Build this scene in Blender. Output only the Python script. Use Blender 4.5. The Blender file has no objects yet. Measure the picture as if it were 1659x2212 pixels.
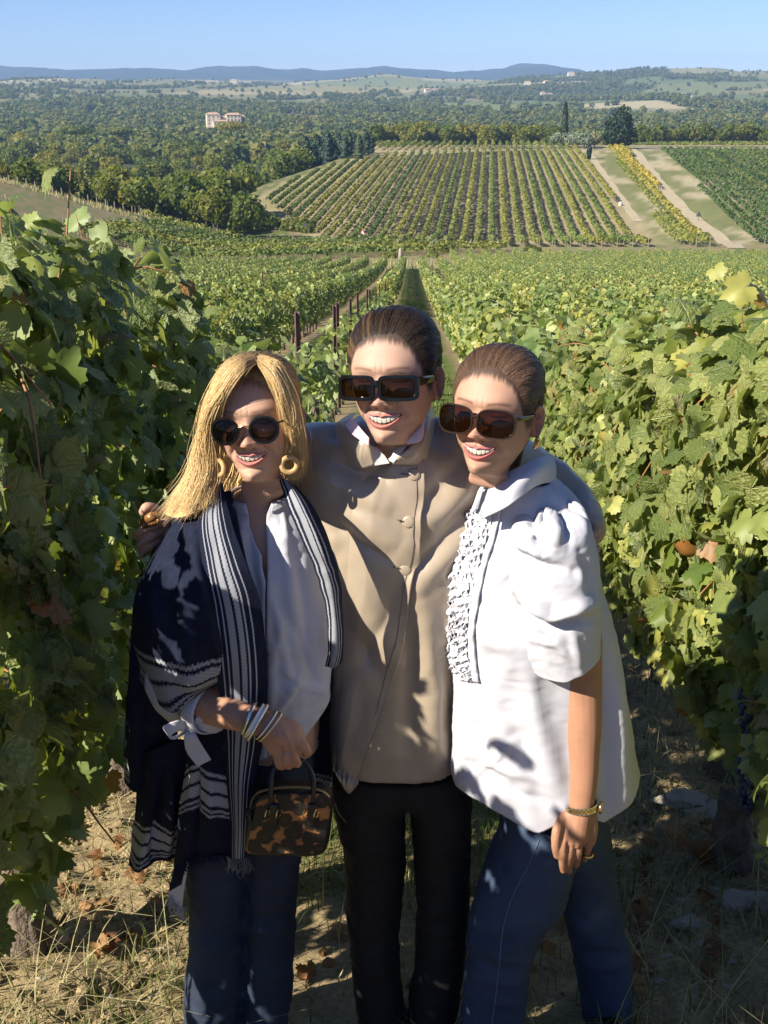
import bpy, math, random, bmesh
import numpy as np
from mathutils import Vector, Matrix, noise as mnoise
from mathutils.bvhtree import BVHTree

SC = bpy.context.scene
COL = SC.collection
rng = np.random.default_rng(7)
random.seed(7)
R = math.radians

# ---------------------------------------------------------------- camera
F, PITCH, CAMZ = 2400.0, R(21.0), 2.07        # focal length in units of a 1659 x 2212 picture
cd = bpy.data.cameras.new('camera'); cam = bpy.data.objects.new('camera', cd); COL.objects.link(cam)
cam.location = (0, 0, CAMZ); cam.rotation_euler = (R(90) - PITCH, 0, 0)
cd.sensor_fit = 'VERTICAL'; cd.sensor_height = 36.0; cd.lens = 36.0 * F / 2212.0
cd.clip_start = 0.05; cd.clip_end = 20000
SC.camera = cam
# ---------------------------------------------------------------- sky, sun, exposure
SUN_DIR = Vector((-0.84, -0.54, 0.0)).normalized()      # horizontal direction towards the sun
SUN_EL = R(35)
W = bpy.data.worlds.new('World'); SC.world = W; W.use_nodes = True
nt = W.node_tree; nt.nodes.clear()
sky = nt.nodes.new('ShaderNodeTexSky'); sky.sky_type = 'NISHITA'; sky.sun_disc = False
sky.sun_elevation = SUN_EL; sky.sun_rotation = math.atan2(SUN_DIR.x, SUN_DIR.y)
sky.altitude = 1200; sky.air_density = 1.0; sky.dust_density = 0.0; sky.ozone_density = 4.0
bg = nt.nodes.new('ShaderNodeBackground'); bg.inputs['Strength'].default_value = 0.10
wo = nt.nodes.new('ShaderNodeOutputWorld')
tint = nt.nodes.new('ShaderNodeMix'); tint.data_type = 'RGBA'; tint.blend_type = 'MULTIPLY'; tint.inputs[0].default_value = 1.0; tint.inputs[7].default_value = (.455, .50, .68, 1)
nt.links.new(sky.outputs[0], tint.inputs[6]); nt.links.new(tint.outputs[2], bg.inputs[0]); nt.links.new(bg.outputs[0], wo.inputs[0])
sl = bpy.data.lights.new('sun', 'SUN'); sl.energy = 5.0; sl.angle = R(0.53); sl.color = (1.0, 0.93, 0.80)
so = bpy.data.objects.new('sun', sl); COL.objects.link(so); so.location = (-20, -14, 20)
sdir = Vector((SUN_DIR.x * math.cos(SUN_EL), SUN_DIR.y * math.cos(SUN_EL), math.sin(SUN_EL)))
so.rotation_euler = (-sdir).to_track_quat('-Z', 'Y').to_euler()
SC.view_settings.view_transform = 'Standard'; SC.view_settings.look = 'None'
SC.view_settings.exposure = 1.1; SC.view_settings.gamma = 1.0; SC.view_settings.use_curve_mapping = False
SC.render.engine = 'CYCLES'
SC.cycles.max_bounces = 7; SC.cycles.diffuse_bounces = 3; SC.cycles.glossy_bounces = 2
SC.cycles.transmission_bounces = 4; SC.cycles.transparent_max_bounces = 12; SC.cycles.volume_bounces = 0
SC.cycles.caustics_reflective = False; SC.cycles.caustics_refractive = False
SC.cycles.sample_clamp_indirect = 4.0

CP, SP = math.cos(PITCH), math.sin(PITCH)
def P(px, py, Y):
    """world point on the ray of picture position (px, py) at distance Y in front of the camera"""
    u = (px - 829.5) / F; v = (1106.0 - py) / F
    dy = CP + v * SP
    t = Y / dy
    return np.array((u * t, Y, CAMZ + (-SP + v * CP) * t))
def PXM(py, Y):
    """metres per picture unit there"""
    v = (1106.0 - py) / F
    return (Y / (CP + v * SP)) / F
def proj(V):
    V = np.asarray(V, float)
    d = V[:, 1] * CP - (V[:, 2] - CAMZ) * SP
    up = V[:, 1] * SP + (V[:, 2] - CAMZ) * CP
    return np.stack((829.5 + F * V[:, 0] / d, 1106.0 - F * up / d), 1)
def TAN(py):
    return math.tan(PITCH - math.atan((1106.0 - py) / F))

# ---------------------------------------------------------------- numpy helpers
def _hash(ix, iy, iz, seed):
    h = (ix * 374761393 + iy * 668265263 + iz * 2147483647 + seed * 1274126177) & 0xFFFFFFFF
    h = ((h ^ (h >> 13)) * 1274126177) & 0xFFFFFFFF
    h = ((h ^ (h >> 16)) * 2246822519) & 0xFFFFFFFF
    return ((h ^ (h >> 15)) & 0xFFFFFF) / float(0xFFFFFF)
def vnoise(p, seed=0):
    p = np.asarray(p, float); i = np.floor(p).astype(np.int64); f = p - i
    f = f * f * f * (f * (f * 6 - 15) + 10)
    r = 0
    for a in (0, 1):
        for b in (0, 1):
            for c in (0, 1):
                w = (f[..., 0] if a else 1 - f[..., 0]) * (f[..., 1] if b else 1 - f[..., 1]) * (f[..., 2] if c else 1 - f[..., 2])
                r = r + w * _hash(i[..., 0] + a, i[..., 1] + b, i[..., 2] + c, seed)
    return r * 2 - 1
def fbm(p, oct=4, seed=0, gain=0.5):
    p = np.asarray(p, float); r = 0; a = 1.0; s = 1.0
    for k in range(oct):
        r = r + a * vnoise(p * s, seed + k * 17); a *= gain; s *= 2.03
    return r
def v3(x, y, z=0.0):
    x = np.asarray(x, float); y = np.asarray(y, float)
    return np.stack((x + 0 * y, y + 0 * x, np.zeros_like(x + y) + z), -1)
def sstep(a, b, x):
    t = np.clip((np.asarray(x, float) - a) / (b - a), 0, 1); return t * t * (3 - 2 * t)
def gauss(x, s): return np.exp(-(np.asarray(x) / s) ** 2)
def pchip(xk, yk, x):
    """monotone cubic interpolation; yk may have columns"""
    xk = np.asarray(xk, float); yk = np.asarray(yk, float); x = np.asarray(x, float)
    if yk.ndim == 1: yk = yk[:, None]; sq = True
    else: sq = False
    h = np.diff(xk); d = np.diff(yk, axis=0) / h[:, None]
    m = np.zeros_like(yk); m[0] = d[0]; m[-1] = d[-1]
    if len(xk) > 2:
        s = d[:-1] * d[1:]; w1 = (2 * h[1:] + h[:-1])[:, None]; w2 = (h[1:] + 2 * h[:-1])[:, None]
        with np.errstate(divide='ignore', invalid='ignore'):
            mm = (w1 + w2) / (w1 / d[:-1] + w2 / d[1:])
        m[1:-1] = np.where(s > 0, mm, 0)
    x = np.clip(x, xk[0], xk[-1]); i = np.clip(np.searchsorted(xk, x, side='right') - 1, 0, len(xk) - 2)
    t = ((x - xk[i]) / h[i])[:, None]; hh = h[i][:, None]
    r = (2*t**3-3*t**2+1)*yk[i] + (t**3-2*t**2+t)*hh*m[i] + (-2*t**3+3*t**2)*yk[i+1] + (t**3-t**2)*hh*m[i+1]
    return r[:, 0] if sq else r
def crom(pts, n):
    """Catmull-Rom through pts, n samples evenly by chord"""
    pts = np.asarray(pts, float)
    if len(pts) == 2:
        t = np.linspace(0, 1, n)[:, None]; return pts[0] * (1 - t) + pts[1] * t
    d = np.r_[0, np.cumsum(np.linalg.norm(np.diff(pts, axis=0), axis=1) + 1e-9)]
    return crom_at(pts, d / d[-1], np.linspace(0, 1, n))
def crom_at(pts, k, t):
    m = np.zeros_like(pts)
    m[1:-1] = (pts[2:] - pts[:-2]) / (k[2:] - k[:-2])[:, None]
    m[0] = (pts[1] - pts[0]) / (k[1] - k[0]); m[-1] = (pts[-1] - pts[-2]) / (k[-1] - k[-2])
    i = np.clip(np.searchsorted(k, t, side='right') - 1, 0, len(k) - 2)
    h = (k[i + 1] - k[i])[:, None]; s = ((t - k[i])[:, None]) / h
    return (2*s**3-3*s**2+1)*pts[i] + (s**3-2*s**2+s)*h*m[i] + (-2*s**3+3*s**2)*pts[i+1] + (s**3-s**2)*h*m[i+1]

_O1 = 'zeroth first second third fourth fifth sixth seventh eighth ninth tenth eleventh twelfth thirteenth fourteenth fifteenth sixteenth seventeenth eighteenth nineteenth'.split()
_O10 = {20: 'twent', 30: 'thirt', 40: 'fort', 50: 'fift', 60: 'sixt', 70: 'sevent', 80: 'eight', 90: 'ninet'}
def nth(n):
    if n < 20: return _O1[n]
    if n > 99: return 'hundred and ' + nth(n - 100) if n > 100 else 'hundredth'
    t = _O10[n - n % 10]; return t + 'ieth' if n % 10 == 0 else t + 'y ' + _O1[n % 10]
# ---------------------------------------------------------------- meshes and objects
def mesh_data(name, V, Fs, smooth=True, uv=None, col=None, mats=(), mi=None):
    V = np.ascontiguousarray(V, dtype=np.float32)
    if isinstance(Fs, np.ndarray): Fs = [Fs]
    Fs = [np.asarray(f, dtype=np.int32) for f in Fs if len(f)]
    me = bpy.data.meshes.new(name)
    me.vertices.add(len(V)); me.vertices.foreach_set('co', V.ravel())
    loops = np.concatenate([f.ravel() for f in Fs]); cnt = np.concatenate([np.full(len(f), f.shape[1], np.int32) for f in Fs])
    me.loops.add(len(loops)); me.loops.foreach_set('vertex_index', loops)
    me.polygons.add(len(cnt)); me.polygons.foreach_set('loop_start', np.r_[0, np.cumsum(cnt)[:-1]].astype(np.int32))
    me.polygons.foreach_set('use_smooth', np.full(len(cnt), bool(smooth)))
    if mi is not None: me.polygons.foreach_set('material_index', np.asarray(mi, np.int32))
    me.update(calc_edges=True)
    if uv is not None:
        l = me.uv_layers.new(name='UVMap'); l.data.foreach_set('uv', np.asarray(uv, np.float32)[loops].ravel())
    if col is not None:
        a = me.color_attributes.new('Col', 'FLOAT_COLOR', 'POINT')
        c = np.ones((len(V), 4), np.float32); c[:, :3] = col; a.data.foreach_set('color', c.ravel())
    for m in (mats if isinstance(mats, (list, tuple)) else [mats]):
        if m: me.materials.append(m)
    me.validate(clean_customdata=False)
    return me
def link(name, data, parent=None, loc=None):
    o = bpy.data.objects.new(name, data); COL.objects.link(o)
    if parent is not None: o.parent = parent
    if loc is not None: o.location = loc
    return o
def obj(name, V, Fs, mat=None, parent=None, loc=None, **kw):
    """mesh object; V in world space, stored relative to loc (or to its parent's place)"""
    base = np.zeros(3)
    if parent is not None:
        q = parent
        while q is not None: base = base + np.array(q.location); q = q.parent
    L = np.array(loc, float) if loc is not None else base
    me = mesh_data(name, np.asarray(V, float) - L, Fs, mats=mat, **kw)
    return link(name, me, parent, tuple(L - base))
def empty(name, loc=(0, 0, 0), rz=0.0):
    o = bpy.data.objects.new(name, None); COL.objects.link(o); o.location = loc; o.rotation_euler = (0, 0, rz)
    o.empty_display_size = 0.1
    return o
def tag(o, label=None, cat=None, group=None, kind=None):
    if label: o['label'] = label
    if cat: o['category'] = cat
    if group: o['group'] = group
    if kind: o['kind'] = kind
    return o
def grid_faces(nu, nv, wrap_u=False, wrap_v=False):
    """faces of a (nv rows, nu columns) grid"""
    a = np.arange(nu * nv).reshape(nv, nu)
    if wrap_u: a = np.c_[a, a[:, :1]]
    if wrap_v: a = np.r_[a, a[:1]]
    return np.stack((a[:-1, :-1], a[:-1, 1:], a[1:, 1:], a[1:, :-1]), -1).reshape(-1, 4)
def join(parts):
    """[(V, [faces...])...] -> one; faces split in quads and tris"""
    Vs, q, t, n = [], [], [], 0
    for V, Fs in parts:
        if isinstance(Fs, np.ndarray): Fs = [Fs]
        for f in Fs:
            f = np.asarray(f)
            if len(f) == 0: continue
            (q if f.shape[1] == 4 else t).append(f + n)
        Vs.append(V); n += len(V)
    out = []
    if q: out.append(np.concatenate(q))
    if t: out.append(np.concatenate(t))
    return np.concatenate(Vs), out
def tube(path, rad, n=8, caps=True, flat=None):
    path = np.asarray(path, float); m = len(path); rad = np.broadcast_to(np.asarray(rad, float), (m,))
    T = np.gradient(path, axis=0); T /= np.linalg.norm(T, axis=1)[:, None] + 1e-12
    up = np.array((0.3, 0.2, 1.0)) if abs(T[0, 2]) < 0.9 else np.array((1.0, 0.2, 0.1))
    N = np.cross(T[0], up); N /= np.linalg.norm(N); V = []
    a = np.linspace(0, 2 * np.pi, n, endpoint=False)
    for k in range(m):
        N = N - T[k] * N.dot(T[k]); N /= np.linalg.norm(N); B = np.cross(T[k], N)
        V.append(path[k] + rad[k] * (np.cos(a)[:, None] * N + np.sin(a)[:, None] * B))
    V = np.concatenate(V); Fs = [grid_faces(n, m, wrap_u=True)]
    if caps:
        V = np.r_[V, path[:1], path[-1:]]; i = np.arange(n); j = (i + 1) % n
        Fs.append(np.r_[np.stack((j, i, np.full(n, m * n)), 1), np.stack((i + (m - 1) * n, j + (m - 1) * n, np.full(n, m * n + 1)), 1)])
    return V, Fs
def box(c, s, rot=None):
    v = np.array([(x, y, z) for x in (-.5, .5) for y in (-.5, .5) for z in (-.5, .5)]) * np.array(s)
    if rot is not None: v = v @ np.array(rot).T
    f = np.array([(0, 1, 3, 2), (4, 6, 7, 5), (0, 4, 5, 1), (2, 3, 7, 6), (0, 2, 6, 4), (1, 5, 7, 3)])
    return v + np.array(c), [f]
def ellipsoid(c, r, nu=16, nv=10, rot=None):
    th = np.linspace(0, np.pi, nv); ph = np.linspace(0, 2 * np.pi, nu, endpoint=False)
    T, Ph = np.meshgrid(th, ph, indexing='ij')
    V = np.stack((np.sin(T) * np.cos(Ph), np.sin(T) * np.sin(Ph), np.cos(T)), -1).reshape(-1, 3) * np.array(r)
    if rot is not None: V = V @ np.array(rot).T
    return V + np.array(c), [grid_faces(nu, nv, wrap_u=True)]
def torus(c, R0, r, axis=(0, 1, 0), nu=40, nv=10):
    a = np.linspace(0, 2 * np.pi, nu, endpoint=False); ax = np.array(axis, float); ax /= np.linalg.norm(ax)
    e1 = np.cross(ax, (0.1, 0.2, 1.0)); e1 /= np.linalg.norm(e1); e2 = np.cross(ax, e1)
    b = np.linspace(0, 2 * np.pi, nv, endpoint=False)
    A, B = np.meshgrid(a, b, indexing='ij')
    rad = (np.cos(A)[..., None] * e1 + np.sin(A)[..., None] * e2)
    V = rad * (R0 + r * np.cos(B))[..., None] + ax * (r * np.sin(B))[..., None]
    return V.reshape(-1, 3) + np.array(c), [grid_faces(nv, nu, wrap_u=True, wrap_v=True)]
def normals(V, Fs):
    N = np.zeros_like(V)
    for f in (Fs if isinstance(Fs, list) else [Fs]):
        a, b, c = V[f[:, 0]], V[f[:, 1]], V[f[:, 2]]
        n = np.cross(b - a, c - a)
        if f.shape[1] == 4:
            n = n + np.cross(c - a, V[f[:, 3]] - a)
        for k in range(f.shape[1]): np.add.at(N, f[:, k], n)
    return N / (np.linalg.norm(N, axis=1)[:, None] + 1e-12)
def from_obj_eval(o):
    dg = bpy.context.evaluated_depsgraph_get(); e = o.evaluated_get(dg); me = e.to_mesh()
    V = np.empty(len(me.vertices) * 3, np.float32); me.vertices.foreach_get('co', V)
    q, t = [], []
    for p in me.polygons:
        (q if len(p.vertices) == 4 else t).append(tuple(p.vertices)) if len(p.vertices) in (3, 4) else None
    e.to_mesh_clear()
    out = []
    if q: out.append(np.array(q))
    if t: out.append(np.array(t))
    return V.reshape(-1, 3).astype(float), out
def blob_union(parts, voxel=0.004, smooth=6, factor=0.5):
    """voxel union of overlapping closed shapes, smoothed: one continuous surface"""
    V, Fs = join(parts)
    me = mesh_data('tmp', V, Fs); o = bpy.data.objects.new('tmp', me); COL.objects.link(o)
    m = o.modifiers.new('r', 'REMESH'); m.mode = 'VOXEL'; m.voxel_size = voxel; m.adaptivity = 0
    if smooth:
        s = o.modifiers.new('s', 'SMOOTH'); s.factor = factor; s.iterations = smooth
    bpy.context.view_layer.update()
    V, Fs = from_obj_eval(o)
    bpy.data.objects.remove(o); bpy.data.meshes.remove(me)
    return V, Fs

# ---------------------------------------------------------------- materials
class NT:
    def __init__(s, name):
        s.m = bpy.data.materials.new(name); s.m.use_nodes = True; s.t = s.m.node_tree; s.t.nodes.clear()
        s.out = s.t.nodes.new('ShaderNodeOutputMaterial')
    def n(s, typ, **kw):
        nd = s.t.nodes.new('ShaderNode' + typ)
        for k, v in kw.items():
            if k.startswith('i_'): s.set(nd.inputs[k[2:].replace('_', ' ')], v)
            else: setattr(nd, k, v)
        return nd
    def set(s, sock, v):
        if isinstance(v, bpy.types.NodeSocket): s.t.links.new(v, sock)
        elif isinstance(v, (tuple, list)) and len(v) == 3 and sock.type == 'RGBA': sock.default_value = (*v, 1)
        else: sock.default_value = v
    def ramp(s, fac, stops):
        r = s.t.nodes.new('ShaderNodeValToRGB'); e = r.color_ramp.elements
        while len(e) < len(stops): e.new(0.5)
        for k, (p, c) in enumerate(stops):
            e[k].position = p; e[k].color = (*c, 1) if len(c) == 3 else c
        s.t.links.new(fac, r.inputs[0]); return r.outputs[0]
    def mix(s, fac, a, b, mode='MIX'):
        x = s.t.nodes.new('ShaderNodeMix'); x.data_type = 'RGBA'; x.blend_type = mode
        s.set(x.inputs[0], fac); s.set(x.inputs[6], a); s.set(x.inputs[7], b); return x.outputs[2]
    def math(s, op, a, b=0.0, c=0.0, clamp=False):
        x = s.t.nodes.new('ShaderNodeMath'); x.operation = op; x.use_clamp = clamp
        s.set(x.inputs[0], a); s.set(x.inputs[1], b); s.set(x.inputs[2], c); return x.outputs[0]
    def noise(s, scale, detail=3, vec=None, rough=0.55, dist=0.0):
        x = s.t.nodes.new('ShaderNodeTexNoise'); x.inputs['Scale'].default_value = scale; x.inputs['Detail'].default_value = detail
        x.inputs['Roughness'].default_value = rough; x.inputs['Distortion'].default_value = dist
        s.t.links.new(vec if vec is not None else s.pos(), x.inputs['Vector']); return x.outputs[0]
    def pos(s):
        return s.t.nodes.new('ShaderNodeNewGeometry').outputs['Position']
    def objco(s): return s.t.nodes.new('ShaderNodeTexCoord').outputs['Object']
    def uv(s): return s.t.nodes.new('ShaderNodeTexCoord').outputs['UV']
    def attr(s, name='Col'):
        a = s.t.nodes.new('ShaderNodeAttribute'); a.attribute_name = name; return a.outputs['Color']
    def bump(s, h, strength=0.3, dist=0.01):
        b = s.t.nodes.new('ShaderNodeBump'); b.inputs['Strength'].default_value = strength; b.inputs['Distance'].default_value = dist
        s.t.links.new(h, b.inputs['Height']); return b.outputs[0]
    def bsdf(s, color, rough=0.6, bump=None, **kw):
        b = s.t.nodes.new('ShaderNodeBsdfPrincipled'); s.set(b.inputs['Base Color'], color); s.set(b.inputs['Roughness'], rough)
        if bump is not None: s.t.links.new(bump, b.inputs['Normal'])
        for k, v in kw.items(): s.set(b.inputs[k.replace('_', ' ')], v)
        s.t.links.new(b.outputs[0], s.out.inputs[0]); return b
def simple_mat(name, c, rough=0.6, var=0.15, scale=40.0, bump=0.0, bscale=300.0, bdist=0.002, **kw):
    t = NT(name); c = np.array(c)
    col = t.mix(t.noise(scale, 4), tuple(np.clip(c * (1 - var), 0, 1)), tuple(np.clip(c * (1 + var), 0, 1)))
    b = t.bump(t.noise(bscale, 3), bump, bdist) if bump else None
    t.bsdf(col, rough, b, **kw); return t.m
# ================================================================ the setting
ROWS = 2.15
def xrow(k, y): return 0.12 + (k + 0.5) * ROWS + 0.0245 * (np.asarray(y, float) - 2.0)
_by = [-60, 0, 2, 45, 130, 150, 190, 205, 270, 330, 395, 430, 520, 800, 1100, 1500, 2200, 3000, 4200, 9000]
_bz = [9, .20, -.12, -6.7, -17.8, -19.8, -22.9, -24.4, -22.0, -19.9, -18.2, -18.6, -24, -36, -35, -28, -9, 6, 4, 0]
_wy = [150, 205, 240, 320, 450, 600, 800, 1100]
_wz = [-20, -23.5, -28, -31, -32.5, -33.5, -36, -35]
_vy = [0, 205, 225, 262, 300, 340, 370, 395, 420, 9000]          # left edge of the hill vineyard
_vx = [-12, -12, -19, -31, -25, -15, -8, -6, -4, -4]
_mpx = [-600, -200, 0, 110, 300, 420, 540, 620, 700, 760, 830, 900, 960, 1010, 1060, 1130, 1170, 1210, 1300, 1700, 2300]
_mpy = [150, 152, 149, 147, 152, 150, 147, 151, 156, 152, 150, 154, 158, 152, 145, 142, 147, 156, 166, 166, 160]
def tz(x, y):
    x = np.asarray(x, float); y = np.asarray(y, float); sh = np.broadcast(x, y).shape
    x = np.broadcast_to(x, sh).ravel(); y = np.broadcast_to(y, sh).ravel()
    z = pchip(_by, _bz, y)
    wz = pchip(_wy, _wz, y)
    e = np.interp(y, _vy, _vx)
    z = z + (np.minimum(wz, z) - z) * sstep(2, 22, e - x) * sstep(200, 225, y) * (1 - sstep(700, 1000, y))
    z = z + 0.27 * np.clip(-x - 25, 0, 60) * sstep(95, 150, y) * (1 - sstep(196, 250, y))
    n = fbm(v3(x / 420, y / 420), 4, 3)
    z = z + n * (2.0 * sstep(600, 1000, y) + 6 * sstep(1200, 2200, y) + 8 * sstep(2000, 3000, y))
    xr = x / np.maximum(y, 1)
    z = z + sstep(2000, 3000, y) * (1 - sstep(3200, 4300, y)) * (22 * sstep(0.05, 0.22, xr) + 7 * np.exp(-((xr + .17) / .06) ** 2))
    z = z + sstep(1300, 2000, y) * (1 - sstep(2000, 2600, y)) * 9 * sstep(0.1, 0.3, xr)
    sk = np.interp(829.5 + F * x / np.maximum(y, 1) * 0.93, _mpx, _mpy)
    mt = 2.07 - np.tan(PITCH - np.arctan((1106 - sk) / F)) * 5900
    mt = mt * (1 + .25 * fbm(v3(x / 260, y / 500), 3, 9)) * 1.0 + 3 * fbm(v3(x / 120, y / 300), 3, 19)
    z = z + (mt - z) * sstep(4600, 5850, y)
    return z.reshape(sh)
def tzs(x, y): return float(tz(np.array([x]), np.array([y]))[0])
def ground_hit(px, py, y0=3.0, y1=6000.0):
    Y = np.geomspace(y0, y1, 3000); u = (px - 829.5) / F; v = (1106.0 - py) / F; t = Y / (CP + v * SP)
    d = CAMZ + (-SP + v * CP) * t - tz(u * t, Y)
    i = np.argmax(d < 0) if (d < 0).any() else len(Y) - 1
    return np.array((u * t[i], Y[i], tzs(u * t[i], Y[i])))

# ---- field pattern of the far hills: nearest-seed patches, woods from noise
_fs = rng.uniform((-2600, 650), (2600, 4600), (420, 2)); _fa = rng.uniform(0, 1, 420)
_fpal = np.array([(.27, .25, .115), (.19, .21, .08), (.36, .31, .16), (.15, .18, .07), (.42, .36, .21), (.22, .21, .10)])
def far_wood(x, y):
    n = fbm(v3(x / 330, y / 520, 7), 4, 31) + .25 * fbm(v3(x / 60, y / 80), 2, 5)
    thr = 0.20 + .24 * sstep(1900, 2800, y) - 2.0 * (1 - sstep(1000, 1500, y))
    return n > thr
def far_color(x, y):
    d = ((x[:, None] - _fs[None, :, 0]) / 1.7) ** 2 + (y[:, None] - _fs[None, :, 1]) ** 2
    k = d.argmin(1); c = _fpal[(_fa[k] * 6).astype(int)]
    wd = far_wood(x, y)
    c = np.where(wd[:, None], np.array((.065, .085, .035)), c)
    m = sstep(4300, 4800, y)[:, None]
    return c * (1 - m) + np.array((.05, .065, .035)) * m

def near_color(x, y):
    """soil, tracks and grass round the vines"""
    n = fbm(v3(x * .9, y * .9), 4, 2); n2 = fbm(v3(x * .05, y * .05), 4, 4)
    soil = np.array((.30, .225, .135)); straw = np.array((.36, .29, .15)); grass = np.array((.125, .16, .045))
    ph = ((x - xrow(0, y)) / ROWS) % 1.0            # 0 on a row, .5 mid alley
    g = sstep(.05, .17, np.minimum(ph, 1 - ph)) * sstep(-.9, -.1, n + .25) * sstep(4, 12, y)
    c = soil * (1 - g)[:, None] + grass * g[:, None]
    e = np.interp(y, _vy, _vx)
    hill = sstep(196, 204, y) * (x > e)
    hs = np.where((n2 > 0)[:, None], np.array((.37, .31, .17)), np.array((.31, .27, .14)))
    c = c * (1 - hill)[:, None] + hs * hill[:, None]
    dry = sstep(128, 134, y) * (1 - sstep(196, 202, y))
    c = c * (1 - dry)[:, None] + np.where((n > .1)[:, None], np.array((.20, .21, .085)), straw * .85) * dry[:, None]
    # grass bank and track right of the hill vineyard
    r = x - 0.082 * (y - 200); gb = sstep(49.2, 50.4, r) * sstep(196, 202, y) * (y < 425)
    pale = sstep(.10, .35, fbm(v3(x * .22, y * .06), 4, 6) + .5 * gauss(r - 51, 1.6) * sstep(255, 300, y))
    bc = np.array((.20, .21, .085)) * (1 - pale)[:, None] + np.array((.42, .36, .23)) * pale[:, None]
    c = c * (1 - gb)[:, None] + bc * gb[:, None]
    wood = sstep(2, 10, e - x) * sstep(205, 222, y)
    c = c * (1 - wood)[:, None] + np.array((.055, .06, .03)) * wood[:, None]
    c = c * (1 + .12 * n)[:, None]
    return c

def ground_mat():
    t = NT('ground_earth')
    c = t.attr(); f = t.noise(2.2, 5); f2 = t.noise(26, 5)
    c = t.mix(0.35, c, t.mix(f, (.5, .5, .5), (1, 1, 1)), 'MULTIPLY')
    c = t.mix(0.55, c, t.ramp(f2, [(.3, (.35, .33, .3)), (.6, (1, 1, 1))]), 'MULTIPLY')
    t.bsdf(c, 0.95, t.bump(t.noise(30, 6), .6, .02), Specular_IOR_Level=0.1); return t.m
M_ground = ground_mat()
ys = np.r_[np.linspace(-9, 8, 110), np.geomspace(8.1, 6500, 330)]
sx = np.linspace(-1, 1, 301); sx = np.sign(sx) * np.abs(sx) ** 1.25
Yg, Sg = np.meshgrid(ys, sx, indexing='ij'); Xg = Sg * (9 + .64 * np.maximum(Yg, 0) + 60 * sstep(100, 300, Yg))
x, y = Xg.ravel(), Yg.ravel(); z = tz(x, y)
NPX = (-2.9, 3.3, 0.3, 8.0)                       # the finely modelled ground round the feet
inn = sstep(0, .35, x - NPX[0]) * sstep(0, .35, NPX[1] - x) * sstep(0, .3, y - NPX[2]) * sstep(0, .7, NPX[3] - y)
z = z - .16 * inn
near = y < 640
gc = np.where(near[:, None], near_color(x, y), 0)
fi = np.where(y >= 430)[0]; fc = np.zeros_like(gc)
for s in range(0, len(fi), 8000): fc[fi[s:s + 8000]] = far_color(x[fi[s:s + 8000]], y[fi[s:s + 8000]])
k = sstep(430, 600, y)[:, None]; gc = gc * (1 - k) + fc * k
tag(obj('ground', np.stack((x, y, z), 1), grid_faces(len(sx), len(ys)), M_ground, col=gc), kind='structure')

# fine soil sheet under and around the people: clods, ruts, hummocks
def soil_h(x, y):
    h = .020 * fbm(v3(x * 2.2, y * 2.2), 3, 61) + .016 * np.abs(fbm(v3(x * 9, y * 9), 4, 62)) + .012 * np.maximum(0, fbm(v3(x * 17, y * 17), 3, 63))
    ph = ((x - xrow(0, y)) / ROWS) % 1.0; rd = np.minimum(ph, 1 - ph)
    return h * (.45 + 1.1 * (1 - sstep(.08, .34, rd))) + .05 * (1 - sstep(.02, .22, rd))
xs = np.linspace(NPX[0], NPX[1], 250); yy = np.r_[np.linspace(NPX[2], 4.2, 190), np.linspace(4.24, NPX[3], 70)]
Y2, X2 = np.meshgrid(yy, xs, indexing='ij'); x, y = X2.ravel(), Y2.ravel()
edge = np.minimum(np.minimum(sstep(0, .3, x - NPX[0]), sstep(0, .3, NPX[1] - x)), np.minimum(sstep(0, .25, y - NPX[2]), sstep(0, .6, NPX[3] - y)))
def near_z(x, y): return tz(x, y) + soil_h(np.asarray(x, float), np.asarray(y, float))
z = near_z(x, y) - .10 * (1 - edge)
n = fbm(v3(x * 1.3, y * 1.3), 4, 71); n3 = fbm(v3(x * 14, y * 14), 3, 72)
ph = ((x - xrow(0, y)) / ROWS) % 1.0; rd = np.minimum(ph, 1 - ph)
g = (sstep(.16, .36, rd) * .75 * sstep(-.45, .35, n))[:, None]
sc = np.array((.40, .31, .18)) * (1 - g) + np.array((.22, .205, .085)) * g
sc = sc * (1 + .25 * n3[:, None])
def soil_mat():
    t = NT('dry_clay_soil'); c = t.attr()
    c = t.mix(.6, c, t.ramp(t.noise(60, 6), [(.35, (.45, .42, .38)), (.62, (1.15, 1.1, 1.0))]), 'MULTIPLY')
    t.bsdf(c, .95, t.bump(t.noise(90, 8, rough=.7), .9, .012), Specular_IOR_Level=.1); return t.m
M_soil = soil_mat()
tag(obj('soil', np.stack((x, y, z), 1), grid_faces(len(xs), len(yy)), M_soil, col=sc), kind='structure')

# ---- haze
def haze():
    V, Fs = box((0, 3160, 26), (8600, 6820, 240))
    t = NT('haze_air'); v = t.n('VolumePrincipled'); v.inputs['Color'].default_value = (.40, .63, 1.0, 1)
    v.inputs['Density'].default_value = HAZE; v.inputs['Anisotropy'].default_value = 0.0
    t.t.links.new(v.outputs[0], t.out.inputs['Volume'])
    tag(obj('haze', V, Fs, t.m, smooth=False), kind='stuff')
HAZE = 0.00013

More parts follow.
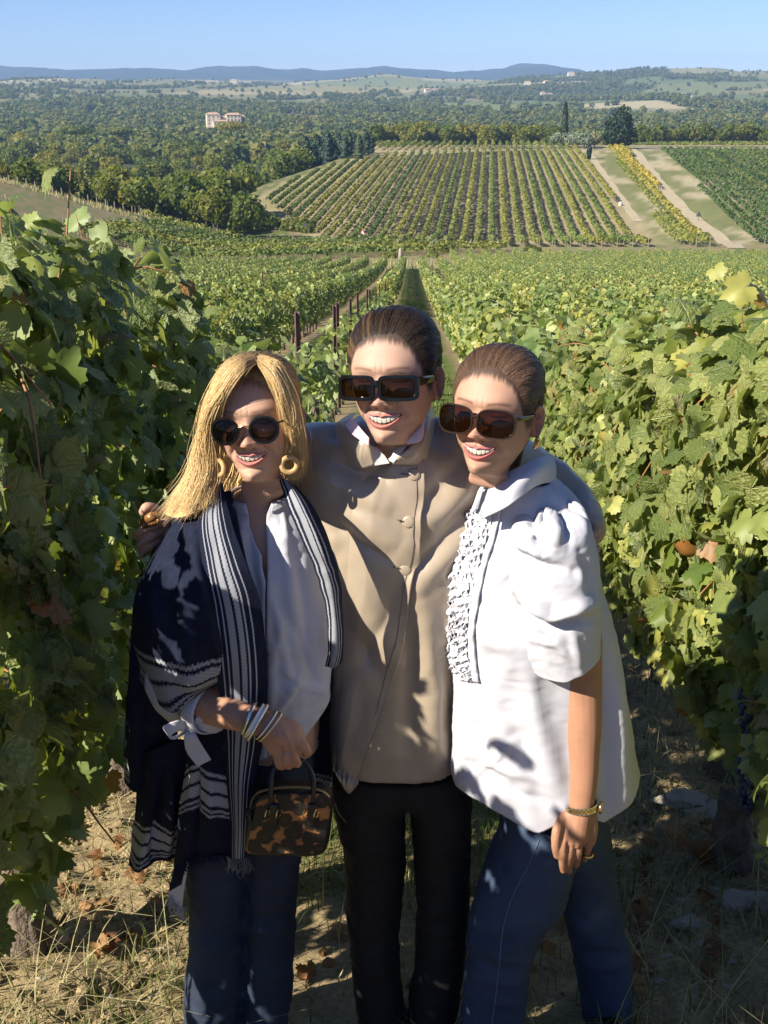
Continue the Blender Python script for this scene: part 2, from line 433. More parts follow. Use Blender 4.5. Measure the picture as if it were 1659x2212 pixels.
# ================================================================ foliage tools
def foliage_mat(name, a, b, trans=.3, rough=.55, under=None, per='island', dead=None, spec=.3, veins=False):
    t = NT(name); bmp = None
    if per == 'island': rnd = t.n('NewGeometry').outputs['Random Per Island']
    else: rnd = t.n('ObjectInfo').outputs['Random']
    c = t.ramp(rnd, [(0, a), (.55, tuple((np.array(a) + b) / 2)), (1, b)] if dead is None else
               [(0, a), (.5, tuple((np.array(a) + b) / 2)), (.955, b), (.975, dead[0]), (1, dead[1])])
    if per == 'island':
        o = t.n('ObjectInfo').outputs['Random']
        c = t.mix(1.0, c, t.ramp(o, [(0, (.58, .72, .78)), (.35, (.85, .95, .9)), (.7, (1.1, 1.05, 1)), (1, (1.38, 1.18, .95))]), 'MULTIPLY')
    c = t.mix(.3, c, t.ramp(t.noise(34, 3), [(.3, (.6, .65, .6)), (.7, (1.2, 1.2, 1.1))]), 'MULTIPLY')
    if veins:                                   # pale ribs fanning out from the stalk, puckered blade
        sx = t.n('SeparateXYZ'); t.t.links.new(t.objco(), sx.inputs[0]); th = t.math('ARCTAN2', sx.outputs[0], sx.outputs[1]); ra = t.math('POWER', t.math('ADD', t.math('MULTIPLY', sx.outputs[0], sx.outputs[0]), t.math('MULTIPLY', sx.outputs[1], sx.outputs[1])), .5)
        d = t.math('MULTIPLY', t.math('PINGPONG', th, .44), ra); side = t.math('PINGPONG', t.math('ADD', t.math('MULTIPLY', ra, 1.0), t.math('MULTIPLY', d, -1.1)), .06)
        vm = t.math('MAXIMUM', t.math('SUBTRACT', 1.0, t.math('DIVIDE', d, .016), clamp=True), t.math('MULTIPLY', t.math('SUBTRACT', 1.0, t.math('DIVIDE', side, .010), clamp=True), .45))
        c = t.mix(t.math('MULTIPLY', vm, .55), c, (.36, .38, .17))
        bmp = t.bump(t.math('ADD', t.math('MULTIPLY', vm, -.6), t.noise(9, 3, t.objco())), .55, .05)
    if under is not None:
        c = t.mix(t.n('NewGeometry').outputs['Backfacing'], c, t.mix(.6, c, under))
    p = t.n('BsdfPrincipled'); t.set(p.inputs['Base Color'], c); p.inputs['Roughness'].default_value = rough
    p.inputs['Specular IOR Level'].default_value = spec
    if bmp is not None: t.t.links.new(bmp, p.inputs['Normal'])
    tr = t.n('BsdfTranslucent'); t.set(tr.inputs['Color'], t.mix(1.0, c, (1.7, 1.75, .75), 'MULTIPLY'))
    m = t.n('MixShader'); m.inputs[0].default_value = trans
    t.t.links.new(p.outputs[0], m.inputs[1]); t.t.links.new(tr.outputs[0], m.inputs[2]); t.t.links.new(m.outputs[0], t.out.inputs[0])
    return t.m
def cards(C, N, size, seed=0, fold=.25, aspect=1.0):
    """bent leaf-clump quads at C facing N"""
    r = np.random.default_rng(seed); n = len(C)
    N = N / (np.linalg.norm(N, axis=1)[:, None] + 1e-9)
    A = r.normal(size=(n, 3)); A -= N * (A * N).sum(1)[:, None]; A /= np.linalg.norm(A, axis=1)[:, None] + 1e-9
    B = np.cross(N, A); s = np.broadcast_to(np.asarray(size), (n,))[:, None] * r.uniform(.7, 1.3, (n, 1)) * .5
    f = N * s * r.uniform(-fold, fold, (n, 1)) * 2
    V = np.stack((C - A * s - B * s * aspect + f, C + A * s * .8 - B * s * aspect, C + A * s + B * s * aspect + f, C - A * s * .8 + B * s * aspect), 1).reshape(-1, 3)
    return V, np.arange(4 * n).reshape(-1, 4)
def crown(lobes, n, size, seed, jit=.55, shell=.25):
    """leaf clumps over the outside of several lobes"""
    r = np.random.default_rng(seed); L = np.array(lobes, float); a = (L[:, 3] * L[:, 5]); a /= a.sum()
    k = r.choice(len(L), n, p=a); d = r.normal(size=(n, 3)); d /= np.linalg.norm(d, axis=1)[:, None]
    rad = 1 - shell * r.random((n, 1)) ** 1.5
    bump = 1 + .16 * fbm(d * 2.3 + k[:, None] * 7, 3, seed)[:, None]
    C = L[k, :3] + d * L[k, 3:6] * rad * bump
    keep = np.ones(n, bool)
    for j in range(len(L)):
        q = (((C - L[j, :3]) / L[j, 3:6]) ** 2).sum(1); keep &= (q > .5) | (k == j)
    C = C[keep]; d = d[keep]
    return cards(C, d + r.normal(size=d.shape) * jit, size, seed)
def gn_scatter(name, pts, rot, scl, idx, sources, kind='stuff'):
    """one object of many small instances of the SOURCES' meshes"""
    me = bpy.data.meshes.new(name); me.vertices.add(len(pts)); me.vertices.foreach_set('co', np.asarray(pts, np.float32).ravel())
    for nm, ty, v in (('rot', 'FLOAT', rot), ('scl', 'FLOAT', scl), ('idx', 'INT', idx)):
        a = me.attributes.new(nm, ty, 'POINT'); a.data.foreach_set('value', np.asarray(v, np.float32 if ty == 'FLOAT' else np.int32))
    o = link(name, me); tag(o, kind=kind)
    g = bpy.data.node_groups.new(name, 'GeometryNodeTree'); g.is_modifier = True
    g.interface.new_socket('Geometry', in_out='INPUT', socket_type='NodeSocketGeometry'); g.interface.new_socket('Geometry', in_out='OUTPUT', socket_type='NodeSocketGeometry')
    N = g.nodes; gi = N.new('NodeGroupInput'); go = N.new('NodeGroupOutput'); J = N.new('GeometryNodeJoinGeometry')
    def att(nm, ty):
        a = N.new('GeometryNodeInputNamedAttribute'); a.data_type = ty; a.inputs[0].default_value = nm; return a.outputs['Attribute']
    cx = N.new('ShaderNodeCombineXYZ'); g.links.new(att('rot', 'FLOAT'), cx.inputs[2])
    for k, s in enumerate(sources):
        oi = N.new('GeometryNodeObjectInfo'); oi.inputs['Object'].default_value = s; oi.inputs['As Instance'].default_value = True
        cm = N.new('FunctionNodeCompare'); cm.data_type = 'INT'; cm.operation = 'EQUAL'
        ii = [i for i in cm.inputs if i.enabled and i.type == 'INT']
        g.links.new(att('idx', 'INT'), ii[0]); ii[1].default_value = k
        ip = N.new('GeometryNodeInstanceOnPoints')
        g.links.new(gi.outputs[0], ip.inputs['Points']); g.links.new(cm.outputs[0], ip.inputs['Selection'])
        g.links.new(oi.outputs['Geometry'], ip.inputs['Instance']); g.links.new(cx.outputs[0], ip.inputs['Rotation'])
        g.links.new(att('scl', 'FLOAT'), ip.inputs['Scale']); g.links.new(ip.outputs[0], J.inputs[0])
    g.links.new(J.outputs[0], go.inputs[0])
    m = o.modifiers.new('scatter', 'NODES'); m.node_group = g
    return o

M_broad = foliage_mat('broadleaf_foliage', (.10, .128, .022), (.26, .25, .055), .48)
M_dark = foliage_mat('evergreen_foliage', (.016, .034, .016), (.032, .055, .022), .12)
M_cyp = foliage_mat('cypress_foliage', (.035, .062, .038), (.07, .10, .058), .12)
M_olive = foliage_mat('olive_foliage', (.14, .17, .11), (.24, .26, .19), .15)
M_bark = simple_mat('tree_bark', (.11, .085, .06), .9, .4, 6, .5, 30, .02)

def make_tree(name, label, cat, crown_vf, mat, trunk_h, trunk_r, lean=0.0):
    t = empty(name); tag(t, label, cat)
    V, Fq = crown_vf; obj('crown', V, Fq, mat, t, smooth=False)
    parts = [tube([(0, 0, -.4), (lean * .3, 0, trunk_h * .5), (lean, 0, trunk_h)], [trunk_r * 1.25, trunk_r, trunk_r * .6], 8)]
    for k in range(4):
        a = k * 1.7; parts.append(tube([(lean * .7, 0, trunk_h * .7), (lean + .9 * math.cos(a), .9 * math.sin(a), trunk_h * 1.05), (lean + 1.7 * math.cos(a), 1.7 * math.sin(a), trunk_h * 1.35)], [trunk_r * .5, trunk_r * .35, trunk_r * .15], 6))
    V, Fs = join(parts); obj('trunk', V, Fs, M_bark, t)
    return t
def dup(root, loc, rz=0, s=1.0, label=None, group=None, sz=None):
    r = root.copy(); COL.objects.link(r); r.location = loc; r.rotation_euler = (0, 0, rz); r.scale = (s, s, s if sz is None else sz)
    if label: r['label'] = label
    if group: r['group'] = group
    for ch in root.children:
        c = ch.copy(); COL.objects.link(c); c.parent = r
        for gch in ch.children:
            d = gch.copy(); COL.objects.link(d); d.parent = c
    return r
def place(root, loc, rz=0, s=1.0, sz=None):
    root.location = loc; root.rotation_euler = (0, 0, rz); root.scale = (s, s, s if sz is None else sz); return root

def broad_lobes(seed, h=8.5, w=4.2):
    r = np.random.default_rng(seed); L = [(0, 0, h * .62, w * .55, w * .55, h * .33)]
    for k in range(8):
        a = k * .8 + r.uniform(-.3, .3); q = r.uniform(.38, .6) * w
        L.append((q * math.cos(a), q * math.sin(a), h * r.uniform(.36, .75), w * r.uniform(.3, .42), w * r.uniform(.3, .42), h * r.uniform(.16, .25)))
    return L
broads = []
for s in range(5):
    h = (8.5, 9.5, 7.5, 10, 8)[s]
    broads.append((h, s, crown(broad_lobes(s, h, (4.4, 4.0, 4.6, 4.2, 5)[s]), 1000, .62, 100 + s)))
def cyp_crown(h, w, seed, n=700):
    r = np.random.default_rng(seed); z = r.random(n) ** .9; a = r.uniform(0, 6.283, n)
    rad = w * np.sin(np.pi * np.clip(z * .86 + .13, 0, 1)) ** .7 * (1 + .25 * vnoise(np.stack((np.cos(a) * 2, np.sin(a) * 2, z * 9), 1), seed)) * (1 - .25 * r.random(n))
    C = np.stack((rad * np.cos(a), rad * np.sin(a), .25 + z * (h - .25)), 1)
    N = np.stack((np.cos(a), np.sin(a), np.full(n, .35)), 1)
    return cards(C, N + r.normal(size=N.shape) * .35, .55, seed, aspect=1.2)

# ---- trees of the wood on the left, one by one
G_WOOD = 'trees of the wood left of the hill vineyard'
L_WOOD = 'round green broadleaf tree in the wood beside the hill vineyard'
protos = [make_tree('broadleaf_tree', L_WOOD, 'tree', b[2], M_broad, b[0] * .55, .2) for b in broads]
used = [False] * 5
cand = []
r_ = np.random.default_rng(11)
for _ in range(9000):
    y = 205 + 560 * r_.random() ** 1.5; x = r_.uniform(-.40 * y - 8, .05 * y)
    e = np.interp(y, [205, 225, 262, 300, 340, 372, 400, 430, 470, 9000], [-22, -27, -38, -33, -24, -17, -16, -14, 30, 400])
    if x > e or (x < -44 and y < 210 + .12 * (-x - 44)) or (x > -44 and x < -33 and y < 214): continue
    if y > 430 and y < 470 and x > -14: continue
    ms = 4.6 if y < 300 else (5.4 if y < 420 else 6.6)
    if any((x - q[0]) ** 2 + (y - q[1]) ** 2 < ms * ms for q in cand): continue
    cand.append((x, y))
    if len(cand) >= 285: break
def wood_label(x, y, s):
    px = 829.5 + F * x / (y * .95); sz = 'small' if s < .95 else ('middling' if s < 1.12 else 'large')
    dp = 'at the front edge of the wood' if y < 240 else ('in the front half of the wood' if y < 310 else ('deep in the wood' if y < 420 else 'at the far back of the wood'))
    wh = 'beside the dry bank' if px < 240 else ('below the stone villa' if px < 420 else ('above the big oak' if px < 560 else ('near the hill vineyard' if px < 700 else 'behind the cypress clump')))
    return f'{sz} round broadleaf tree {dp}, {wh}'
for x, y in cand:
    k = int(r_.integers(5)); s = r_.uniform(.85, 1.3) * (.8 if y < 225 else 1)
    loc = (x, y, tzs(x, y) - .2); rz = r_.uniform(0, 6.28); lb = wood_label(x, y, s)
    if not used[k]: place(protos[k], loc, rz, s); protos[k]['group'] = G_WOOD; protos[k]['label'] = lb; used[k] = True
    else: dup(protos[k], loc, rz, s, lb, G_WOOD)
# the big bush-like oak at the foot of the hill
t = make_tree('oak_tree', 'broad rounded oak in front of the wood at the foot of the hill vineyard', 'tree',
              crown([(0, 0, 3.6, 4.2, 3.6, 3.2), (-3.8, .5, 2.8, 3, 3, 2.6), (3.6, .3, 2.4, 3.2, 3, 2.3), (1, -1.5, 2.2, 3.5, 2.5, 2.2), (-1.5, 0, 5.5, 2.6, 2.6, 2)], 2000, .5, 77), M_broad, 4, .3)
p = ground_hit(533, 497); place(t, (p[0], p[1], p[2] - .6), 0, .95)
# row of grey green cypresses
cyps = [make_tree('cypress_tree', 'slim blue green cypress in the clump at the top of the wood', 'tree', cyp_crown(8.5 + k, 1.25, 40 + k), M_cyp, 3, .15) for k in range(3)]
cu = [False] * 3
for i, (px, top) in enumerate([(660, 296), (672, 303), (684, 290), (697, 299), (708, 283), (720, 297), (732, 288), (744, 299), (753, 287), (764, 294), (776, 290), (790, 298), (800, 286)]):
    yy_ = 352 + (i * 37 % 28); bx = (px - 829.5) / F * yy_ * .95; z0 = tzs(bx, yy_); k = i % 3
    ztop = CAMZ - TAN(top) * yy_; s = max(.75, (ztop - z0) / (8.5 + k)); s = min(s, 1.7)
    if not cu[k]: place(cyps[k], (bx, yy_, z0 - .2), i, min(s, 1.15) * 1.5, s); cyps[k]['group'] = 'cypresses at the top of the wood'; cyps[k]['label'] = f'{nth(i + 1)} blue green cypress from the left in the clump at the top of the wood'; cu[k] = True
    else: dup(cyps[k], (bx, yy_, z0 - .2), i, min(s, 1.15) * 1.5, label=f'{nth(i + 1)} blue green cypress from the left in the clump at the top of the wood', group='cypresses at the top of the wood', sz=s)
# umbrella pines above the wood
for i, (px, py, w) in enumerate([(165, 283, 9), (500, 275, 8.5), (262, 287, 7)]):
    Yd = 640 + 30 * i; bx = (px - 829.5) / F * Yd * .95; z0 = tzs(bx, Yd); top = CAMZ - TAN(py - 14) * Yd
    H = top - z0
    t = make_tree('umbrella_pine', ('wide flat topped umbrella pine rising over the far edge of the wood', 'umbrella pine with a flat crown just below the pale stone villa', 'small umbrella pine between the two wide ones above the wood')[i], 'tree',
                  crown([(0, 0, H - 2.5, w, w * .8, 2.2), (-w * .5, 0, H - 3.4, w * .6, w * .6, 1.6), (w * .5, 1, H - 3.2, w * .6, w * .6, 1.7)], 700, .95, 60 + i), M_broad, H * .75, .35)
    place(t, (bx, Yd, z0))
# trees along the crest behind the hill vineyard
G_CR = 'trees in a line behind the crest of the hill'
for i in range(46):
    px = 800 + i * 9.3 + (i * 53 % 7) if i < 44 else 1200 + (i - 44) * 12
    if 1160 < px < 1190: continue
    Yd = 455 + (i * 29 % 26); bx = (px - 829.5) / F * Yd * .95; b = protos[i % 5]; s = .85 + (i * 17 % 10) * .035
    dup(b, (bx, Yd, -22.2 + (i * 7 % 5) * .25), i * 1.3, s, label=f'{nth(i + 1)} green tree from the left in the line behind the crest of the hill', group=G_CR)
for i in range(34):
    px = 1365 + i * 9.6
    Yd = 470 + (i * 31 % 30); bx = (px - 829.5) / F * Yd * .95; b = protos[(i * 3) % 5]; s = .8 + (i * 13 % 10) * .03
    dup(b, (bx, Yd, -22.6 + (i * 7 % 5) * .3), i * 2.1, s, label=f'{nth(i + 1)} green tree past the dark tree in the line beyond the crest track', group='trees beyond the crest track')
# lone dark tree, tall cypress, olives, on the crest
t = make_tree('dark_tree', 'big dark evergreen tree alone on the crest beside the dirt track', 'tree',
              crown([(0, 0, 5.5, 4.6, 4.4, 4), (-2.2, 0, 4, 3.4, 3.2, 2.8), (2.4, 0, 4.4, 3.6, 3.4, 3), (.6, 0, 9.2, 3.3, 3.2, 3.0), (-1.6, .5, 8, 2.8, 2.6, 2.4), (2.2, 0, 8, 2.5, 2.4, 2.2), (1.2, 0, 12, 1.6, 1.6, 1.8)], 2600, .6, 81, jit=.9, shell=.4), M_dark, 7, .4)
place(t, (79.8, 399, tzs(79.8, 399) - .3), 0, 1.06)
t = make_tree('cypress_tree', 'tall lone dark cypress standing above the crest of the hill', 'tree', cyp_crown(9.8, 1.15, 52, 900), M_dark, 4, .2)
Yd = 425; bx = (1218 - 829.5) / F * Yd * .95; place(t, (bx, Yd, tzs(bx, Yd)), 0, 1, (CAMZ - TAN(222) * Yd - tzs(bx, Yd)) / 9.8)
t = make_tree('cypress_tree', 'small young cypress at the top right corner of the hill vineyard', 'tree', cyp_crown(4.4, .55, 53, 400), M_dark, 2, .1)
p = ground_hit(1272, 345); place(t, tuple(p))
ol = make_tree('olive_tree', 'silvery olive tree on the crest beside the big dark tree', 'tree', crown([(0, 0, 3.3, 2.2, 2.1, 1.8), (-1.5, 0, 2.8, 1.6, 1.6, 1.4), (1.5, .3, 2.9, 1.7, 1.6, 1.4)], 900, .38, 91), M_olive, 2.2, .2)
for i, (px, Yd) in enumerate([(1208, 412), (1228, 418), (1248, 410), (1268, 414), (1284, 408), (1262, 402), (1238, 405)]):
    bx = (px - 829.5) / F * Yd * .95; lc = (bx, Yd, tzs(bx, Yd) - .3)
    if i == 0: place(ol, lc, 0, 1.1); ol['group'] = 'olive trees on the crest'
    else: dup(ol, lc, i, 1.0 + .06 * (i % 3), label=f'silvery olive tree on the crest, {nth(i + 1)} of the grove beside the dark tree', group='olive trees on the crest')
# thickets at the foot of the wood
bush = make_tree('shrub', 'low dull green shrub at the edge of the wood', 'shrub', crown([(0, 0, .9, 1.5, 1.4, 1.1), (1.2, 0, .8, 1.2, 1.2, .9), (-1.2, .2, .7, 1.2, 1.1, .9)], 500, .35, 95), M_broad, .8, .1)
for i in range(36):
    px = (640, 618, 655, 575, 440, 400, 372, 340, 318, 560, 480, 628)[i % 12] + (i * 7 % 12); py = (496, 497, 501, 492, 468, 462, 456, 449, 442, 478, 474, 499)[i % 12] - (i // 12) * 4
    p = ground_hit(px, py); lc = (p[0], p[1], p[2] - .3)
    if i == 0: place(bush, lc, 0, 1); bush['group'] = 'shrubs at the edge of the wood'
    else: dup(bush, lc, i * 1.1, .7 + (i * 13 % 9) * .06, label=f'{nth(i + 1)} low dull green shrub in the scrub at the edge of the wood', group='shrubs at the edge of the wood')

# ---- far woods: too many and too far to count
fw = []
for k in range(4):
    V, q = crown([(0, 0, 4.5, 3.6, 3.6, 3.6), (2, 0, 3.6, 2.6, 2.6, 2.6), (-2, 1, 3.8, 2.6, 2.6, 2.8)], 90, 2.0, 300 + k)
    fw.append((V, q))
xs_, ys_ = [], []
n = 46000; y = np.sqrt(r_.uniform(560 ** 2, 4200 ** 2, n)); x = r_.uniform(-.44, .44, n) * y
w = far_wood(x, y) | (r_.random(n) < .035); x, y = x[w], y[w]
hedge = r_.random(2600); hy = r_.choice(np.linspace(900, 3400, 40), 2600); hx = (hedge - .5) * .9 * hy
hm = (fbm(v3(hx / 200, hy / 10), 2, 44) > .12); x = np.r_[x, hx[hm]]; y = np.r_[y, (hy + hx * .12)[hm]]
M_farw = foliage_mat('distant_wood', (.085, .110, .030), (.19, .195, .055), .4)
src = tag(obj('distant_woodland', fw[0][0] + np.array((-60, 640, tzs(-60, 640))), fw[0][1], M_farw, smooth=False, loc=(-60, 640, tzs(-60, 640))), kind='stuff')
srcs = [src]
for k in range(1, 4):
    lc = np.array((-60 + 9 * k, 645, tzs(-60 + 9 * k, 645)))
    srcs.append(tag(obj('distant_woodland', fw[k][0] + lc, fw[k][1], M_farw, smooth=False, loc=lc), kind='stuff'))
gn_scatter('distant_woods', np.stack((x, y, tz(x, y) - .5), 1), r_.uniform(0, 6.28, len(x)), r_.uniform(.6, 1.25, len(x)) * (1.1 - .35 * sstep(1300, 2200, y)), r_.integers(0, 4, len(x)), srcs)

# ---- houses
M_wallst = simple_mat('pale_stone_wall', (.56, .48, .37), .9, .2, 1.5, .3, 12, .03)
M_roof = simple_mat('terracotta_roof', (.40, .27, .19), .9, .25, 2.5)
M_wind = simple_mat('dark_window', (.05, .05, .055), .3)
def house(loc, blocks, rz, label, cat='house'):
    """blocks: (dx, dy, w, d, h, roof_h)"""
    t = empty('stone_house', loc, rz); tag(t, label, cat)
    for (dx, dy, w, d, h, rh) in blocks:
        wl = link('wall', mesh_data('wall', *box((dx, dy, h / 2 - 1), (w, d, h + 2)), smooth=False, mats=M_wallst), t)
        o = .35; a, b = w / 2 + o, d / 2 + o
        V = np.array([(-a, -b, h), (a, -b, h), (a, b, h), (-a, b, h), (-a * .55, 0, h + rh), (a * .55, 0, h + rh), (-a, -b, h + .2), (a, -b, h + .2), (a, b, h + .2), (-a, b, h + .2)]) + np.array((dx, dy, .003))
        q = [np.array([(0, 1, 7, 6), (1, 2, 8, 7), (2, 3, 9, 8), (3, 0, 6, 9), (3, 2, 1, 0), (6, 7, 5, 4), (8, 9, 4, 5)]), np.array([(7, 8, 5), (9, 6, 4)])]
        link('roof', mesh_data('roof', V, q, smooth=False, mats=M_roof), t)
        nfl = max(1, int(h // 3)); nw = max(1, int(w // 3.2))
        for f in range(nfl):
            for c in range(nw):
                xx = dx - w / 2 + (c + .5) * w / nw; zz = 1.6 + f * 3
                if zz + .8 < h:
                    link('window', mesh_data('window', *box((xx, dy - d / 2 - .03, zz), (.95, .12, 1.4)), smooth=False, mats=M_wind), wl)
    return t
def at_far(px, py, Yd): return ((px - 829.5) / F * Yd * (CP + (1106 - py) / F * SP) ** -1, Yd, CAMZ - TAN(py) * Yd)
house(at_far(485, 270, 900), [(-10, 0, 12, 9, 9.5, 2), (-1, 3, 9, 8, 6.5, 1.8), (8, 0, 13, 9, 9, 2), (15, 4, 8, 8, 7.5, 1.6), (-4, -7, 14, 7, 3.5, 1.4)], .25, 'large pale stone villa with several wings above the wood', 'villa').scale = (.85, .85, .8)
for (px, py, bl, rz, lb) in [
    (1178, 209, [(-6, 0, 10, 8, 8, 2.4), (9, 1, 14, 9, 6, 2)], .2, 'pale farmhouse pair halfway up the far hillside beside dark cypresses'),
    (1477, 211, [(0, 0, 16, 10, 7, 2.5), (12, 2, 12, 8, 5, 2)], -.2, 'red roofed farmstead below the wooded ridge on the far hillside'),
    (1540, 252, [(-5, 0, 13, 8, 5, 2), (8, 1, 14, 9, 6.5, 2.4)], .1, 'long orange roofed farmhouse above the tree line beyond the crest track'),
    (1589, 260, [(0, 0, 10, 8, 5.5, 2)], .3, 'small square house by the tree line nearest the picture edge'),
    (1178, 251, [(0, 0, 9, 7, 5, 1.8)], 0, 'small farmhouse low on the far hillside near the tall cypress'),
    (924, 199, [(0, 0, 14, 9, 6, 2.2), (16, 2, 12, 8, 5, 2)], .3, 'two low houses among trees on the far left part of the hillside'),
    (1233, 166, [(0, 0, 14, 10, 8, 2.5)], .1, 'ridge top house half hidden by dark trees'),
    (1139, 184, [(0, 0, 15, 9, 6, 2.4)], -.1, 'house under the pale field near the ridge'),
    (813, 262, [(0, 0, 8, 6, 7, 1.2)], .1, 'lone stone hut peeping over the crest trees'),
    (505, 182, [(0, 0, 15, 9, 8, 2.4)], .1, 'far house on the low ridge beside small dark trees'),
    (1180, 182, [(0, 0, 12, 8, 6, 2)], 0.4, 'small white house on the far terraces')]:
    p = ground_hit(px, py, 600); s = max(1, p[1] / 1700)
    h = house(tuple(p), bl, rz, lb); h.scale = (s * .65, s * .65, s * .65)

# ---- tracks
M_track = simple_mat('pale_dirt_track', (.36, .30, .19), .95, .25, .6, .3, 3, .03)
def ribbon(name, pts, w, lift, mat, n=90):
    c = crom(np.array(pts, float), n); d = np.gradient(c, axis=0); d /= np.linalg.norm(d, axis=1)[:, None]; nrm = np.stack((-d[:, 1], d[:, 0]), 1)
    ww = w * (1 + .18 * fbm(v3(np.arange(n) * .23, 0), 2, 4))
    cols = np.linspace(-.5, .5, 7); V = []
    for s in cols:
        q = c + nrm * (ww * s)[:, None]; V.append(np.stack((q[:, 0], q[:, 1], tz(q[:, 0], q[:, 1]) + lift), 1))
    V = np.stack(V, 1).reshape(-1, 3)
    return tag(obj(name, V, grid_faces(7, n), mat), kind='structure')
g1 = [ground_hit(px, py)[:2] for px, py in ((1362, 322), (1376, 332), (1400, 365), (1445, 420), (1500, 475), (1560, 520), (1592, 537))]
ribbon('dirt_road', g1, 3.0, .09, M_track)
g3b = [ground_hit(px, py)[:2] for px, py in ((1274, 332), (1294, 362), (1322, 402), (1350, 442), (1378, 480))]
ribbon('bare_bank', g3b, 1.9, .07, M_track)
g2 = [(83, 398), (105, 400), (135, 403), (175, 408)]
ribbon('crest_track', g2, 3.2, .09, M_track)
g3 = [(4, 383), (25, 388), (50, 392), (72, 396), (83, 398)]
ribbon('field_track', g3, 2.6, .09, M_track)
# ================================================================ vines
def leaf_mesh(seed, fine=True):
    """a lobed, toothed vine leaf: stalk end at the origin, tip towards +Y, upper side +Z, about 1 across"""
    r = np.random.default_rng(seed)
    lob = [(0, 1.0), (26, .76 + r.uniform(-.07, .05)), (50, .94), (79, .68 + r.uniform(-.05, .05)), (106, .78), (140, .62), (163, .46), (172, .16)]
    th = np.r_[[-a for a, _ in lob[:0:-1]], [a for a, _ in lob]]; rr = np.r_[[q for _, q in lob[:0:-1]], [q for _, q in lob]]
    n = 37 if fine else 13
    a = np.linspace(-172, 172, n); q = np.interp(a, th, rr)
    if fine: q = q * (1 + np.where(np.arange(n) % 2, -.085, .06)) * (1 + r.uniform(-.05, .05, n))
    a = np.radians(a); x = np.sin(a) * q * .56; y = np.cos(a) * q * .56
    def shape(x, y, k):
        d2 = x * x + y * y
        return -.42 * np.abs(x) ** 1.3 * k[0] - k[1] * np.maximum(y, 0) ** 2 - k[2] * d2 + .11 * np.sin(9 * x + k[3]) * np.sqrt(d2) + .08 * np.sin(10 * y + k[4]) * np.sqrt(d2 + .02)
    k = (r.uniform(-.5, 1.3), r.uniform(-.1, .7), r.uniform(-.1, .5), r.uniform(0, 6), r.uniform(0, 6))
    if fine:
        m = np.arange(0, n, 2); xi, yi = x[m] * .55, y[m] * .55
        X = np.r_[0, xi, x]; Yv = np.r_[0, yi, y]; ni = len(m); f = []
        for j in range(ni - 1):
            f.append((0, 1 + j + 1, 1 + j)); o = 1 + ni + 2 * j
            f += [(1 + j, o + 1, o), (1 + j, 1 + j + 1, o + 1), (1 + j + 1, o + 2, o + 1)]
    else:
        X = np.r_[0, x]; Yv = np.r_[0, y]; f = [(0, j + 2, j + 1) for j in range(n - 1)]
    V = np.stack((X, Yv + .03, shape(X, Yv, k)), 1)
    return V, np.array(f)
def leaf_frames(N, T):
    N = N / np.linalg.norm(N, axis=1)[:, None]; T = T - N * (T * N).sum(1)[:, None]; T /= np.linalg.norm(T, axis=1)[:, None] + 1e-9
    X = np.cross(T, N); return np.stack((X, T, N), -1)          # columns: x, tip, normal
def scatter_leaves(C, Rm, S, variants, seed=0):
    r = np.random.default_rng(seed); k = r.integers(0, len(variants), len(C)); out = []
    for j, (V, f) in enumerate(variants):
        i = np.where(k == j)[0]
        if len(i) == 0: continue
        W_ = np.einsum('nij,vj->nvi', Rm[i], V) * S[i][:, None, None] + C[i][:, None, :]
        out.append((W_.reshape(-1, 3), [(f[None] + (np.arange(len(i)) * len(V))[:, None, None]).reshape(-1, 3)]))
    return join(out)
LEAF_A, LEAF_B = (.095, .140, .026), (.330, .345, .110)
M_leaf = foliage_mat('vine_leaf', LEAF_A, LEAF_B, .30, .45, under=(.28, .32, .17), per='object', dead=((.30, .25, .08), (.30, .12, .035)), spec=.45, veins=True)
M_leafs = foliage_mat('vine_foliage', LEAF_A, LEAF_B, .28, .5, under=(.28, .32, .17), per='island', dead=((.28, .24, .07), (.27, .12, .04)), spec=.4)
M_cane = simple_mat('red_brown_cane', (.30, .13, .055), .6, .3, 30, .2, 200)
M_vbark = simple_mat('vine_bark', (.14, .105, .075), .95, .45, 25, 1.0, 60, .01)
M_grape = NT('blue_black_grape'); M_grape.bsdf(M_grape.mix(M_grape.noise(60, 3), (.012, .016, .035), (.075, .095, .17)), .55); M_grape = M_grape.m
fineL = [leaf_mesh(s) for s in range(14)]; roughL = [leaf_mesh(50 + s, False) for s in range(6)]
leaf_me = []
for V, f in fineL: leaf_me.append(mesh_data('leaf', V, f, mats=M_leaf))

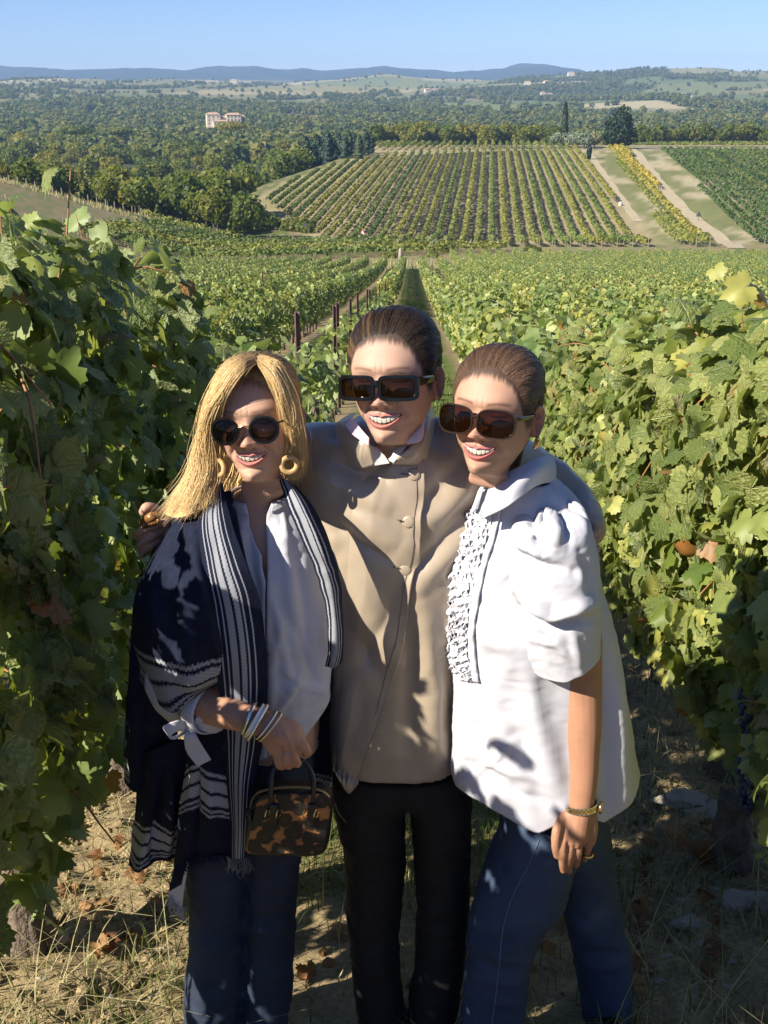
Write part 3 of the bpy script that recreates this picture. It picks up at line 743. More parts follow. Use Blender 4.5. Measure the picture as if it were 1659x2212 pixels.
def curtain(n, half, z0, z1, thick, seed, face=None, ragged=.14):
    """positions, normals and tips of leaves in a trellised vine 2*half long; row along y, local coordinates"""
    r = np.random.default_rng(seed); C, N = [], []
    y = r.uniform(-half, half, n); u = r.random(n)
    top = z1 + ragged * vnoise(np.stack((y * 3.1, np.full(n, seed * .7), np.zeros(n)), 1), 5) + ragged * .5 * r.normal(size=n)
    z = z0 + (top - z0) * r.random(n) ** .85
    s = np.where(r.random(n) < .5, -1.0, 1.0) if face is None else np.where(r.random(n) < .8, face, -face)
    rel = np.clip((z - z0) / (z1 - z0), 0, 1)
    wid = thick * (.75 + .35 * np.sin(np.pi * np.clip(rel, .05, 1) ** .8)) * (1 + .35 * vnoise(np.stack((y * 3, z * 3, s * 2 + seed), 1), 8))
    x = s * wid * (1 - .55 * r.random(n) ** 2)
    tp = sstep(.86, 1.02, rel)
    x = np.where(r.random(n) < tp * .7, r.uniform(-1, 1, n) * wid, x)
    N = np.stack((s * (1 - .75 * tp), r.normal(size=n) * .25, .38 + .9 * tp), 1) + r.normal(size=(n, 3)) * .62
    T = np.stack((s * .35, np.zeros(n), np.full(n, -.9)), 1) + r.normal(size=(n, 3)) * .7
    return np.stack((x, y, z), 1), N, T, r
def canes(nc, half, z0, z1, thick, seed):
    r = np.random.default_rng(seed); out = []
    for k in range(nc):
        y = r.uniform(-half, half); x = r.uniform(-.3, .3) * thick; top = z1 * r.uniform(.8, 1.06)
        p = [(x * .3, y, z0 - .05), (x, y + r.uniform(-.08, .08), z0 + (top - z0) * .4), (x + r.uniform(-1, 1) * thick * .6, y + r.uniform(-.16, .16), z0 + (top - z0) * .75), (x + r.uniform(-1, 1) * thick, y + r.uniform(-.25, .25), top)]
        out.append(tube(crom(np.array(p), 12), np.linspace(.0062, .0028, 12) * r.uniform(.8, 1.3), 6))
    for k in range(nc):                                       # side shoots that reach out of the canopy
        y = r.uniform(-half, half); z = r.uniform(z0, z1); s = r.choice((-1, 1))
        p = [(0, y, z), (s * thick * .7, y + r.uniform(-.1, .1), z + .05), (s * thick * 1.15, y + r.uniform(-.25, .25), z - r.uniform(-.05, .2))]
        out.append(tube(crom(np.array(p), 8), np.linspace(.0045, .002, 8), 5))
    return out
def trunk_vf(seed, h=.62, r0=.042):
    r = np.random.default_rng(seed); n = 26; t = np.linspace(0, 1, n)
    p = np.stack((.03 * np.sin(t * 5 + seed) * t, .04 * np.sin(t * 4 + seed * 2) * t, -.1 + t * (h + .1)), 1)
    V, Fs = tube(p, r0 * (1.25 - .45 * t + .2 * sstep(.85, 1, t)) * (1 + .12 * np.sin(t * 19 + seed)), 22)
    m = len(V) - 2; a = np.tile(np.arange(22), n)[:m]; N = normals(V, Fs)
    V[:m] += N[:m] * (.009 * np.sin(a * 2.3 + V[:m, 2] * 9 + seed) + .006 * fbm(np.c_[V[:m, :2] * 60, V[:m, 2:] * 9], 3, seed))[:, None]
    arm = [tube(crom(np.array([(0, 0, h - .03), (.01, s * .2, h + .05), (0, s * .5, h + .06)]), 10), np.linspace(r0 * .55, r0 * .3, 10), 10) for s in (-1, 1)]
    return join([(V, Fs)] + arm)
def bunch_vf(seed, n=52, L=.15, w=.045):
    r = np.random.default_rng(seed); parts = []
    for k in range(n):
        t = r.random() ** .8; a = r.uniform(0, 6.283); q = w * (1 - .75 * t) * math.sqrt(r.uniform(.35, 1))
        parts.append(ellipsoid((q * math.cos(a), q * math.sin(a), -t * L), (.0085,) * 3, 8, 6))
    return join(parts)
bunch_me = [mesh_data('grape_bunch', *bunch_vf(s), mats=M_grape) for s in range(3)]

G_NEAR_L, G_NEAR_R = 'grapevines at the near end of the shaded row', 'grapevines at the near end of the sunlit row'
def near_vine(loc, rz, n_obj, n_rest, z1, thick, face, seed, label, group, leafsize=.115, ext=0, bunches=()):
    """a vine in the foreground: each large leaf in view is an object of its own"""
    t = empty('grapevine', loc, rz); tag(t, label, 'grapevine', group)
    V, Fs = trunk_vf(seed, .62, .052); link('trunk', mesh_data('trunk', V, Fs, mats=M_vbark), t)
    for c in canes(9, .5, .6, z1, thick, seed): link('cane', mesh_data('cane', *c, mats=M_cane), t)
    C, N, T, r = curtain(n_obj + n_rest, .52, .56 if face > 0 else .44, z1, thick, seed, face)
    if ext:                                                   # long shoots that stand above the row
        for k in range(ext):
            y = r.uniform(-.5, .5); x = r.uniform(-.15, .25); h = r.uniform(.04, .16); b = np.array((x * .4, y, z1 - .3)); e = np.array((x, y + r.uniform(-.15, .15), z1 + h))
            link('cane', mesh_data('cane', *tube(crom(np.array([b, (b + e) / 2 + (.03, 0, 0), e]), 10), np.linspace(.0034, .0016, 10), 6), mats=M_cane), t)
            m = int(h * 26) + 3; q = r.random(m)[:, None] * (e - b - (0, 0, -.02)) + b + r.normal(size=(m, 3)) * (.06, .06, .03)
            q = q[:m]; C[-m * (k + 1):len(C) - m * k] = q
        pass
    S = leafsize * np.random.default_rng(seed + 5).uniform(.62, 1.3, len(C))
    Rm = leaf_frames(N, T)
    score = face * C[:, 0] * 2 + C[:, 2] * .55 - C[:, 1] * .15 + r.random(len(C)) * .35
    if ext: score[-60:] += .4
    o = np.argsort(-score); a, b = o[:n_obj], o[n_obj:]
    r2 = np.random.default_rng(seed + 9)
    for i in a:
        lo = link('leaf', leaf_me[int(r2.integers(len(leaf_me)))], t)
        M = Matrix([list(Rm[i][0] * S[i]) + [C[i][0]], list(Rm[i][1] * S[i]) + [C[i][1]], list(Rm[i][2] * S[i]) + [C[i][2]], [0, 0, 0, 1]])
        lo.matrix_basis = M
    V, Fs = scatter_leaves(C[b], Rm[b], S[b], fineL[:8], seed)
    tag(link('foliage', mesh_data('foliage', V, Fs, mats=M_leafs), t), kind='stuff')
    for k, (bx, by, bz) in enumerate(bunches):
        g = link('grape_bunch', bunch_me[k % 3], t); g['kind'] = 'stuff'; g.location = (bx, by, bz); g.rotation_euler = (0, 0, k)
    return t
rowang = -math.atan(.0245)
def rowpt(k, y): return (float(xrow(k, y)), y, tzs(float(xrow(k, y)), y) + .03)
lab_l = ['tall shaded grapevine closest to the camera, opposite the sunlit row', 'tall shaded grapevine with its gnarled trunk standing on bare clods', 'shaded grapevine just behind the shoulder in the navy shawl', 'shaded grapevine behind the blond hair', 'second shaded grapevine behind the blond hair, before the rusty stakes']
for i, (y, z1, th, nr) in enumerate([(.55, 1.52, .25, 420), (1.45, 1.54, .25, 420), (2.38, 1.92, .27, 760), (3.35, 1.86, .27, 680), (4.3, 1.58, .27, 560)]):
    near_vine(rowpt(-1, y), rowang, 90 if i == 0 else 300, nr, z1, th, 1, 20 + i, lab_l[i], G_NEAR_L, .108, ext=(0, 0, 6, 3, 0)[i],
              bunches=[(.1, -.2, .72), (.14, .1, .66), (.12, .35, .8)] if i in (1, 2) else [(.1, .1, .7)])
lab_r = ['sunlit grapevine nearest the picture edge with orange canes', 'sunlit grapevine with hanging blue grapes beside the white shirt', 'sunlit grapevine behind the puffed white sleeve', 'sunlit grapevine beside the dark ponytail', 'fifth sunlit grapevine along the row, above the gold earring', 'sixth sunlit grapevine along the row']
for i, (y, z1, th) in enumerate([(1.55, 1.62, .27), (2.5, 1.64, .27), (3.45, 1.58, .27), (4.4, 1.50, .27), (5.35, 1.46, .26), (6.3, 1.44, .26)]):
    near_vine(rowpt(0, y), rowang, (120, 300, 300, 300, 300, 260)[i], 640, z1, th, -1, 60 + i, lab_r[i], G_NEAR_R, .122 if i < 3 else .112, ext=(0, 2, 3, 2, 0, 0)[i],
              bunches=[(-.2, .0, .66), (-.22, .09, .72), (-.17, -.1, .6), (-.2, .2, .55), (-.24, -.02, .58)] if i in (1, 2) else [(-.15, .1, .6), (-.12, -.2, .65)])

# ---- the rest of the slope: one object for each vine as far as they are few enough
def vine_vf(seed, n, z1, thick, half=.56):
    C, N, T, r = curtain(n, half, .42, z1, thick, seed, None, .10); S = .125 * r.uniform(.7, 1.3, n)
    return scatter_leaves(C, leaf_frames(N, T), S, roughL, seed)
v_me = [mesh_data('foliage', *vine_vf(200 + s, 330, 1.45, .27), mats=M_leafs) for s in range(4)]
vs_me = [mesh_data('foliage', *vine_vf(220 + s, 95, 1.15, .20), mats=M_leafs) for s in range(2)]
vt_me = [mesh_data('trunk', *trunk_vf(90 + s, .5, .035), mats=M_vbark) for s in range(2)]
spots, rest = [], []
r_ = np.random.default_rng(5)
for k in range(-14, 26):
    y0 = 5.2 if k == -1 else (7.25 if k == 0 else 1.5)
    y1 = 131 if k < 0 else (131 if k < 2 else 154)
    y = y0 + r_.uniform(0, .3)
    while y < y1:
        xx = float(xrow(k, y))
        if abs(xx) < .42 * y + 2.2 and not (k < -1 and y < 2.5):
            small = k == -1 and 6.6 < y < 44
            if not (small and r_.random() < .42): (spots if True else rest).append((y + abs(k) * (1.2 if k > 0 else .5), k, xx, y, small))
        y += 1.02
spots.sort(); cnt = {-1: 5, 0: 6}
first = {}
for i, (_, k, xx, y, small) in enumerate(spots):
    if i >= 285: rest.append((xx, y, small)); continue
    cnt[k] = cnt.get(k, 0) + 1
    t = empty('grapevine', (xx, y, tzs(xx, y)), rowang + (math.pi if r_.random() < .5 else 0)); t.scale = (1, 1, r_.uniform(.92, 1.06) * (1.0 if k >= 0 else .99))
    if small: tag(t, f'{nth(cnt[k])} thin young grapevine from the camera among the rusty stakes', 'grapevine', 'young grapevines by the grass path')
    elif k < 0: tag(t, f'green grapevine, {nth(cnt[k])} from the camera in the {nth(-k)} row on the stakes side', 'grapevine', 'grapevines in rows on the stakes side of the path')
    else: tag(t, f'green grapevine, {nth(cnt[k])} from the camera in the {nth(k + 1)} sunlit row', 'grapevine', 'grapevines in the sunlit rows across the path')
    link('foliage', (vs_me if small else v_me)[int(r_.integers(2 if small else 4))], t)['kind'] = 'stuff'
    link('trunk', vt_me[i % 2], t)
src_v = []
for s in range(4):
    for o in bpy.data.objects:
        if o.data == v_me[s] and o.parent is not None: src_v.append(o); break
if rest:
    A = np.array([(a, b) for a, b, _ in rest])
    sm = np.array([c for _, _, c in rest])
    gn_scatter('vineyard_slope', np.stack((A[:, 0], A[:, 1], tz(A[:, 0], A[:, 1])), 1), rowang + np.where(r_.random(len(A)) < .5, 0, math.pi), np.where(sm, .75, r_.uniform(.93, 1.07, len(A))), r_.integers(0, len(src_v), len(A)), src_v)

# ---- rows seen from afar: one object for each row
M_hill = foliage_mat('hill_vine_foliage', (.115, .150, .030), (.245, .255, .070), .25, .6, per='island', spec=.25)
M_yel = foliage_mat('yellowing_vine_foliage', (.22, .22, .045), (.42, .36, .10), .35, .6, per='island', spec=.25)
M_grn = foliage_mat('dark_vine_foliage', (.070, .110, .030), (.125, .165, .048), .25, .6, per='island', spec=.25)
M_stake = simple_mat('weathered_stake', (.30, .25, .20), .9, .3, 20)
def far_row(p0, p1, label, group, mat, h=1.5, w=.34, dens=7.0, size=.42, seed=0, skip=.03, cat='vine row'):
    p0 = np.array(p0, float); p1 = np.array(p1, float); L = np.linalg.norm(p1 - p0)
    if L < 3: return
    r = np.random.default_rng(seed); n = int(L * dens); s = np.sort(r.random(n))
    gap = vnoise(v3(s * L * .35, seed * 3.1), 9) > -1 + skip * 9
    s = s[gap]; n = len(s); q = p0 + (p1 - p0) * s[:, None]; d = (p1 - p0) / L; nn = np.array((-d[1], d[0]))
    a = r.uniform(-.25, math.pi + .25, n); hh = h * (1 + .16 * vnoise(v3(s * L * .8, seed), 3))
    off = np.cos(a) * w; zz = .45 + (hh - .45) * (.5 + .5 * np.sin(a)) * r.uniform(.55, 1, n)
    C = np.stack((q[:, 0] + nn[0] * off, q[:, 1] + nn[1] * off, tz(q[:, 0], q[:, 1]) + zz), 1)
    N = np.stack((nn[0] * np.cos(a), nn[1] * np.cos(a), np.sin(a) + .25), 1) + r.normal(size=(n, 3)) * .45
    V, q4 = cards(C, N, size, seed); z0 = tzs(*p0)
    t = empty('vine_row', (p0[0], p0[1], z0)); tag(t, label, cat, group)
    f = obj('foliage', V, q4, mat, t, smooth=False); f['kind'] = 'stuff'
    st = [box((*(p0 + d * k), tzs(*(p0 + d * k)) + .75), (.08, .08, 1.7)) for k in np.arange(0, L + .1, 6.0)]
    V, Fs = join(st); tag(obj('stakes', V, Fs, M_stake, t, smooth=False), kind='stuff')
def clip_rows(poly, d, spacing, off0=0.0):
    """spans of parallel lines of direction d inside a polygon"""
    poly = np.array(poly, float); d = np.array(d, float) / np.linalg.norm(d); nn = np.array((d[1], -d[0]))
    c = poly @ nn; out = []
    for s in np.arange(c.min() + spacing / 2 + off0, c.max(), spacing):
        ts = []
        for i in range(len(poly)):
            a, b = poly[i], poly[(i + 1) % len(poly)]; ca, cb = a @ nn - s, b @ nn - s
            if (ca < 0) != (cb < 0): t = ca / (ca - cb); ts.append((a + (b - a) * t) @ d)
        ts.sort()
        for u, v in zip(ts[::2], ts[1::2]): out.append((nn * s + d * u, nn * s + d * v))
    return out
gp = lambda L: [tuple(ground_hit(a, b, 120, 600)[:2]) for a, b in L]
hill_poly = [(-11.5, 208), (-27, 260), (-22, 302), (-12, 342)] + gp([(845, 338), (1000, 329), (1246, 323), (1425, 534), (850, 534)])
hr = clip_rows(hill_poly, (.09, 1), 2.5)
for i, (a, b) in enumerate(hr):
    far_row(a, b, f'{nth(i + 1)} long vine row from the wood side in the striped hill vineyard', 'vine rows of the hill vineyard', M_hill, seed=i + 1, dens=19, size=.40, h=1.5, w=.42, skip=.01)
for i, (a, b) in enumerate(clip_rows([(-5, 389), (-2, 432), (64, 432), (66, 400)], (.09, 1), 2.55)):
    far_row(a, b, f'{nth(i + 1)} short vine row from the cypress end along the crest track', 'vine rows at the crest of the hill', M_hill, seed=100 + i, h=1.9, w=.4, size=.5)
for i, (a, b) in enumerate(clip_rows([(80, 412), (82, 424), (178, 432), (178, 417)], (1, .06), 2.6)):
    far_row(a, b, f'{nth(len(clip_rows([(80, 412), (82, 424), (178, 432), (178, 417)], (1, .06), 2.6)) - i)} pale vine row beyond the crest track, past the dark tree', 'vine rows beyond the crest track', M_hill, seed=150 + i, h=1.8, w=.4, size=.5)
for i, (a, b) in enumerate(clip_rows(gp([(1488, 534), (1558, 534), (1346, 322), (1308, 324)]), (.10, 1), 2.2)):
    far_row(a, b, f'{nth(i + 1)} yellowing vine row from the grass bank, before the dirt road', 'yellowing vine rows beside the dirt road', M_yel, seed=180 + i, h=2.0, w=.55, size=.45, dens=12)
for i, (a, b) in enumerate(clip_rows(gp([(1636, 528), (1424, 327), (1800, 330), (2100, 528)]), (.12, 1), 2.5)):
    far_row(a, b, f'{nth(i + 1)} dark green vine row in the field past the dirt road', 'vine rows past the dirt road', M_grn, seed=220 + i, h=1.7, w=.5, size=.5, dens=10)
for i, (a, b) in enumerate(clip_rows([(-41, 142), (-30, 144), (18, 169), (19, 174), (-8, 190), (-36, 188)], (1, .26), 2.2)):
    far_row(a, b, f'{nth(99 - i) if False else nth(i + 1)} crosswise vine row counted down from the hill vineyard' , 'crosswise vine rows below the hill', M_hill, seed=300 + i, h=1.5, w=.5, size=.36, dens=17)
for i, (a, b) in enumerate(clip_rows([(-42, 197), (-27, 200), (-25, 204), (-42, 204)], (1, .05), 2.2)):
    far_row(a, b, f'{nth(i + 1)} short vine row counted down the dry bank below the wood', 'vine rows at the foot of the dry bank', M_hill, seed=340 + i, h=1.5, w=.5, size=.36, dens=14)
# ================================================================ people: tools
def loft(levels, N=96, M=110, e=2.3, gap=None, closed_ends=True, hem=False):
    """horizontal superelliptic sections through (py, x left, x right, Y, half depth); gap: (py, x left, x right) of a front opening"""
    L = np.array(levels, float); end = L[-1, 0]
    zz = lambda q, Y: CAMZ - TAN(q) * Y
    if hem:                                     # the lowest level tells where the front hem is seen
        z1 = zz(L[-1, 0], L[-1, 3] - L[-1, 4]); end = CAMP_PY(z1, L[-1, 3])
    py = np.linspace(L[0, 0], end, M); A = pchip(L[:, 0], L[:, 1:], py)
    V = []
    if gap is not None:
        g = np.array(gap, float); pf = np.array([CAMP_PY(zz(py[j], A[j, 2]), A[j, 2] - A[j, 3]) for j in range(M)])
        G = np.stack((np.interp(pf, g[:, 0], g[:, 1]), np.interp(pf, g[:, 0], g[:, 2])), 1)
    for j in range(M):
        xl, xr, Y, b = A[j]; c = P((xl + xr) / 2, py[j], Y); a = (xr - xl) / 2 * PXM(py[j], Y)
        if gap is None: ph = np.linspace(0, 2 * np.pi, N, endpoint=False)
        else:
            m = PXM(pf[j], Y - b)
            def ang(px):
                s = np.clip((px - (xl + xr) / 2) * m / a, -.98, .98); return np.sign(s) * np.arcsin(np.abs(s) ** (e / 2))
            ph = np.linspace(ang(G[j, 1]) + 1e-4, ang(G[j, 0]) + 2 * np.pi - 1e-4, N)
        s, k = np.sin(ph), np.cos(ph)
        V.append(np.stack((c[0] + a * np.sign(s) * np.abs(s) ** (2 / e), c[1] - b * np.sign(k) * np.abs(k) ** (2 / e), np.full(N, c[2])), 1))
    V = np.concatenate(V); Fs = [grid_faces(N, M, wrap_u=gap is None)]
    if gap is None and closed_ends:
        V = np.r_[V, V[:N].mean(0)[None], V[-N:].mean(0)[None]] if False else np.r_[V, [V[:N].mean(0)], [V[(M - 1) * N:M * N].mean(0)]]
        i = np.arange(N); j = (i + 1) % N; n = M * N
        Fs.append(np.r_[np.stack((j, i, np.full(N, n)), 1), np.stack((i + (M - 1) * N, j + (M - 1) * N, np.full(N, n + 1)), 1)])
    return V, flip(Fs)
def CAMP_PY(z, Y):
    """picture height of a point at height z and distance Y"""
    return 1106.0 - F * math.tan(PITCH - math.atan2(CAMZ - z, Y))
def flip(Fs): return [f[:, ::-1] for f in Fs]
def sheet(rows, nu=60, nv=80):
    """smooth surface through rows of picture positions with distances (px, py, Y)"""
    G = np.array([crom(np.array([P(*p) for p in r]), nu) for r in rows]); k = np.linspace(0, 1, len(rows))
    if len(rows) == 2: O = np.array([G[0] * (1 - t) + G[1] * t for t in np.linspace(0, 1, nv)])
    else:
        d = np.r_[0, np.cumsum(np.linalg.norm(np.diff(G, axis=0), axis=2).mean(1))]; d /= d[-1]
        O = crom_at(G.reshape(len(rows), -1), d, np.linspace(0, 1, nv)).reshape(nv, nu, 3)
    u, v = np.meshgrid(np.linspace(0, 1, nu), np.linspace(0, 1, nv))
    return O.reshape(-1, 3), [grid_faces(nu, nv)], u.ravel(), v.ravel()
def seg_dist(q, pts):
    """distance of points q (n,2) to a polyline, and the fraction along it"""
    pts = np.array(pts, float); D = np.full(len(q), 1e9); T = np.zeros(len(q)); n = len(pts) - 1
    for i in range(n):
        a, b = pts[i], pts[i + 1]; ab = b - a; t = np.clip(((q - a) @ ab) / (ab @ ab), 0, 1)
        d = np.linalg.norm(q - a - t[:, None] * ab, axis=1); m = d < D; D[m] = d[m]; T[m] = (i + t[m]) / n
    return D, T
def folds(V, Fs, lines, both=False):
    """raise or sink creases: (points in the picture, amount in m, width)"""
    N = normals(V, Fs); q = proj(V); view = V - np.array((0, 0, CAMZ)); view /= np.linalg.norm(view, axis=1)[:, None]
    f = np.ones(len(V)) if both else np.clip((.25 - (N * view).sum(1)) / .4, 0, 1)
    h = np.zeros(len(V))
    for pts, amp, w in lines:
        D, T = seg_dist(q, pts); h += amp * np.exp(-(D / w) ** 2) * (np.sin(np.pi * np.clip(T, .06, .94)) ** .5)
    return V + N * (h * f * FOLD)[:, None]
FOLD = 1.45
def crumple(V, Fs, amp, scale, seed=0, stretch=(1, 1, 1), ridged=True):
    N = normals(V, Fs); p = V * scale * np.array(stretch)
    w = np.stack((vnoise(p * .6, seed + 50), vnoise(p * .6 + 9, seed + 51), vnoise(p * .6 + 17, seed + 52)), 1)
    p = p + .8 * w
    h = (1 - 2 * np.abs(vnoise(p, seed))) * .6 + (1 - 2 * np.abs(vnoise(p * 2.1, seed + 3))) * .3 + .2 * vnoise(p * 4, seed + 5) if ridged else fbm(p, 3, seed)
    return V + N * (amp * h)[:, None]
CAMP = Vector((0, 0, CAMZ))
def caster(V, Fs):
    polys = [tuple(int(i) for i in p) for f in Fs for p in f]
    return BVHTree.FromPolygons([Vector(v) for v in V], polys)
def hit(bvh, px, py, Y=2.0):
    d = Vector(P(px, py, 2.0)) - CAMP; d.normalize(); r = bvh.ray_cast(CAMP, d)
    if r[0] is None: return P(px, py, Y), np.array((0, -1, 0.2))
    n = np.array(r[1]); n = n if n @ np.array(d) < 0 else -n
    return np.array(r[0]), n
def conform(bvh, rows, nu, nv, off, Y=2.0):
    """a sheet laid on a surface: rows of picture positions (px, py); off(u, v) in m"""
    G = np.array([crom(np.array([(p[0], p[1], 0) for p in r], float), nu) for r in rows]); k = np.linspace(0, 1, len(rows))
    O = crom_at(G.reshape(len(rows), -1), k, np.linspace(0, 1, nv)).reshape(nv, nu, 3) if len(rows) > 2 else np.array([G[0] * (1 - t) + G[1] * t for t in np.linspace(0, 1, nv)])
    V = np.zeros((nv * nu, 3)); u, v = np.meshgrid(np.linspace(0, 1, nu), np.linspace(0, 1, nv)); u, v = u.ravel(), v.ravel()
    for i, q in enumerate(O.reshape(-1, 3)):
        p, n = hit(bvh, q[0], q[1], Y); V[i] = p + n * off(u[i], v[i])
    g = V.reshape(nv, nu, 3)
    for _ in range(2):
        s = g.copy(); s[1:-1, 1:-1] = (g[1:-1, 1:-1] * 2 + g[:-2, 1:-1] + g[2:, 1:-1] + g[1:-1, :-2] + g[1:-1, 2:]) / 6; g = s
    return g.reshape(-1, 3), [grid_faces(nu, nv)], u, v
def thick(o, t, off=0):
    m = o.modifiers.new('thickness', 'SOLIDIFY'); m.thickness = t; m.offset = off; return o

# ---------------------------------------------------------------- materials of people
def skin_mat(name, rough=.56):
    t = NT(name); c = t.attr()
    c = t.mix(.22, c, t.mix(t.noise(260, 5, rough=.7), (.70, .52, .48), (1.2, 1.1, 1.05)), 'MULTIPLY')
    b = t.bsdf(c, rough, t.bump(t.noise(700, 4), .22, .0010), Subsurface_Weight=.2, Subsurface_Scale=.012, Specular_IOR_Level=.32)
    b.inputs['Subsurface Radius'].default_value = (1, .35, .2); return t.m
M_skin = skin_mat('skin')
def hair_mat(name, rough=.42):
    t = NT(name); t.bsdf(t.attr(), rough, None, Specular_IOR_Level=.35); return t.m
M_hair = hair_mat('hair')
def cloth(name, c, rough=.75, var=.05, weave=900, bump=.12, **kw):
    t = NT(name); c = np.array(c)
    col = t.mix(t.noise(14, 4), tuple(c * (1 - var)), tuple(np.clip(c * (1 + var), 0, 1)))
    t.bsdf(col, rough, t.bump(t.noise(weave, 2), bump, .001), **kw); return t.m
M_white = cloth('white_cotton', (.48, .475, .515), .8, .015, 1100, .08)
M_taupe = cloth('taupe_satin', (.335, .268, .195), .33, .04, 1500, .04, Sheen_Weight=.15, Specular_IOR_Level=.55)
M_pink = cloth('pale_pink_lining', (.62, .50, .50), .5, .02)
M_black = cloth('black_trouser_cloth', (.0028, .0028, .004), .8, .1)
def denim(name, a, b, wear):
    t = NT(name); n = t.noise(7, 4); w = t.n('TexWave'); w.inputs['Scale'].default_value = 260; w.inputs['Distortion'].default_value = 3; w.bands_direction = 'X'
    t.t.links.new(t.pos(), w.inputs['Vector'])
    c = t.ramp(n, [(.3, a), (.62, b), (.8, wear)]); c = t.mix(.35, c, t.mix(w.outputs[1], (.55, .6, .7), (1.3, 1.3, 1.3)), 'MULTIPLY')
    t.bsdf(c, .85, t.bump(t.noise(1200, 2), .2, .001)); return t.m
M_denim_d = denim('dark_denim', (.010, .017, .036), (.018, .030, .060), (.05, .08, .14))
M_denim = denim('blue_denim', (.020, .036, .072), (.036, .060, .112), (.085, .125, .19))
def vcol_cloth(name, rough=.9):
    t = NT(name); c = t.attr(); t.bsdf(c, rough, t.bump(t.noise(700, 3), .35, .0015), Specular_IOR_Level=.15); return t.m
M_shawl = vcol_cloth('navy_wool_with_stripes')
M_gold = simple_mat('gold', (.85, .58, .22), .22, .05, 50, Metallic=1.0)
M_silver = simple_mat('silver', (.75, .74, .72), .25, .05, 50, Metallic=1.0)
M_blackp = simple_mat('glossy_black_acetate', (.005, .005, .006), .15, .1, 40, Specular_IOR_Level=.25)
M_tort = simple_mat('dark_tortoise_acetate', (.022, .012, .006), .14, .6, 120)
M_leather = simple_mat('black_leather', (.012, .012, .013), .32, .2, 60, .3, 700, .001)
def lens_mat(name, tint, tr):
    t = NT(name); a = t.n('BsdfTransparent'); t.set(a.inputs[0], tint); g = t.n('BsdfGlossy'); g.inputs['Roughness'].default_value = .04; t.set(g.inputs['Color'], (.9, .9, .9))
    d = t.n('BsdfDiffuse'); t.set(d.inputs[0], tuple(np.array(tint) * .25)); m1 = t.n('MixShader'); m1.inputs[0].default_value = tr
    t.t.links.new(d.outputs[0], m1.inputs[1]); t.t.links.new(a.outputs[0], m1.inputs[2])
    f = t.n('Fresnel'); f.inputs[0].default_value = 1.28; m = t.n('MixShader'); t.t.links.new(f.outputs[0], m.inputs[0])
    t.t.links.new(m1.outputs[0], m.inputs[1]); t.t.links.new(g.outputs[0], m.inputs[2]); t.t.links.new(m.outputs[0], t.out.inputs[0]); return t.m
M_lens_g = lens_mat('smoke_lens', (.035, .028, .03), .85)
M_lens_b = lens_mat('brown_lens', (.065, .036, .014), .85)
M_lens_r = lens_mat('red_brown_lens', (.085, .042, .024), .85)
_t = NT('tooth_enamel'); _t.bsdf(_t.attr(), .25); M_tooth = _t.m

# ---------------------------------------------------------------- head
HP = np.array([  # z, half width, front, back, exponent
 (.1120, .002, .010, .012, 2.0), (.1100, .022, -.014, .036, 2.0), (.1045, .0385, -.037, .056, 2.0), (.0935, .0535, -.058, .0745, 2.05), (.0780, .0645, -.0745, .0880, 2.15),
 (.0580, .0712, -.0860, .0970, 2.25), (.0350, .0738, -.0925, .1000, 2.3), (.0180, .0732, -.0945, .0980, 2.3), (.0000, .0712, -.0890, .0930, 2.3), (-.0200, .0702, -.0868, .0850, 2.25),
 (-.0400, .0680, -.0872, .0760, 2.15), (-.0600, .0632, -.0872, .0660, 2.05), (-.0780, .0530, -.0835, .0600, 1.85), (-.0930, .0435, -.0855, .0570, 1.75), (-.1040, .0360, -.0825, .0560, 1.75),
 (-.1110, .0345, -.0710, .0555, 1.75), (-.1150, .0370, -.0450, .0555, 1.95), (-.1190, .0405, -.0200, .0570, 2.0), (-.1260, .0440, -.0060, .0590, 2.0), (-.1340, .0455, .0010, .0620, 2.0), (-.1480, .0475, .0030, .0640, 2.0)])
def head_phis(N=216):
    t = np.linspace(-1, 1, N, endpoint=False); return np.pi * np.sign(t) * (.52 * np.abs(t) + .48 * np.abs(t) ** 3.2)
PHI = head_phis()
HL = np.array([(0, .072), (22, .069), (40, .054), (56, .026), (68, -.004), (78, -.022), (86, -.016), (96, .014), (112, -.030), (135, -.085), (180, -.10)])
def head_surface(z, phi, wj=1.0):
    """bare skull and jaw surface without features (z, phi arrays of one shape)"""
    z = np.asarray(z, float); A = pchip(-HP[:, 0], HP[:, 1:], -z.ravel()).reshape(z.shape + (4,))
    w, f, b, e = A[..., 0] * (1 + (wj - 1) * sstep(-.02, -.07, z)), A[..., 1], A[..., 2], A[..., 3]
    s, c = np.sin(phi), np.cos(phi); yc = f * .12 + b * .10
    x = w * np.sign(s) * np.abs(s) ** (2 / e); y = np.where(c > 0, yc + (f - yc) * np.abs(c) ** (2 / e), yc + (b - yc) * np.abs(c) ** (2 / 2.1))
    return np.stack((x, y, z + 0 * phi), -1)
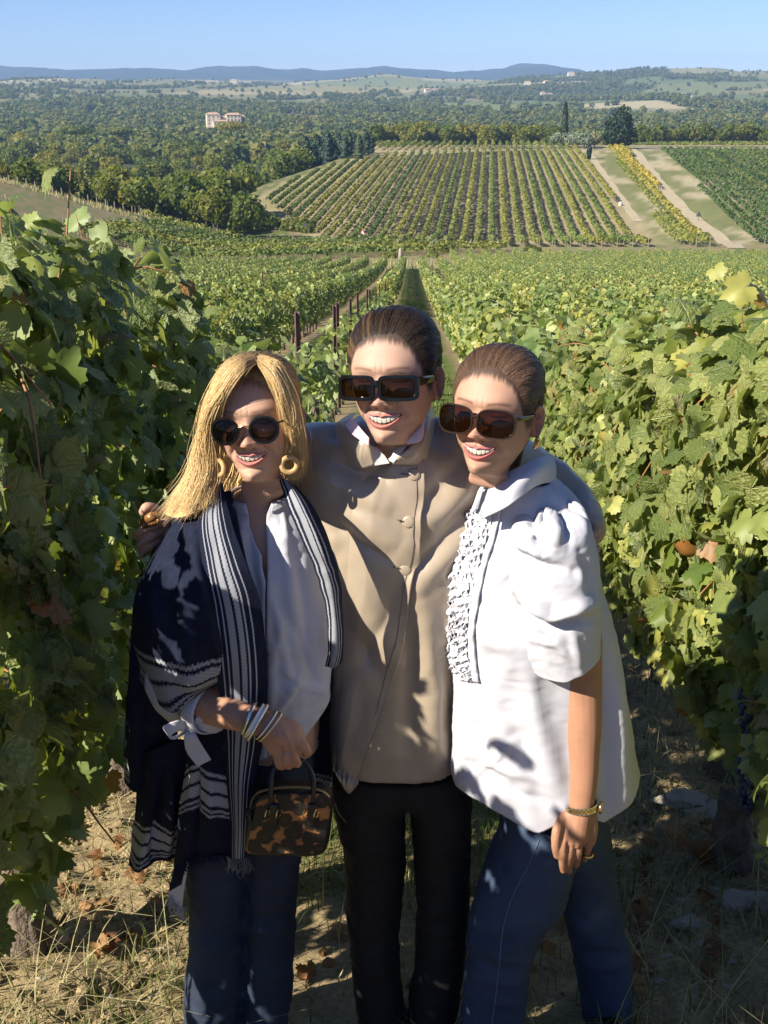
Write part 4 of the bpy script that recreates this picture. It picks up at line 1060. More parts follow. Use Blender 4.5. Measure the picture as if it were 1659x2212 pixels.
def head_mesh(skin, lip, roots=(.03, .02, .014), smile=1.0, mw=.030, mz=-.0655, open_=.0165, nose_l=1.0, jaw=1.0, brow=(.10, .06, .04), seed=0, blush=.25):
    zk = np.r_[np.linspace(.112, .09, 16), np.linspace(.088, .032, 30), np.linspace(.030, -.107, 128), np.linspace(-.108, -.122, 18), np.linspace(-.124, -.134, 6)]
    Z, Ph = np.meshgrid(zk, PHI, indexing='ij'); V = head_surface(Z, Ph, jaw); x, y, z = V[..., 0].copy(), V[..., 1].copy(), Z
    ax = np.abs(x); fr = sstep(-.1, .35, np.cos(Ph)); d = np.zeros_like(x)
    # brow, sockets, lids
    d += .0030 * gauss(z - .024, .011) * sstep(.055, .03, ax) - .0085 * gauss(ax - .031, .017) * gauss(z - .001, .011) + .0065 * gauss(ax - .031, .0125) * gauss(z + .000, .0075)
    d -= .0012 * gauss(z + .0015, .0012) * sstep(.045, .030, np.abs(ax - .031) + .02)
    # nose
    pr = np.interp(-z, [-.012, .002, .014, .026, .034, .0395, .044, .050], [0, .0062, .0135, .0220, .0285, .0260, .0115, 0]) * nose_l
    hw = np.interp(-z, [-.012, .006, .022, .033, .040, .047], [.0078, .0085, .0110, .0165, .0175, .014])
    d += pr * np.exp(-(ax / hw) ** 2.0)
    d += .0082 * gauss(ax - .0180, .0062) * gauss(z + .0385, .0068)                # wings
    d -= .0060 * gauss(ax - .0085, .0042) * gauss(z + .0455, .0030)                # nostrils
    d -= .0028 * gauss(ax - .0250, .0032) * gauss(z + .0375, .0065)
    # cheeks lifted by the smile, folds beside the mouth
    d += .0085 * smile * gauss(ax - .0420, .0165) * gauss(z + .0310, .0150) + .0030 * gauss(ax - .050, .016) * gauss(z + .010, .016)
    D, _ = seg_dist(np.stack((ax.ravel(), z.ravel()), 1), [(.0190, -.036), (.0275, -.0455), (.0365, -.0570), (.0415, -.0680), (.0405, -.0770)]); D = D.reshape(x.shape)
    d -= .0044 * smile * np.exp(-(D / .0050) ** 2)
    d -= .0030 * smile * gauss(ax - (mw + .003), .0085) * gauss(z - (mz + .0075), .009)
    # chin
    d += .0050 * gauss(ax, .0150) * gauss(z + .0960, .0095) - .0045 * gauss(ax, .021) * gauss(z + .0845, .0050)
    d -= .0022 * gauss(ax, .0028) * gauss(z + .0525, .006)                         # philtrum
    # mouth
    s = np.clip(ax / mw, 0, 1.2); zc = mz + .0085
    zu = zc - .0045 * (1 - s ** 2) - .0010 * gauss(ax, .004) + .0012 * gauss(ax - .007, .005); zl = zc - (open_ + .002) * (1 - s ** 2.1)
    ins = np.clip(np.minimum(zu - z, z - zl) / .0016, 0, 1) * (s < 1.0) * (np.cos(Ph) > 0)
    tap = np.clip(1 - s ** 3, 0, 1) * (np.cos(Ph) > 0)
    hu = np.clip((z - zu) / (.0072 * (1 - .45 * s)), 0, 1); hl = np.clip((zl - z) / (.0112 * (1 - .35 * s)), 0, 1)
    up = (z >= zu) & (hu < 1); lo = (z <= zl) & (hl < 1)
    d += np.where(up, .0030 * np.sin(np.pi * hu ** .55) * tap, 0) + np.where(lo, .0062 * np.sin(np.pi * hl ** .6) * tap, 0)
    d -= .0130 * ins
    y = y - d * fr
    # colours
    C = np.ones(x.shape + (3,)) * np.array(skin)
    n = fbm(np.stack((x * 55, y * 55, z * 55), -1), 3, seed)[..., None]
    C = C * (1 + .035 * n)
    rd = (gauss(ax - .044, .022) * gauss(z + .026, .02) * blush + gauss(ax, .014) * gauss(z + .034, .010) * blush * .9 * fr)[..., None]
    C = C * (1 - rd * np.array((.02, .42, .42)))
    lm = (np.where(up | lo, 1.0, 0) * sstep(0, .25, tap) * np.where(up, sstep(1, .78, hu), sstep(1, .8, hl)))[..., None]
    C = C * (1 - lm) + np.array(lip) * lm
    C = C * (1 - ins[..., None]) + np.array((.05, .014, .012)) * ins[..., None]
    nm = (gauss(ax - .0085, .0036) * gauss(z + .0462, .0024) * fr * .35)[..., None]; C = C * (1 - nm * .8)  # shade of the nostril hollows painted into the skin colour
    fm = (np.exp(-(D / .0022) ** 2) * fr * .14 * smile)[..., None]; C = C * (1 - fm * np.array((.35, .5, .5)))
    fur = (.22 * sum(gauss(z - zz_ - .002 * np.cos(x * 60 + zz_ * 90), .0010) for zz_ in (.043, .052, .061)) * sstep(.045, .02, ax) + gauss(ax - .0055, .0011) * gauss(z - .022, .008) * 1.3) * fr
    y = y + .0007 * fur; C = C * (1 - .07 * fur[..., None])
    bm = (gauss(z - (.0185 + .0040 * np.sin(np.clip((ax - .012) / .04, 0, 1) * 2.6)), .0030) * sstep(.010, .016, ax) * sstep(.056, .046, ax) * fr * .75)[..., None]
    C = C * (1 - bm) + np.array(brow) * bm
    em = (gauss(z + .001, .0022) * sstep(.016, .02, ax) * sstep(.047, .042, ax) * fr * .85)[..., None]
    C = C * (1 - em) + np.array((.03, .02, .018)) * em
    zh = np.interp(np.degrees(np.abs(Ph)), HL[:, 0], HL[:, 1]); hm = (sstep(-.012, .004, z - zh + .004 * vnoise(np.stack((Ph * 30, z * 60, 0 * z), -1), 77)) * .9)[..., None]
    C = C * (1 - hm) + np.array(roots) * hm
    V = np.stack((x, y, z + 0 * x), -1); nr, N = x.shape
    V = np.r_[V.reshape(-1, 3), [[0, .011, .1123]]]; C = np.r_[C.reshape(-1, 3), [skin]]
    i = np.arange(N); j = (i + 1) % N
    Fs = [grid_faces(N, nr, wrap_u=True)[:, ::-1], np.stack((i, j, np.full(N, nr * N)), 1)[:, ::-1]]
    return V, Fs, C, (nr, N), (mw, mz, open_)
def ear_vf(side):
    nr, na = 14, 40; r = np.linspace(0, 1, nr); a = np.linspace(0, 2 * np.pi, na, endpoint=False); Rr, A = np.meshgrid(r, a, indexing='ij')
    u = Rr * np.cos(A) * (.0150 + .0035 * np.sin(A)); v = Rr * np.sin(A) * .031 - .002
    h = .006 * gauss(Rr - .86, .16) - .006 * gauss(Rr - .35, .28) * (np.cos(A) < .9) + .004 * gauss(Rr - .58, .1) * (np.sin(A) > -.3) - .010 * sstep(.92, 1.0, Rr)
    p = np.stack((side * (h + .006), u, v), -1).reshape(-1, 3)
    b = p * np.array((1, .5, .62)); b[:, 0] = -side * .012 + side * .004 * (1 - Rr.ravel())
    Fq = grid_faces(na, nr, wrap_u=True); V = np.r_[p, b]; n = len(p)
    rim = np.arange(na) + (nr - 1) * na
    side_f = np.stack((rim, np.roll(rim, -1), np.roll(rim, -1) + n, rim + n), 1)
    th = -R(26) * side; c, s = math.cos(th), math.sin(th)
    V = V @ np.array([(c, s, 0), (-s, c, 0), (0, 0, 1)])
    V = V + np.array((side * .0705, .014, -.008))
    return V, [Fq, Fq[:, ::-1] + n, side_f]
def teeth_vf(mw, mz, open_):
    n = 121; t = np.linspace(-1, 1, n); hwid = mw * .90; x = t * hwid
    edges = np.array([0, .0088, .0155, .0228, .0295, .036]); sep = np.min(np.abs(np.abs(x)[:, None] - edges[None]), 1)
    zc = mz + .0085; s = np.abs(x) / mw
    top = zc - .0045 * (1 - s ** 2) + .0022
    low = zc - (open_ * .95) * (1 - s ** 2.0) - .0004
    low = low + .0013 * gauss(sep, .0011)
    rows = 9; V = []
    for k in range(rows):
        q = k / (rows - 1); z = top + (low - top) * q
        y = -.0835 + 9.0 * x ** 2 - .0016 * np.sin(np.pi * min(1, q * .9 + .1)) + .0009 * gauss(sep, .0008)
        V.append(np.stack((x, y, z), 1))
    V.append(np.stack((x, V[-1][:, 1] + .004, low + .0005), 1))
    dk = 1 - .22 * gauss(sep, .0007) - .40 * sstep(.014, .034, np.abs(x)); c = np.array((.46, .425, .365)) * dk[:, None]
    return np.concatenate(V), [grid_faces(n, rows + 1)], np.tile(c, (rows + 1, 1))
class Head:
    def __init__(s, px, py, Y, yaw=0, up=10, roll=0, scale=1.0, **kw):
        a, b, c = R(-yaw), R(-up), R(roll)
        s.Rm = np.array(Matrix.Rotation(a, 3, 'Z') @ Matrix.Rotation(b, 3, 'X') @ Matrix.Rotation(c, 3, 'Y')) * scale
        g = s.Rm @ np.array((0, -.100, -.010)); s.c = P(px, py, Y + g[1]) - g
        s.V, s.F, s.C, s.shape, s.mouth = head_mesh(**kw); s.skin = kw['skin']
    def w(s, V): return np.asarray(V, float) @ s.Rm.T + s.c
    def body(s, rings):
        """head, ears and neck carried on into the shoulders and trunk; rings: (py, x left, x right, Y, half depth)"""
        nr, N = s.shape; W_ = s.w(s.V); last = W_[(nr - 1) * N:nr * N]; top = W_[:nr * N]
        L = np.array(rings, float); py = np.linspace(L[0, 0], L[-1, 0], 50); A = pchip(L[:, 0], L[:, 1:], py); R_ = []
        for j in range(50):
            xl, xr, Y, b = A[j]; c = P((xl + xr) / 2, py[j], Y); a = (xr - xl) / 2 * PXM(py[j], Y); sn, cs = np.sin(PHI), np.cos(PHI); e = 2.25
            R_.append(np.stack((c[0] + a * np.sign(sn) * np.abs(sn) ** (2 / e), c[1] - b * np.sign(cs) * np.abs(cs) ** (2 / e), np.full(N, c[2])), 1))
        prev = W_[(nr - 2) * N:(nr - 1) * N]; br = []; K = 10
        t0 = (last - prev).mean(0); t0 = t0 / np.linalg.norm(t0); d = np.linalg.norm(R_[0].mean(0) - last.mean(0)); t1 = np.array((0, 0, -1.0))
        for k in range(1, K):
            t = k / K; h00, h10, h01, h11 = 2*t**3-3*t*t+1, t**3-2*t*t+t, -2*t**3+3*t*t, t**3-t*t
            br.append(h00 * last + h10 * d * t0 + h01 * R_[0] + h11 * d * t1)
        V = np.concatenate([top] + br + R_); rows = nr + K - 1 + 50
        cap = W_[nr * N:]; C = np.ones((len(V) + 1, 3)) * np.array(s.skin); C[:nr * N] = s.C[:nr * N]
        i = np.arange(N); j = (i + 1) % N
        Fs = [grid_faces(N, rows, wrap_u=True)[:, ::-1], np.stack((i, j, np.full(N, len(V))), 1)[:, ::-1]]
        V = np.r_[V, cap]; parts = [(V, Fs)]; cols = [C]
        for sd in (-1, 1):
            e, f = ear_vf(sd); parts.append((s.w(e), f)); cols.append(np.ones((len(e), 3)) * np.array(s.skin) * (1, .86, .82))
        return parts, cols

def sunglasses(H, parent, hw, hh, cx, cz, e, ft, mframe, mlens, bridge='bar', tilt=0.0, temple=.008, egg=0.0, y0=-.112):
    """frame with two temples, lenses as parts of it"""
    n = 72; a = np.linspace(0, 2 * np.pi, n, endpoint=False); ca, sa = np.cos(a), np.sin(a)
    def ol(side, k):
        w, h = hw - k, hh - k; x = w * np.sign(ca) * np.abs(ca) ** (2 / e); z = h * np.sign(sa) * np.abs(sa) ** (2 / e)
        x = x * (1 + egg * z / hh * .3); z = z * (1 + egg * x / hw * .35)
        return side * (cx + x), z + cz + tilt * x
    def yy(x): return y0 + 1.9 * np.maximum(np.abs(x) - .012, 0) ** 2 * 2.0
    parts = []; lens = []
    for sd in (-1, 1):
        prof = [(0, .0), (0, -.0034), (.0006, -.0042), (ft * .85, -.0042), (ft, -.0034), (ft, .0), (ft * .5, .0006)]
        V = []
        for k, dy in prof:
            x, z = ol(sd, k); V.append(np.stack((x, yy(x) + dy, z), 1))
        f = grid_faces(n, len(prof), wrap_u=True, wrap_v=True); parts.append((np.concatenate(V), [f if sd < 0 else f[:, ::-1]]))
        L = []
        for q in np.linspace(1, .02, 8):
            x, z = ol(sd, ft * .8); xc = sd * cx; x = xc + (x - xc) * q; z = cz + (z - cz) * q
            L.append(np.stack((x, yy(x) - .0012 - .0025 * (1 - q * q), z), 1))
        f = grid_faces(n, 8, wrap_u=True); lens.append((np.concatenate(L), [f if sd > 0 else f[:, ::-1]]))
        hx = cx + hw - .003
        p = crom(np.array([(sd * hx, yy(hx) - .001, cz + hh * .45), (sd * (hx + .004), yy(hx) + .015, cz + hh * .47), (sd * .0770, -.028, cz + hh * .5 - .001), (sd * .0755, -.006, cz + hh * .46), (sd * .070, .012, cz + hh * .36)]), 24)
        V, f = tube(p, .0018, 8); k = len(p); off = V[:8 * k].reshape(k, 8, 3) - p[:, None, :]
        hgt = np.linspace(temple, temple * .6, k)
        V[:8 * k] = (p[:, None, :] + off * np.stack((np.ones(k), np.ones(k), hgt / .0036), 1)[:, None, :]).reshape(-1, 3); parts.append((V, f))
    br = crom(np.array([(-(cx - hw) - .004, yy(.01) - .002, cz + hh * .22), (0, y0 - .004, cz + hh * .36), ((cx - hw) + .004, yy(.01) - .002, cz + hh * .22)]), 12)
    gap = cx - hw
    if bridge == 'metal':
        mb = tube(br, .0016, 8)
    else:
        V, f = tube(br, .0022, 8); k = 12; V[:96] = (br[:, None] + (V[:96].reshape(12, 8, 3) - br[:, None]) * np.array((1, 1.2, 3.0 if bridge == 'bar' else 1.1))).reshape(-1, 3); parts.append((V, f)); mb = None
    V, f = join(parts); o = obj('sunglasses', H.w(V), f, mframe, parent, smooth=False)
    for V, f in lens: obj('lens', H.w(V), f, mlens, o)
    if mb: obj('bridge', H.w(mb[0]), mb[1], M_gold, o)
    return o

# ---------------------------------------------------------------- hair
def hair_cap(H, thick_, colf, hl_shift=0.0, top=1.0, seed=0, wave=.0016):
    """hair drawn back over the skull; returns its local surface for the strands"""
    zk = np.r_[np.linspace(.112, .09, 14), np.linspace(.088, -.115, 110)]; ph = np.linspace(-np.pi, np.pi, 240, endpoint=False)
    Z, Ph = np.meshgrid(zk, ph, indexing='ij'); S = head_surface(Z, Ph)
    zh = np.interp(np.degrees(np.abs(Ph)), HL[:, 0], HL[:, 1]) + hl_shift * (np.cos(Ph) > .2) + .0030 * vnoise(v3(Ph * 4, seed), 3)
    k = .44 * sstep(-.006, .005, Z - zh) + .56 * sstep(0, .042, Z - zh); t = thick_ * (.70 + .75 * top * sstep(.02, .10, Z) * sstep(1.0, -.2, np.cos(Ph) * (1 - sstep(.085, .11, Z))) + .25 * sstep(.1, -.6, np.cos(Ph)))
    o = -.0060 + (t + .0060) * k
    nrm = S - np.array((0, .008, 0)); nrm[..., 2] = np.maximum(S[..., 2] - .01, -.03); nrm /= np.linalg.norm(nrm, axis=-1)[..., None]
    st = np.arctan2(S[..., 0], S[..., 2] + .03)                 # grooves run from front to back
    g = .6 * wave * (vnoise(np.stack((st * 26, S[..., 1] * 8, S[..., 2] * 0), -1), seed + 5) + .6 * vnoise(np.stack((st * 60, S[..., 1] * 10, 0 * st), -1), seed + 6))
    V = S + nrm * (o + g * k)[..., None]
    N = len(ph); nr = len(zk); V2 = np.r_[V.reshape(-1, 3), [[0, .011, .1123 + thick_ * 1.4]]]
    C = colf(V2, np.r_[st.ravel(), 0])
    i = np.arange(N); j = (i + 1) % N
    gf = grid_faces(N, nr, wrap_u=True)[:, ::-1]; gf = gf[((Z - zh).ravel()[gf] > -.010).all(1)]
    Fs = [gf, np.stack((i, j, np.full(N, nr * N)), 1)[:, ::-1]]
    return V2, Fs, C
def strands(paths, rad, cols, n=3):
    """thin triangular hairs; paths (k, m, 3), rad (k, m), cols (k, m, 3)"""
    k, m, _ = paths.shape; T = np.gradient(paths, axis=1); T /= np.linalg.norm(T, axis=2)[..., None] + 1e-9
    up = np.array((.31, -.8, .5)); A = np.cross(T, up); A /= np.linalg.norm(A, axis=2)[..., None] + 1e-9; B = np.cross(T, A)
    V = np.stack([paths + rad[..., None] * (math.cos(q) * A + math.sin(q) * B) for q in np.arange(n) * 2 * np.pi / n], 2)
    idx = np.arange(k * m * n).reshape(k, m, n); nx = np.roll(idx, -1, 2)
    Fq = np.stack((idx[:, :-1], nx[:, :-1], nx[:, 1:], idx[:, 1:]), -1).reshape(-1, 4)
    return V.reshape(-1, 3), [Fq], np.repeat(cols[:, :, None, :], n, 2).reshape(-1, 3)
def cap_strands(capV, capF, colf, n, seed, goal=(0, .11, -.02), m=14, lift=.0014, rad=.00036, flyaway=.04):
    bvh = caster(capV, capF); r = np.random.default_rng(seed); out = []; c = np.array((0, .008, .0))
    while len(out) < n:
        ph = r.uniform(-np.pi, np.pi); zh = np.interp(abs(math.degrees(ph)), HL[:, 0], HL[:, 1])
        z = zh + .004 + (.10 - zh) * r.random() ** 1.6 if r.random() < .7 else zh + r.uniform(-.003, .004)
        if abs(math.degrees(ph)) > 120 or z > .108: continue
        p = head_surface(np.array([[z]]), np.array([[ph]]))[0, 0]; d0 = p - c; d0 /= np.linalg.norm(d0)
        g = np.array(goal) + (r.normal(size=3) * .008); d1 = g - c; d1 /= np.linalg.norm(d1)
        mid = d0 + d1 + np.array((d0[0] * 1.0, 0, .55 * max(0, d0[2]) + .1)); mid /= np.linalg.norm(mid)
        L = r.uniform(.55, 1.0); path = []; fl = r.random() < flyaway; lf = lift * r.uniform(.1, 1) * (2.6 if fl else 1)
        for t in np.linspace(0, L, m):
            a = d0 * (1 - t) ** 2 + 2 * mid * t * (1 - t) + d1 * t * t; a /= np.linalg.norm(a)
            h = bvh.ray_cast(Vector(c + a * .3), Vector(-a))
            if h[0] is None: path = None; break
            q = np.array(h[0])
            path.append(q + a * (lf * math.sin(math.pi * min(1, t / L * .9 + .05))))
        if path is not None: out.append(path)
    Pp = np.array(out); k = len(Pp); rr = rad * r.uniform(.6, 1.5, (k, 1)) * np.r_[np.linspace(.5, 1, 3), np.ones(m - 6), np.linspace(1, .35, 3)][None]
    st = np.arctan2(Pp[..., 0], Pp[..., 2] + .03)
    C = colf(Pp.reshape(-1, 3), st.ravel()).reshape(k, m, 3) * r.uniform(.75, 1.3, (k, 1, 1))
    return strands(Pp, rr, C)

# ---------------------------------------------------------------- hands: fingers of several joints grown together with palm and forearm
def limb(pts, radii, n=14):
    p = crom(np.array(pts, float), 6 * len(pts)); k = np.linspace(0, 1, len(pts)); r = pchip(k, radii, np.linspace(0, 1, len(p)))
    V, Fs = tube(p, r, n)
    a, _ = ellipsoid(p[0], (r[0],) * 3, 12, 8), 0; b = ellipsoid(p[-1], (r[-1],) * 3, 12, 8)
    return join([(V, Fs), a, b])
def finger(pts, r0=.0085, r1=.0062): return limb([P(*p) for p in pts], np.linspace(r0, r1, len(pts)), 12)
# ================================================================ the three women
def legs_obj(name, parent, lofts, mat, seed, amp=.004, fold=()):
    parts = [loft(l, 72, 110, 2.2) for l in lofts]
    V, Fs = blob_union(parts, .008, 3)
    V = crumple(V, Fs, amp, 16, seed, (1, 1, 1.6)); V = folds(V, Fs, fold)
    return obj(name, V, Fs, mat, parent)
def shoe(parent, px, Y, col, dx=0.0):
    c = P(px, 2265, Y); z0 = float(near_z(np.array([c[0]]), np.array([Y]))[0])
    V, Fs = blob_union([ellipsoid((c[0] + dx, Y - .05, z0 + .035), (.042, .12, .042)), ellipsoid((c[0], Y + .05, z0 + .055), (.036, .05, .06)), box((c[0] + dx * .6, Y - .03, z0 + .012), (.07, .22, .02))], .006, 4)
    obj('shoe', V, Fs, col, parent)

# ---------------------------------------------------------------- woman in the taupe jacket (centre, behind the other two)
W2 = empty('person', tuple(P(835, 2230, 2.12)[:2]) + (0,)); tag(W2, 'smiling woman in a taupe buttoned jacket and square sunglasses, between the other two', 'person')
SK2 = (.43, .272, .195)
H2 = Head(818, 838, 2.03, yaw=17, up=9, roll=-4, scale=1.045, skin=SK2, lip=(.40, .155, .135), mw=.0335, mz=-.0655, open_=.0165, smile=1.1, jaw=.95, seed=2, brow=(.16, .09, .06))
parts, cols = H2.body([(990, 785, 905, 2.085, .056), (1012, 745, 950, 2.11, .068), (1060, 700, 1000, 2.13, .09), (1150, 690, 1010, 2.13, .10), (1650, 730, 975, 2.13, .09)])
def hand_union(parts_, vox=.0028, sm=5): return blob_union(parts_, vox, sm, .5)
Yh = 2.06     # hand round the shoulder of the woman in the shawl
hd = [limb([P(430, 1120, 2.20), P(385, 1135, 2.16), P(345, 1150, Yh + .03)], [.030, .027, .026]),
      limb([P(352, 1128, Yh), P(345, 1160, Yh + .01), P(340, 1180, Yh + .02)], [.020, .021, .017]),
      finger([(352, 1112, Yh + .02), (332, 1098, Yh - .012), (316, 1095, Yh - .024), (309, 1106, Yh - .022)], .0115, .0090),
      finger([(358, 1128, Yh), (330, 1136, Yh - .028), (303, 1148, Yh - .022), (297, 1160, Yh + .004)], .0095, .0080),
      finger([(352, 1145, Yh), (328, 1158, Yh - .026), (306, 1174, Yh - .02), (302, 1184, Yh + .004)], .0095, .0078),
      finger([(348, 1162, Yh), (330, 1176, Yh - .022), (311, 1190, Yh - .016), (308, 1199, Yh + .004)], .0088, .0072)]
V, Fs = hand_union(hd); parts.append((V, Fs)); cols.append(np.ones((len(V), 3)) * np.array((.46, .275, .2)))
Yr = 2.04     # and round the other woman's shoulder
hd = [limb([P(1240, 1120, 2.16), P(1262, 1150, Yr + .05)], [.030, .028])] + \
     [finger([(1262, 1128 + 20 * k, Yr + .03), (1281, 1134 + 21 * k, Yr - .005), (1289, 1144 + 21 * k, Yr - .02), (1283, 1154 + 20 * k, Yr - .035)], .0092, .0076) for k in range(4)]
V, Fs = hand_union(hd); parts.append((V, Fs)); cols.append(np.ones((len(V), 3)) * np.array((.46, .28, .2)))
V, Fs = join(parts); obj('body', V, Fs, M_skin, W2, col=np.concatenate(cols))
V, f, tc = teeth_vf(*H2.mouth); obj('teeth', H2.w(V), f, M_tooth, W2, col=tc)
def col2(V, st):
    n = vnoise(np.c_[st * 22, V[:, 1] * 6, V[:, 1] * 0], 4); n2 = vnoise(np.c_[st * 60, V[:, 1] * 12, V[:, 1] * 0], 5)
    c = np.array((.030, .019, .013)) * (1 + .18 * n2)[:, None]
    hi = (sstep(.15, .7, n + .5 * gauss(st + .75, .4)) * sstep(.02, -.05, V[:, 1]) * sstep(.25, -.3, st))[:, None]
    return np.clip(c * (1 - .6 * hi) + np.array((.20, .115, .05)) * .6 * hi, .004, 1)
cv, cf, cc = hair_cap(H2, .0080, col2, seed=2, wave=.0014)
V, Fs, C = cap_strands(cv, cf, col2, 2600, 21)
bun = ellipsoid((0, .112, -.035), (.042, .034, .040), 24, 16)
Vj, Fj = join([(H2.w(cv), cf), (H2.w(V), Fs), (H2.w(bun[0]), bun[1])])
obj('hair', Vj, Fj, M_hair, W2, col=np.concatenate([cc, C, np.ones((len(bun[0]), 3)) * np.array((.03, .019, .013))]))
sunglasses(H2, W2, .0345, .0220, .0372, -.0095, 5.0, .0062, M_blackp, M_lens_b, 'bar', temple=.017)
# jacket
tl = loft([(905, 778, 905, 2.11, .062), (930, 735, 935, 2.12, .088), (950, 680, 985, 2.13, .105), (985, 655, 1025, 2.13, .118), (1050, 648, 1045, 2.13, .130), (1150, 655, 1045, 2.13, .137), (1300, 692, 1030, 2.13, .134), (1450, 702, 1012, 2.13, .130), (1600, 703, 1002, 2.13, .132), (1698, 704, 992, 2.13, .136)], 96, 120, 2.5, hem=True)
jl = limb([P(712, 985, 2.13), P(640, 990, 2.18), P(540, 1020, 2.25), P(450, 1075, 2.25), P(395, 1130, 2.18)], [.070, .066, .060, .052, .045], 20)
jr = limb([P(975, 975, 2.13), P(1060, 985, 2.19), P(1160, 1030, 2.24), P(1235, 1085, 2.20), P(1262, 1140, 2.11)], [.072, .066, .060, .052, .046], 20)
V, Fs = blob_union([tl, jl, jr], .0075, 8)
V = folds(V, Fs, [([(700, 985), (770, 1020), (830, 1035)], -.010, 16), ([(668, 1010), (740, 1050), (830, 1090)], .009, 18), ([(690, 1060), (790, 1130), (870, 1180)], .008, 22), ([(700, 1120), (800, 1180), (868, 1225)], -.006, 15),
    ([(1020, 1040), (950, 1110), (900, 1135)], .008, 20), ([(1030, 1075), (960, 1160), (895, 1230)], -.007, 16), ([(1030, 1120), (960, 1210), (905, 1260)], .008, 18), ([(1000, 990), (950, 1050), (920, 1070)], -.007, 18),
    ([(715, 1190), (790, 1290), (850, 1420)], .008, 24), ([(720, 1300), (780, 1390), (835, 1480)], -.007, 20), ([(870, 1240), (800, 1400), (745, 1480)], -.007, 22), ([(905, 1270), (935, 1450), (940, 1660)], .010, 26), ([(890, 1330), (885, 1500), (880, 1660)], -.009, 22), ([(960, 1400), (975, 1520), (978, 1650)], -.008, 18), ([(760, 1430), (745, 1550), (735, 1650)], .009, 20), ([(745, 1000), (735, 1090), (740, 1180)], -.005, 20)])
V = crumple(V, Fs, .0045, 7, 3); V = crumple(V, Fs, .0010, 24, 4); jacket_b = caster(V, Fs)
J = obj('jacket', V, Fs, M_taupe, W2)
E = [(915, 995), (913, 1080), (905, 1180), (893, 1255), (868, 1385), (828, 1535), (772, 1692)]
Lf = [(818, 1003), (760, 1060), (745, 1160), (738, 1250), (730, 1385), (722, 1535), (716, 1650)]
rows = [[l, ((l[0] * 2 + r[0]) / 3, (l[1] * 2 + r[1]) / 3 + (0 if i < 6 else 20)), ((l[0] + 2 * r[0]) / 3, (l[1] + 2 * r[1]) / 3 + (0 if i < 6 else 32)), r] for i, (l, r) in enumerate(zip(Lf, E))]
V, Fs, u, v = conform(jacket_b, rows, 60, 130, lambda u, v: -.004 + .0115 * min(1, u * 3.0) + .002 * max(0, (u - .93) / .07))
thick(obj('front_flap', V, Fs, M_taupe, J), .003)
V, Fs, u, v = conform(jacket_b, [[(e[0] - 17, e[1] + 3), (e[0] - 15, e[1] + 2)] for e in E[:-1]] , 3, 110, lambda u, v: .0098)
thick(obj('topstitching', V, Fs, simple_mat('taupe_thread', (.20, .155, .11), .8), J), .0006)
for (bx, by) in ((893, 1025), (883, 1125), (876, 1227)):
    p, n = hit(jacket_b, bx, by); q = Vector(n).to_track_quat('Z', 'Y').to_matrix(); m = PXM(by, p[1]) * 14.2
    prof = [(0, .0040), (.5, .0037), (.82, .0028), (.95, .0014), (1.0, -.0008), (.97, -.003), (.6, -.004)]
    a = np.linspace(0, 2 * np.pi, 32, endpoint=False)
    Vb = np.concatenate([np.stack((k * m * np.cos(a), k * m * np.sin(a), np.full(32, h)), 1) for k, h in prof]) @ np.array(q).T + p + n * .0088
    obj('button', Vb, [grid_faces(32, 7, wrap_u=True)], M_taupe, J)
    hv, hf = tube([tuple(P(bx - 26, by - 2, p[1] - .013)), tuple(P(bx - 14, by, p[1] - .013))], .0012, 6); obj('buttonhole', hv, hf, simple_mat('buttonhole_thread', (.10, .075, .055), .9), J)
def plate(name, rows, mat, parent, nu=24, nv=30, t=.0025, amp=.0):
    V, Fs, u, v = sheet(rows, nu, nv)
    if amp: V = crumple(V, Fs, amp, 14, 5)
    return thick(obj(name, V, Fs, mat, parent), t)
# collar: beige outside standing up, pale pink inside turned out at the tips
plate('collar', [[(905, 880, 2.055), (921, 868, 2.10), (936, 882, 2.18)], [(912, 908, 2.03), (930, 905, 2.06), (946, 915, 2.20)], [(888, 962, 1.985), (915, 955, 2.00), (945, 950, 2.15)], [(862, 985, 1.975), (900, 985, 1.985), (940, 985, 2.09)], [(846, 1002, 1.985), (885, 1003, 1.995), (930, 1010, 2.06)]], M_taupe, J)
plate('collar', [[(768, 893, 2.09), (752, 898, 2.10), (736, 908, 2.19)], [(762, 905, 2.03), (735, 915, 2.05), (716, 926, 2.18)], [(780, 940, 1.99), (752, 950, 2.00), (724, 960, 2.12)], [(799, 968, 1.972), (775, 985, 1.98), (740, 1000, 2.07)], [(809, 1007, 1.975), (790, 1012, 1.99), (764, 1018, 2.05)]], M_taupe, J)
plate('collar_lining', [[(759, 899, 2.03), (754, 908, 2.02), (746, 919, 2.015)], [(776, 922, 1.985), (768, 934, 1.975), (763, 940, 1.972)], [(797, 946, 1.962), (797, 955, 1.96), (798, 964, 1.962)]], M_pink, J)
plate('collar_lining', [[(921, 882, 2.045), (919, 897, 2.035), (915, 911, 2.02)], [(900, 918, 2.005), (906, 930, 1.985), (910, 950, 1.972)], [(877, 948, 1.978), (878, 954, 1.974), (880, 961, 1.972)]], M_pink, J)
M_greysh = cloth('grey_white_shirting', (.50, .48, .46), .8)
plate('shirt_collar', [[(797, 962, 1.985), (812, 966, 2.0)], [(803, 985, 1.978), (826, 978, 1.99)], [(810, 1006, 1.975), (842, 1001, 1.975)]], M_greysh, J)
plate('shirt_collar', [[(882, 955, 1.995), (868, 958, 2.01)], [(868, 978, 1.982), (850, 975, 1.995)], [(850, 1000, 1.974), (838, 994, 1.985)]], M_greysh, J)
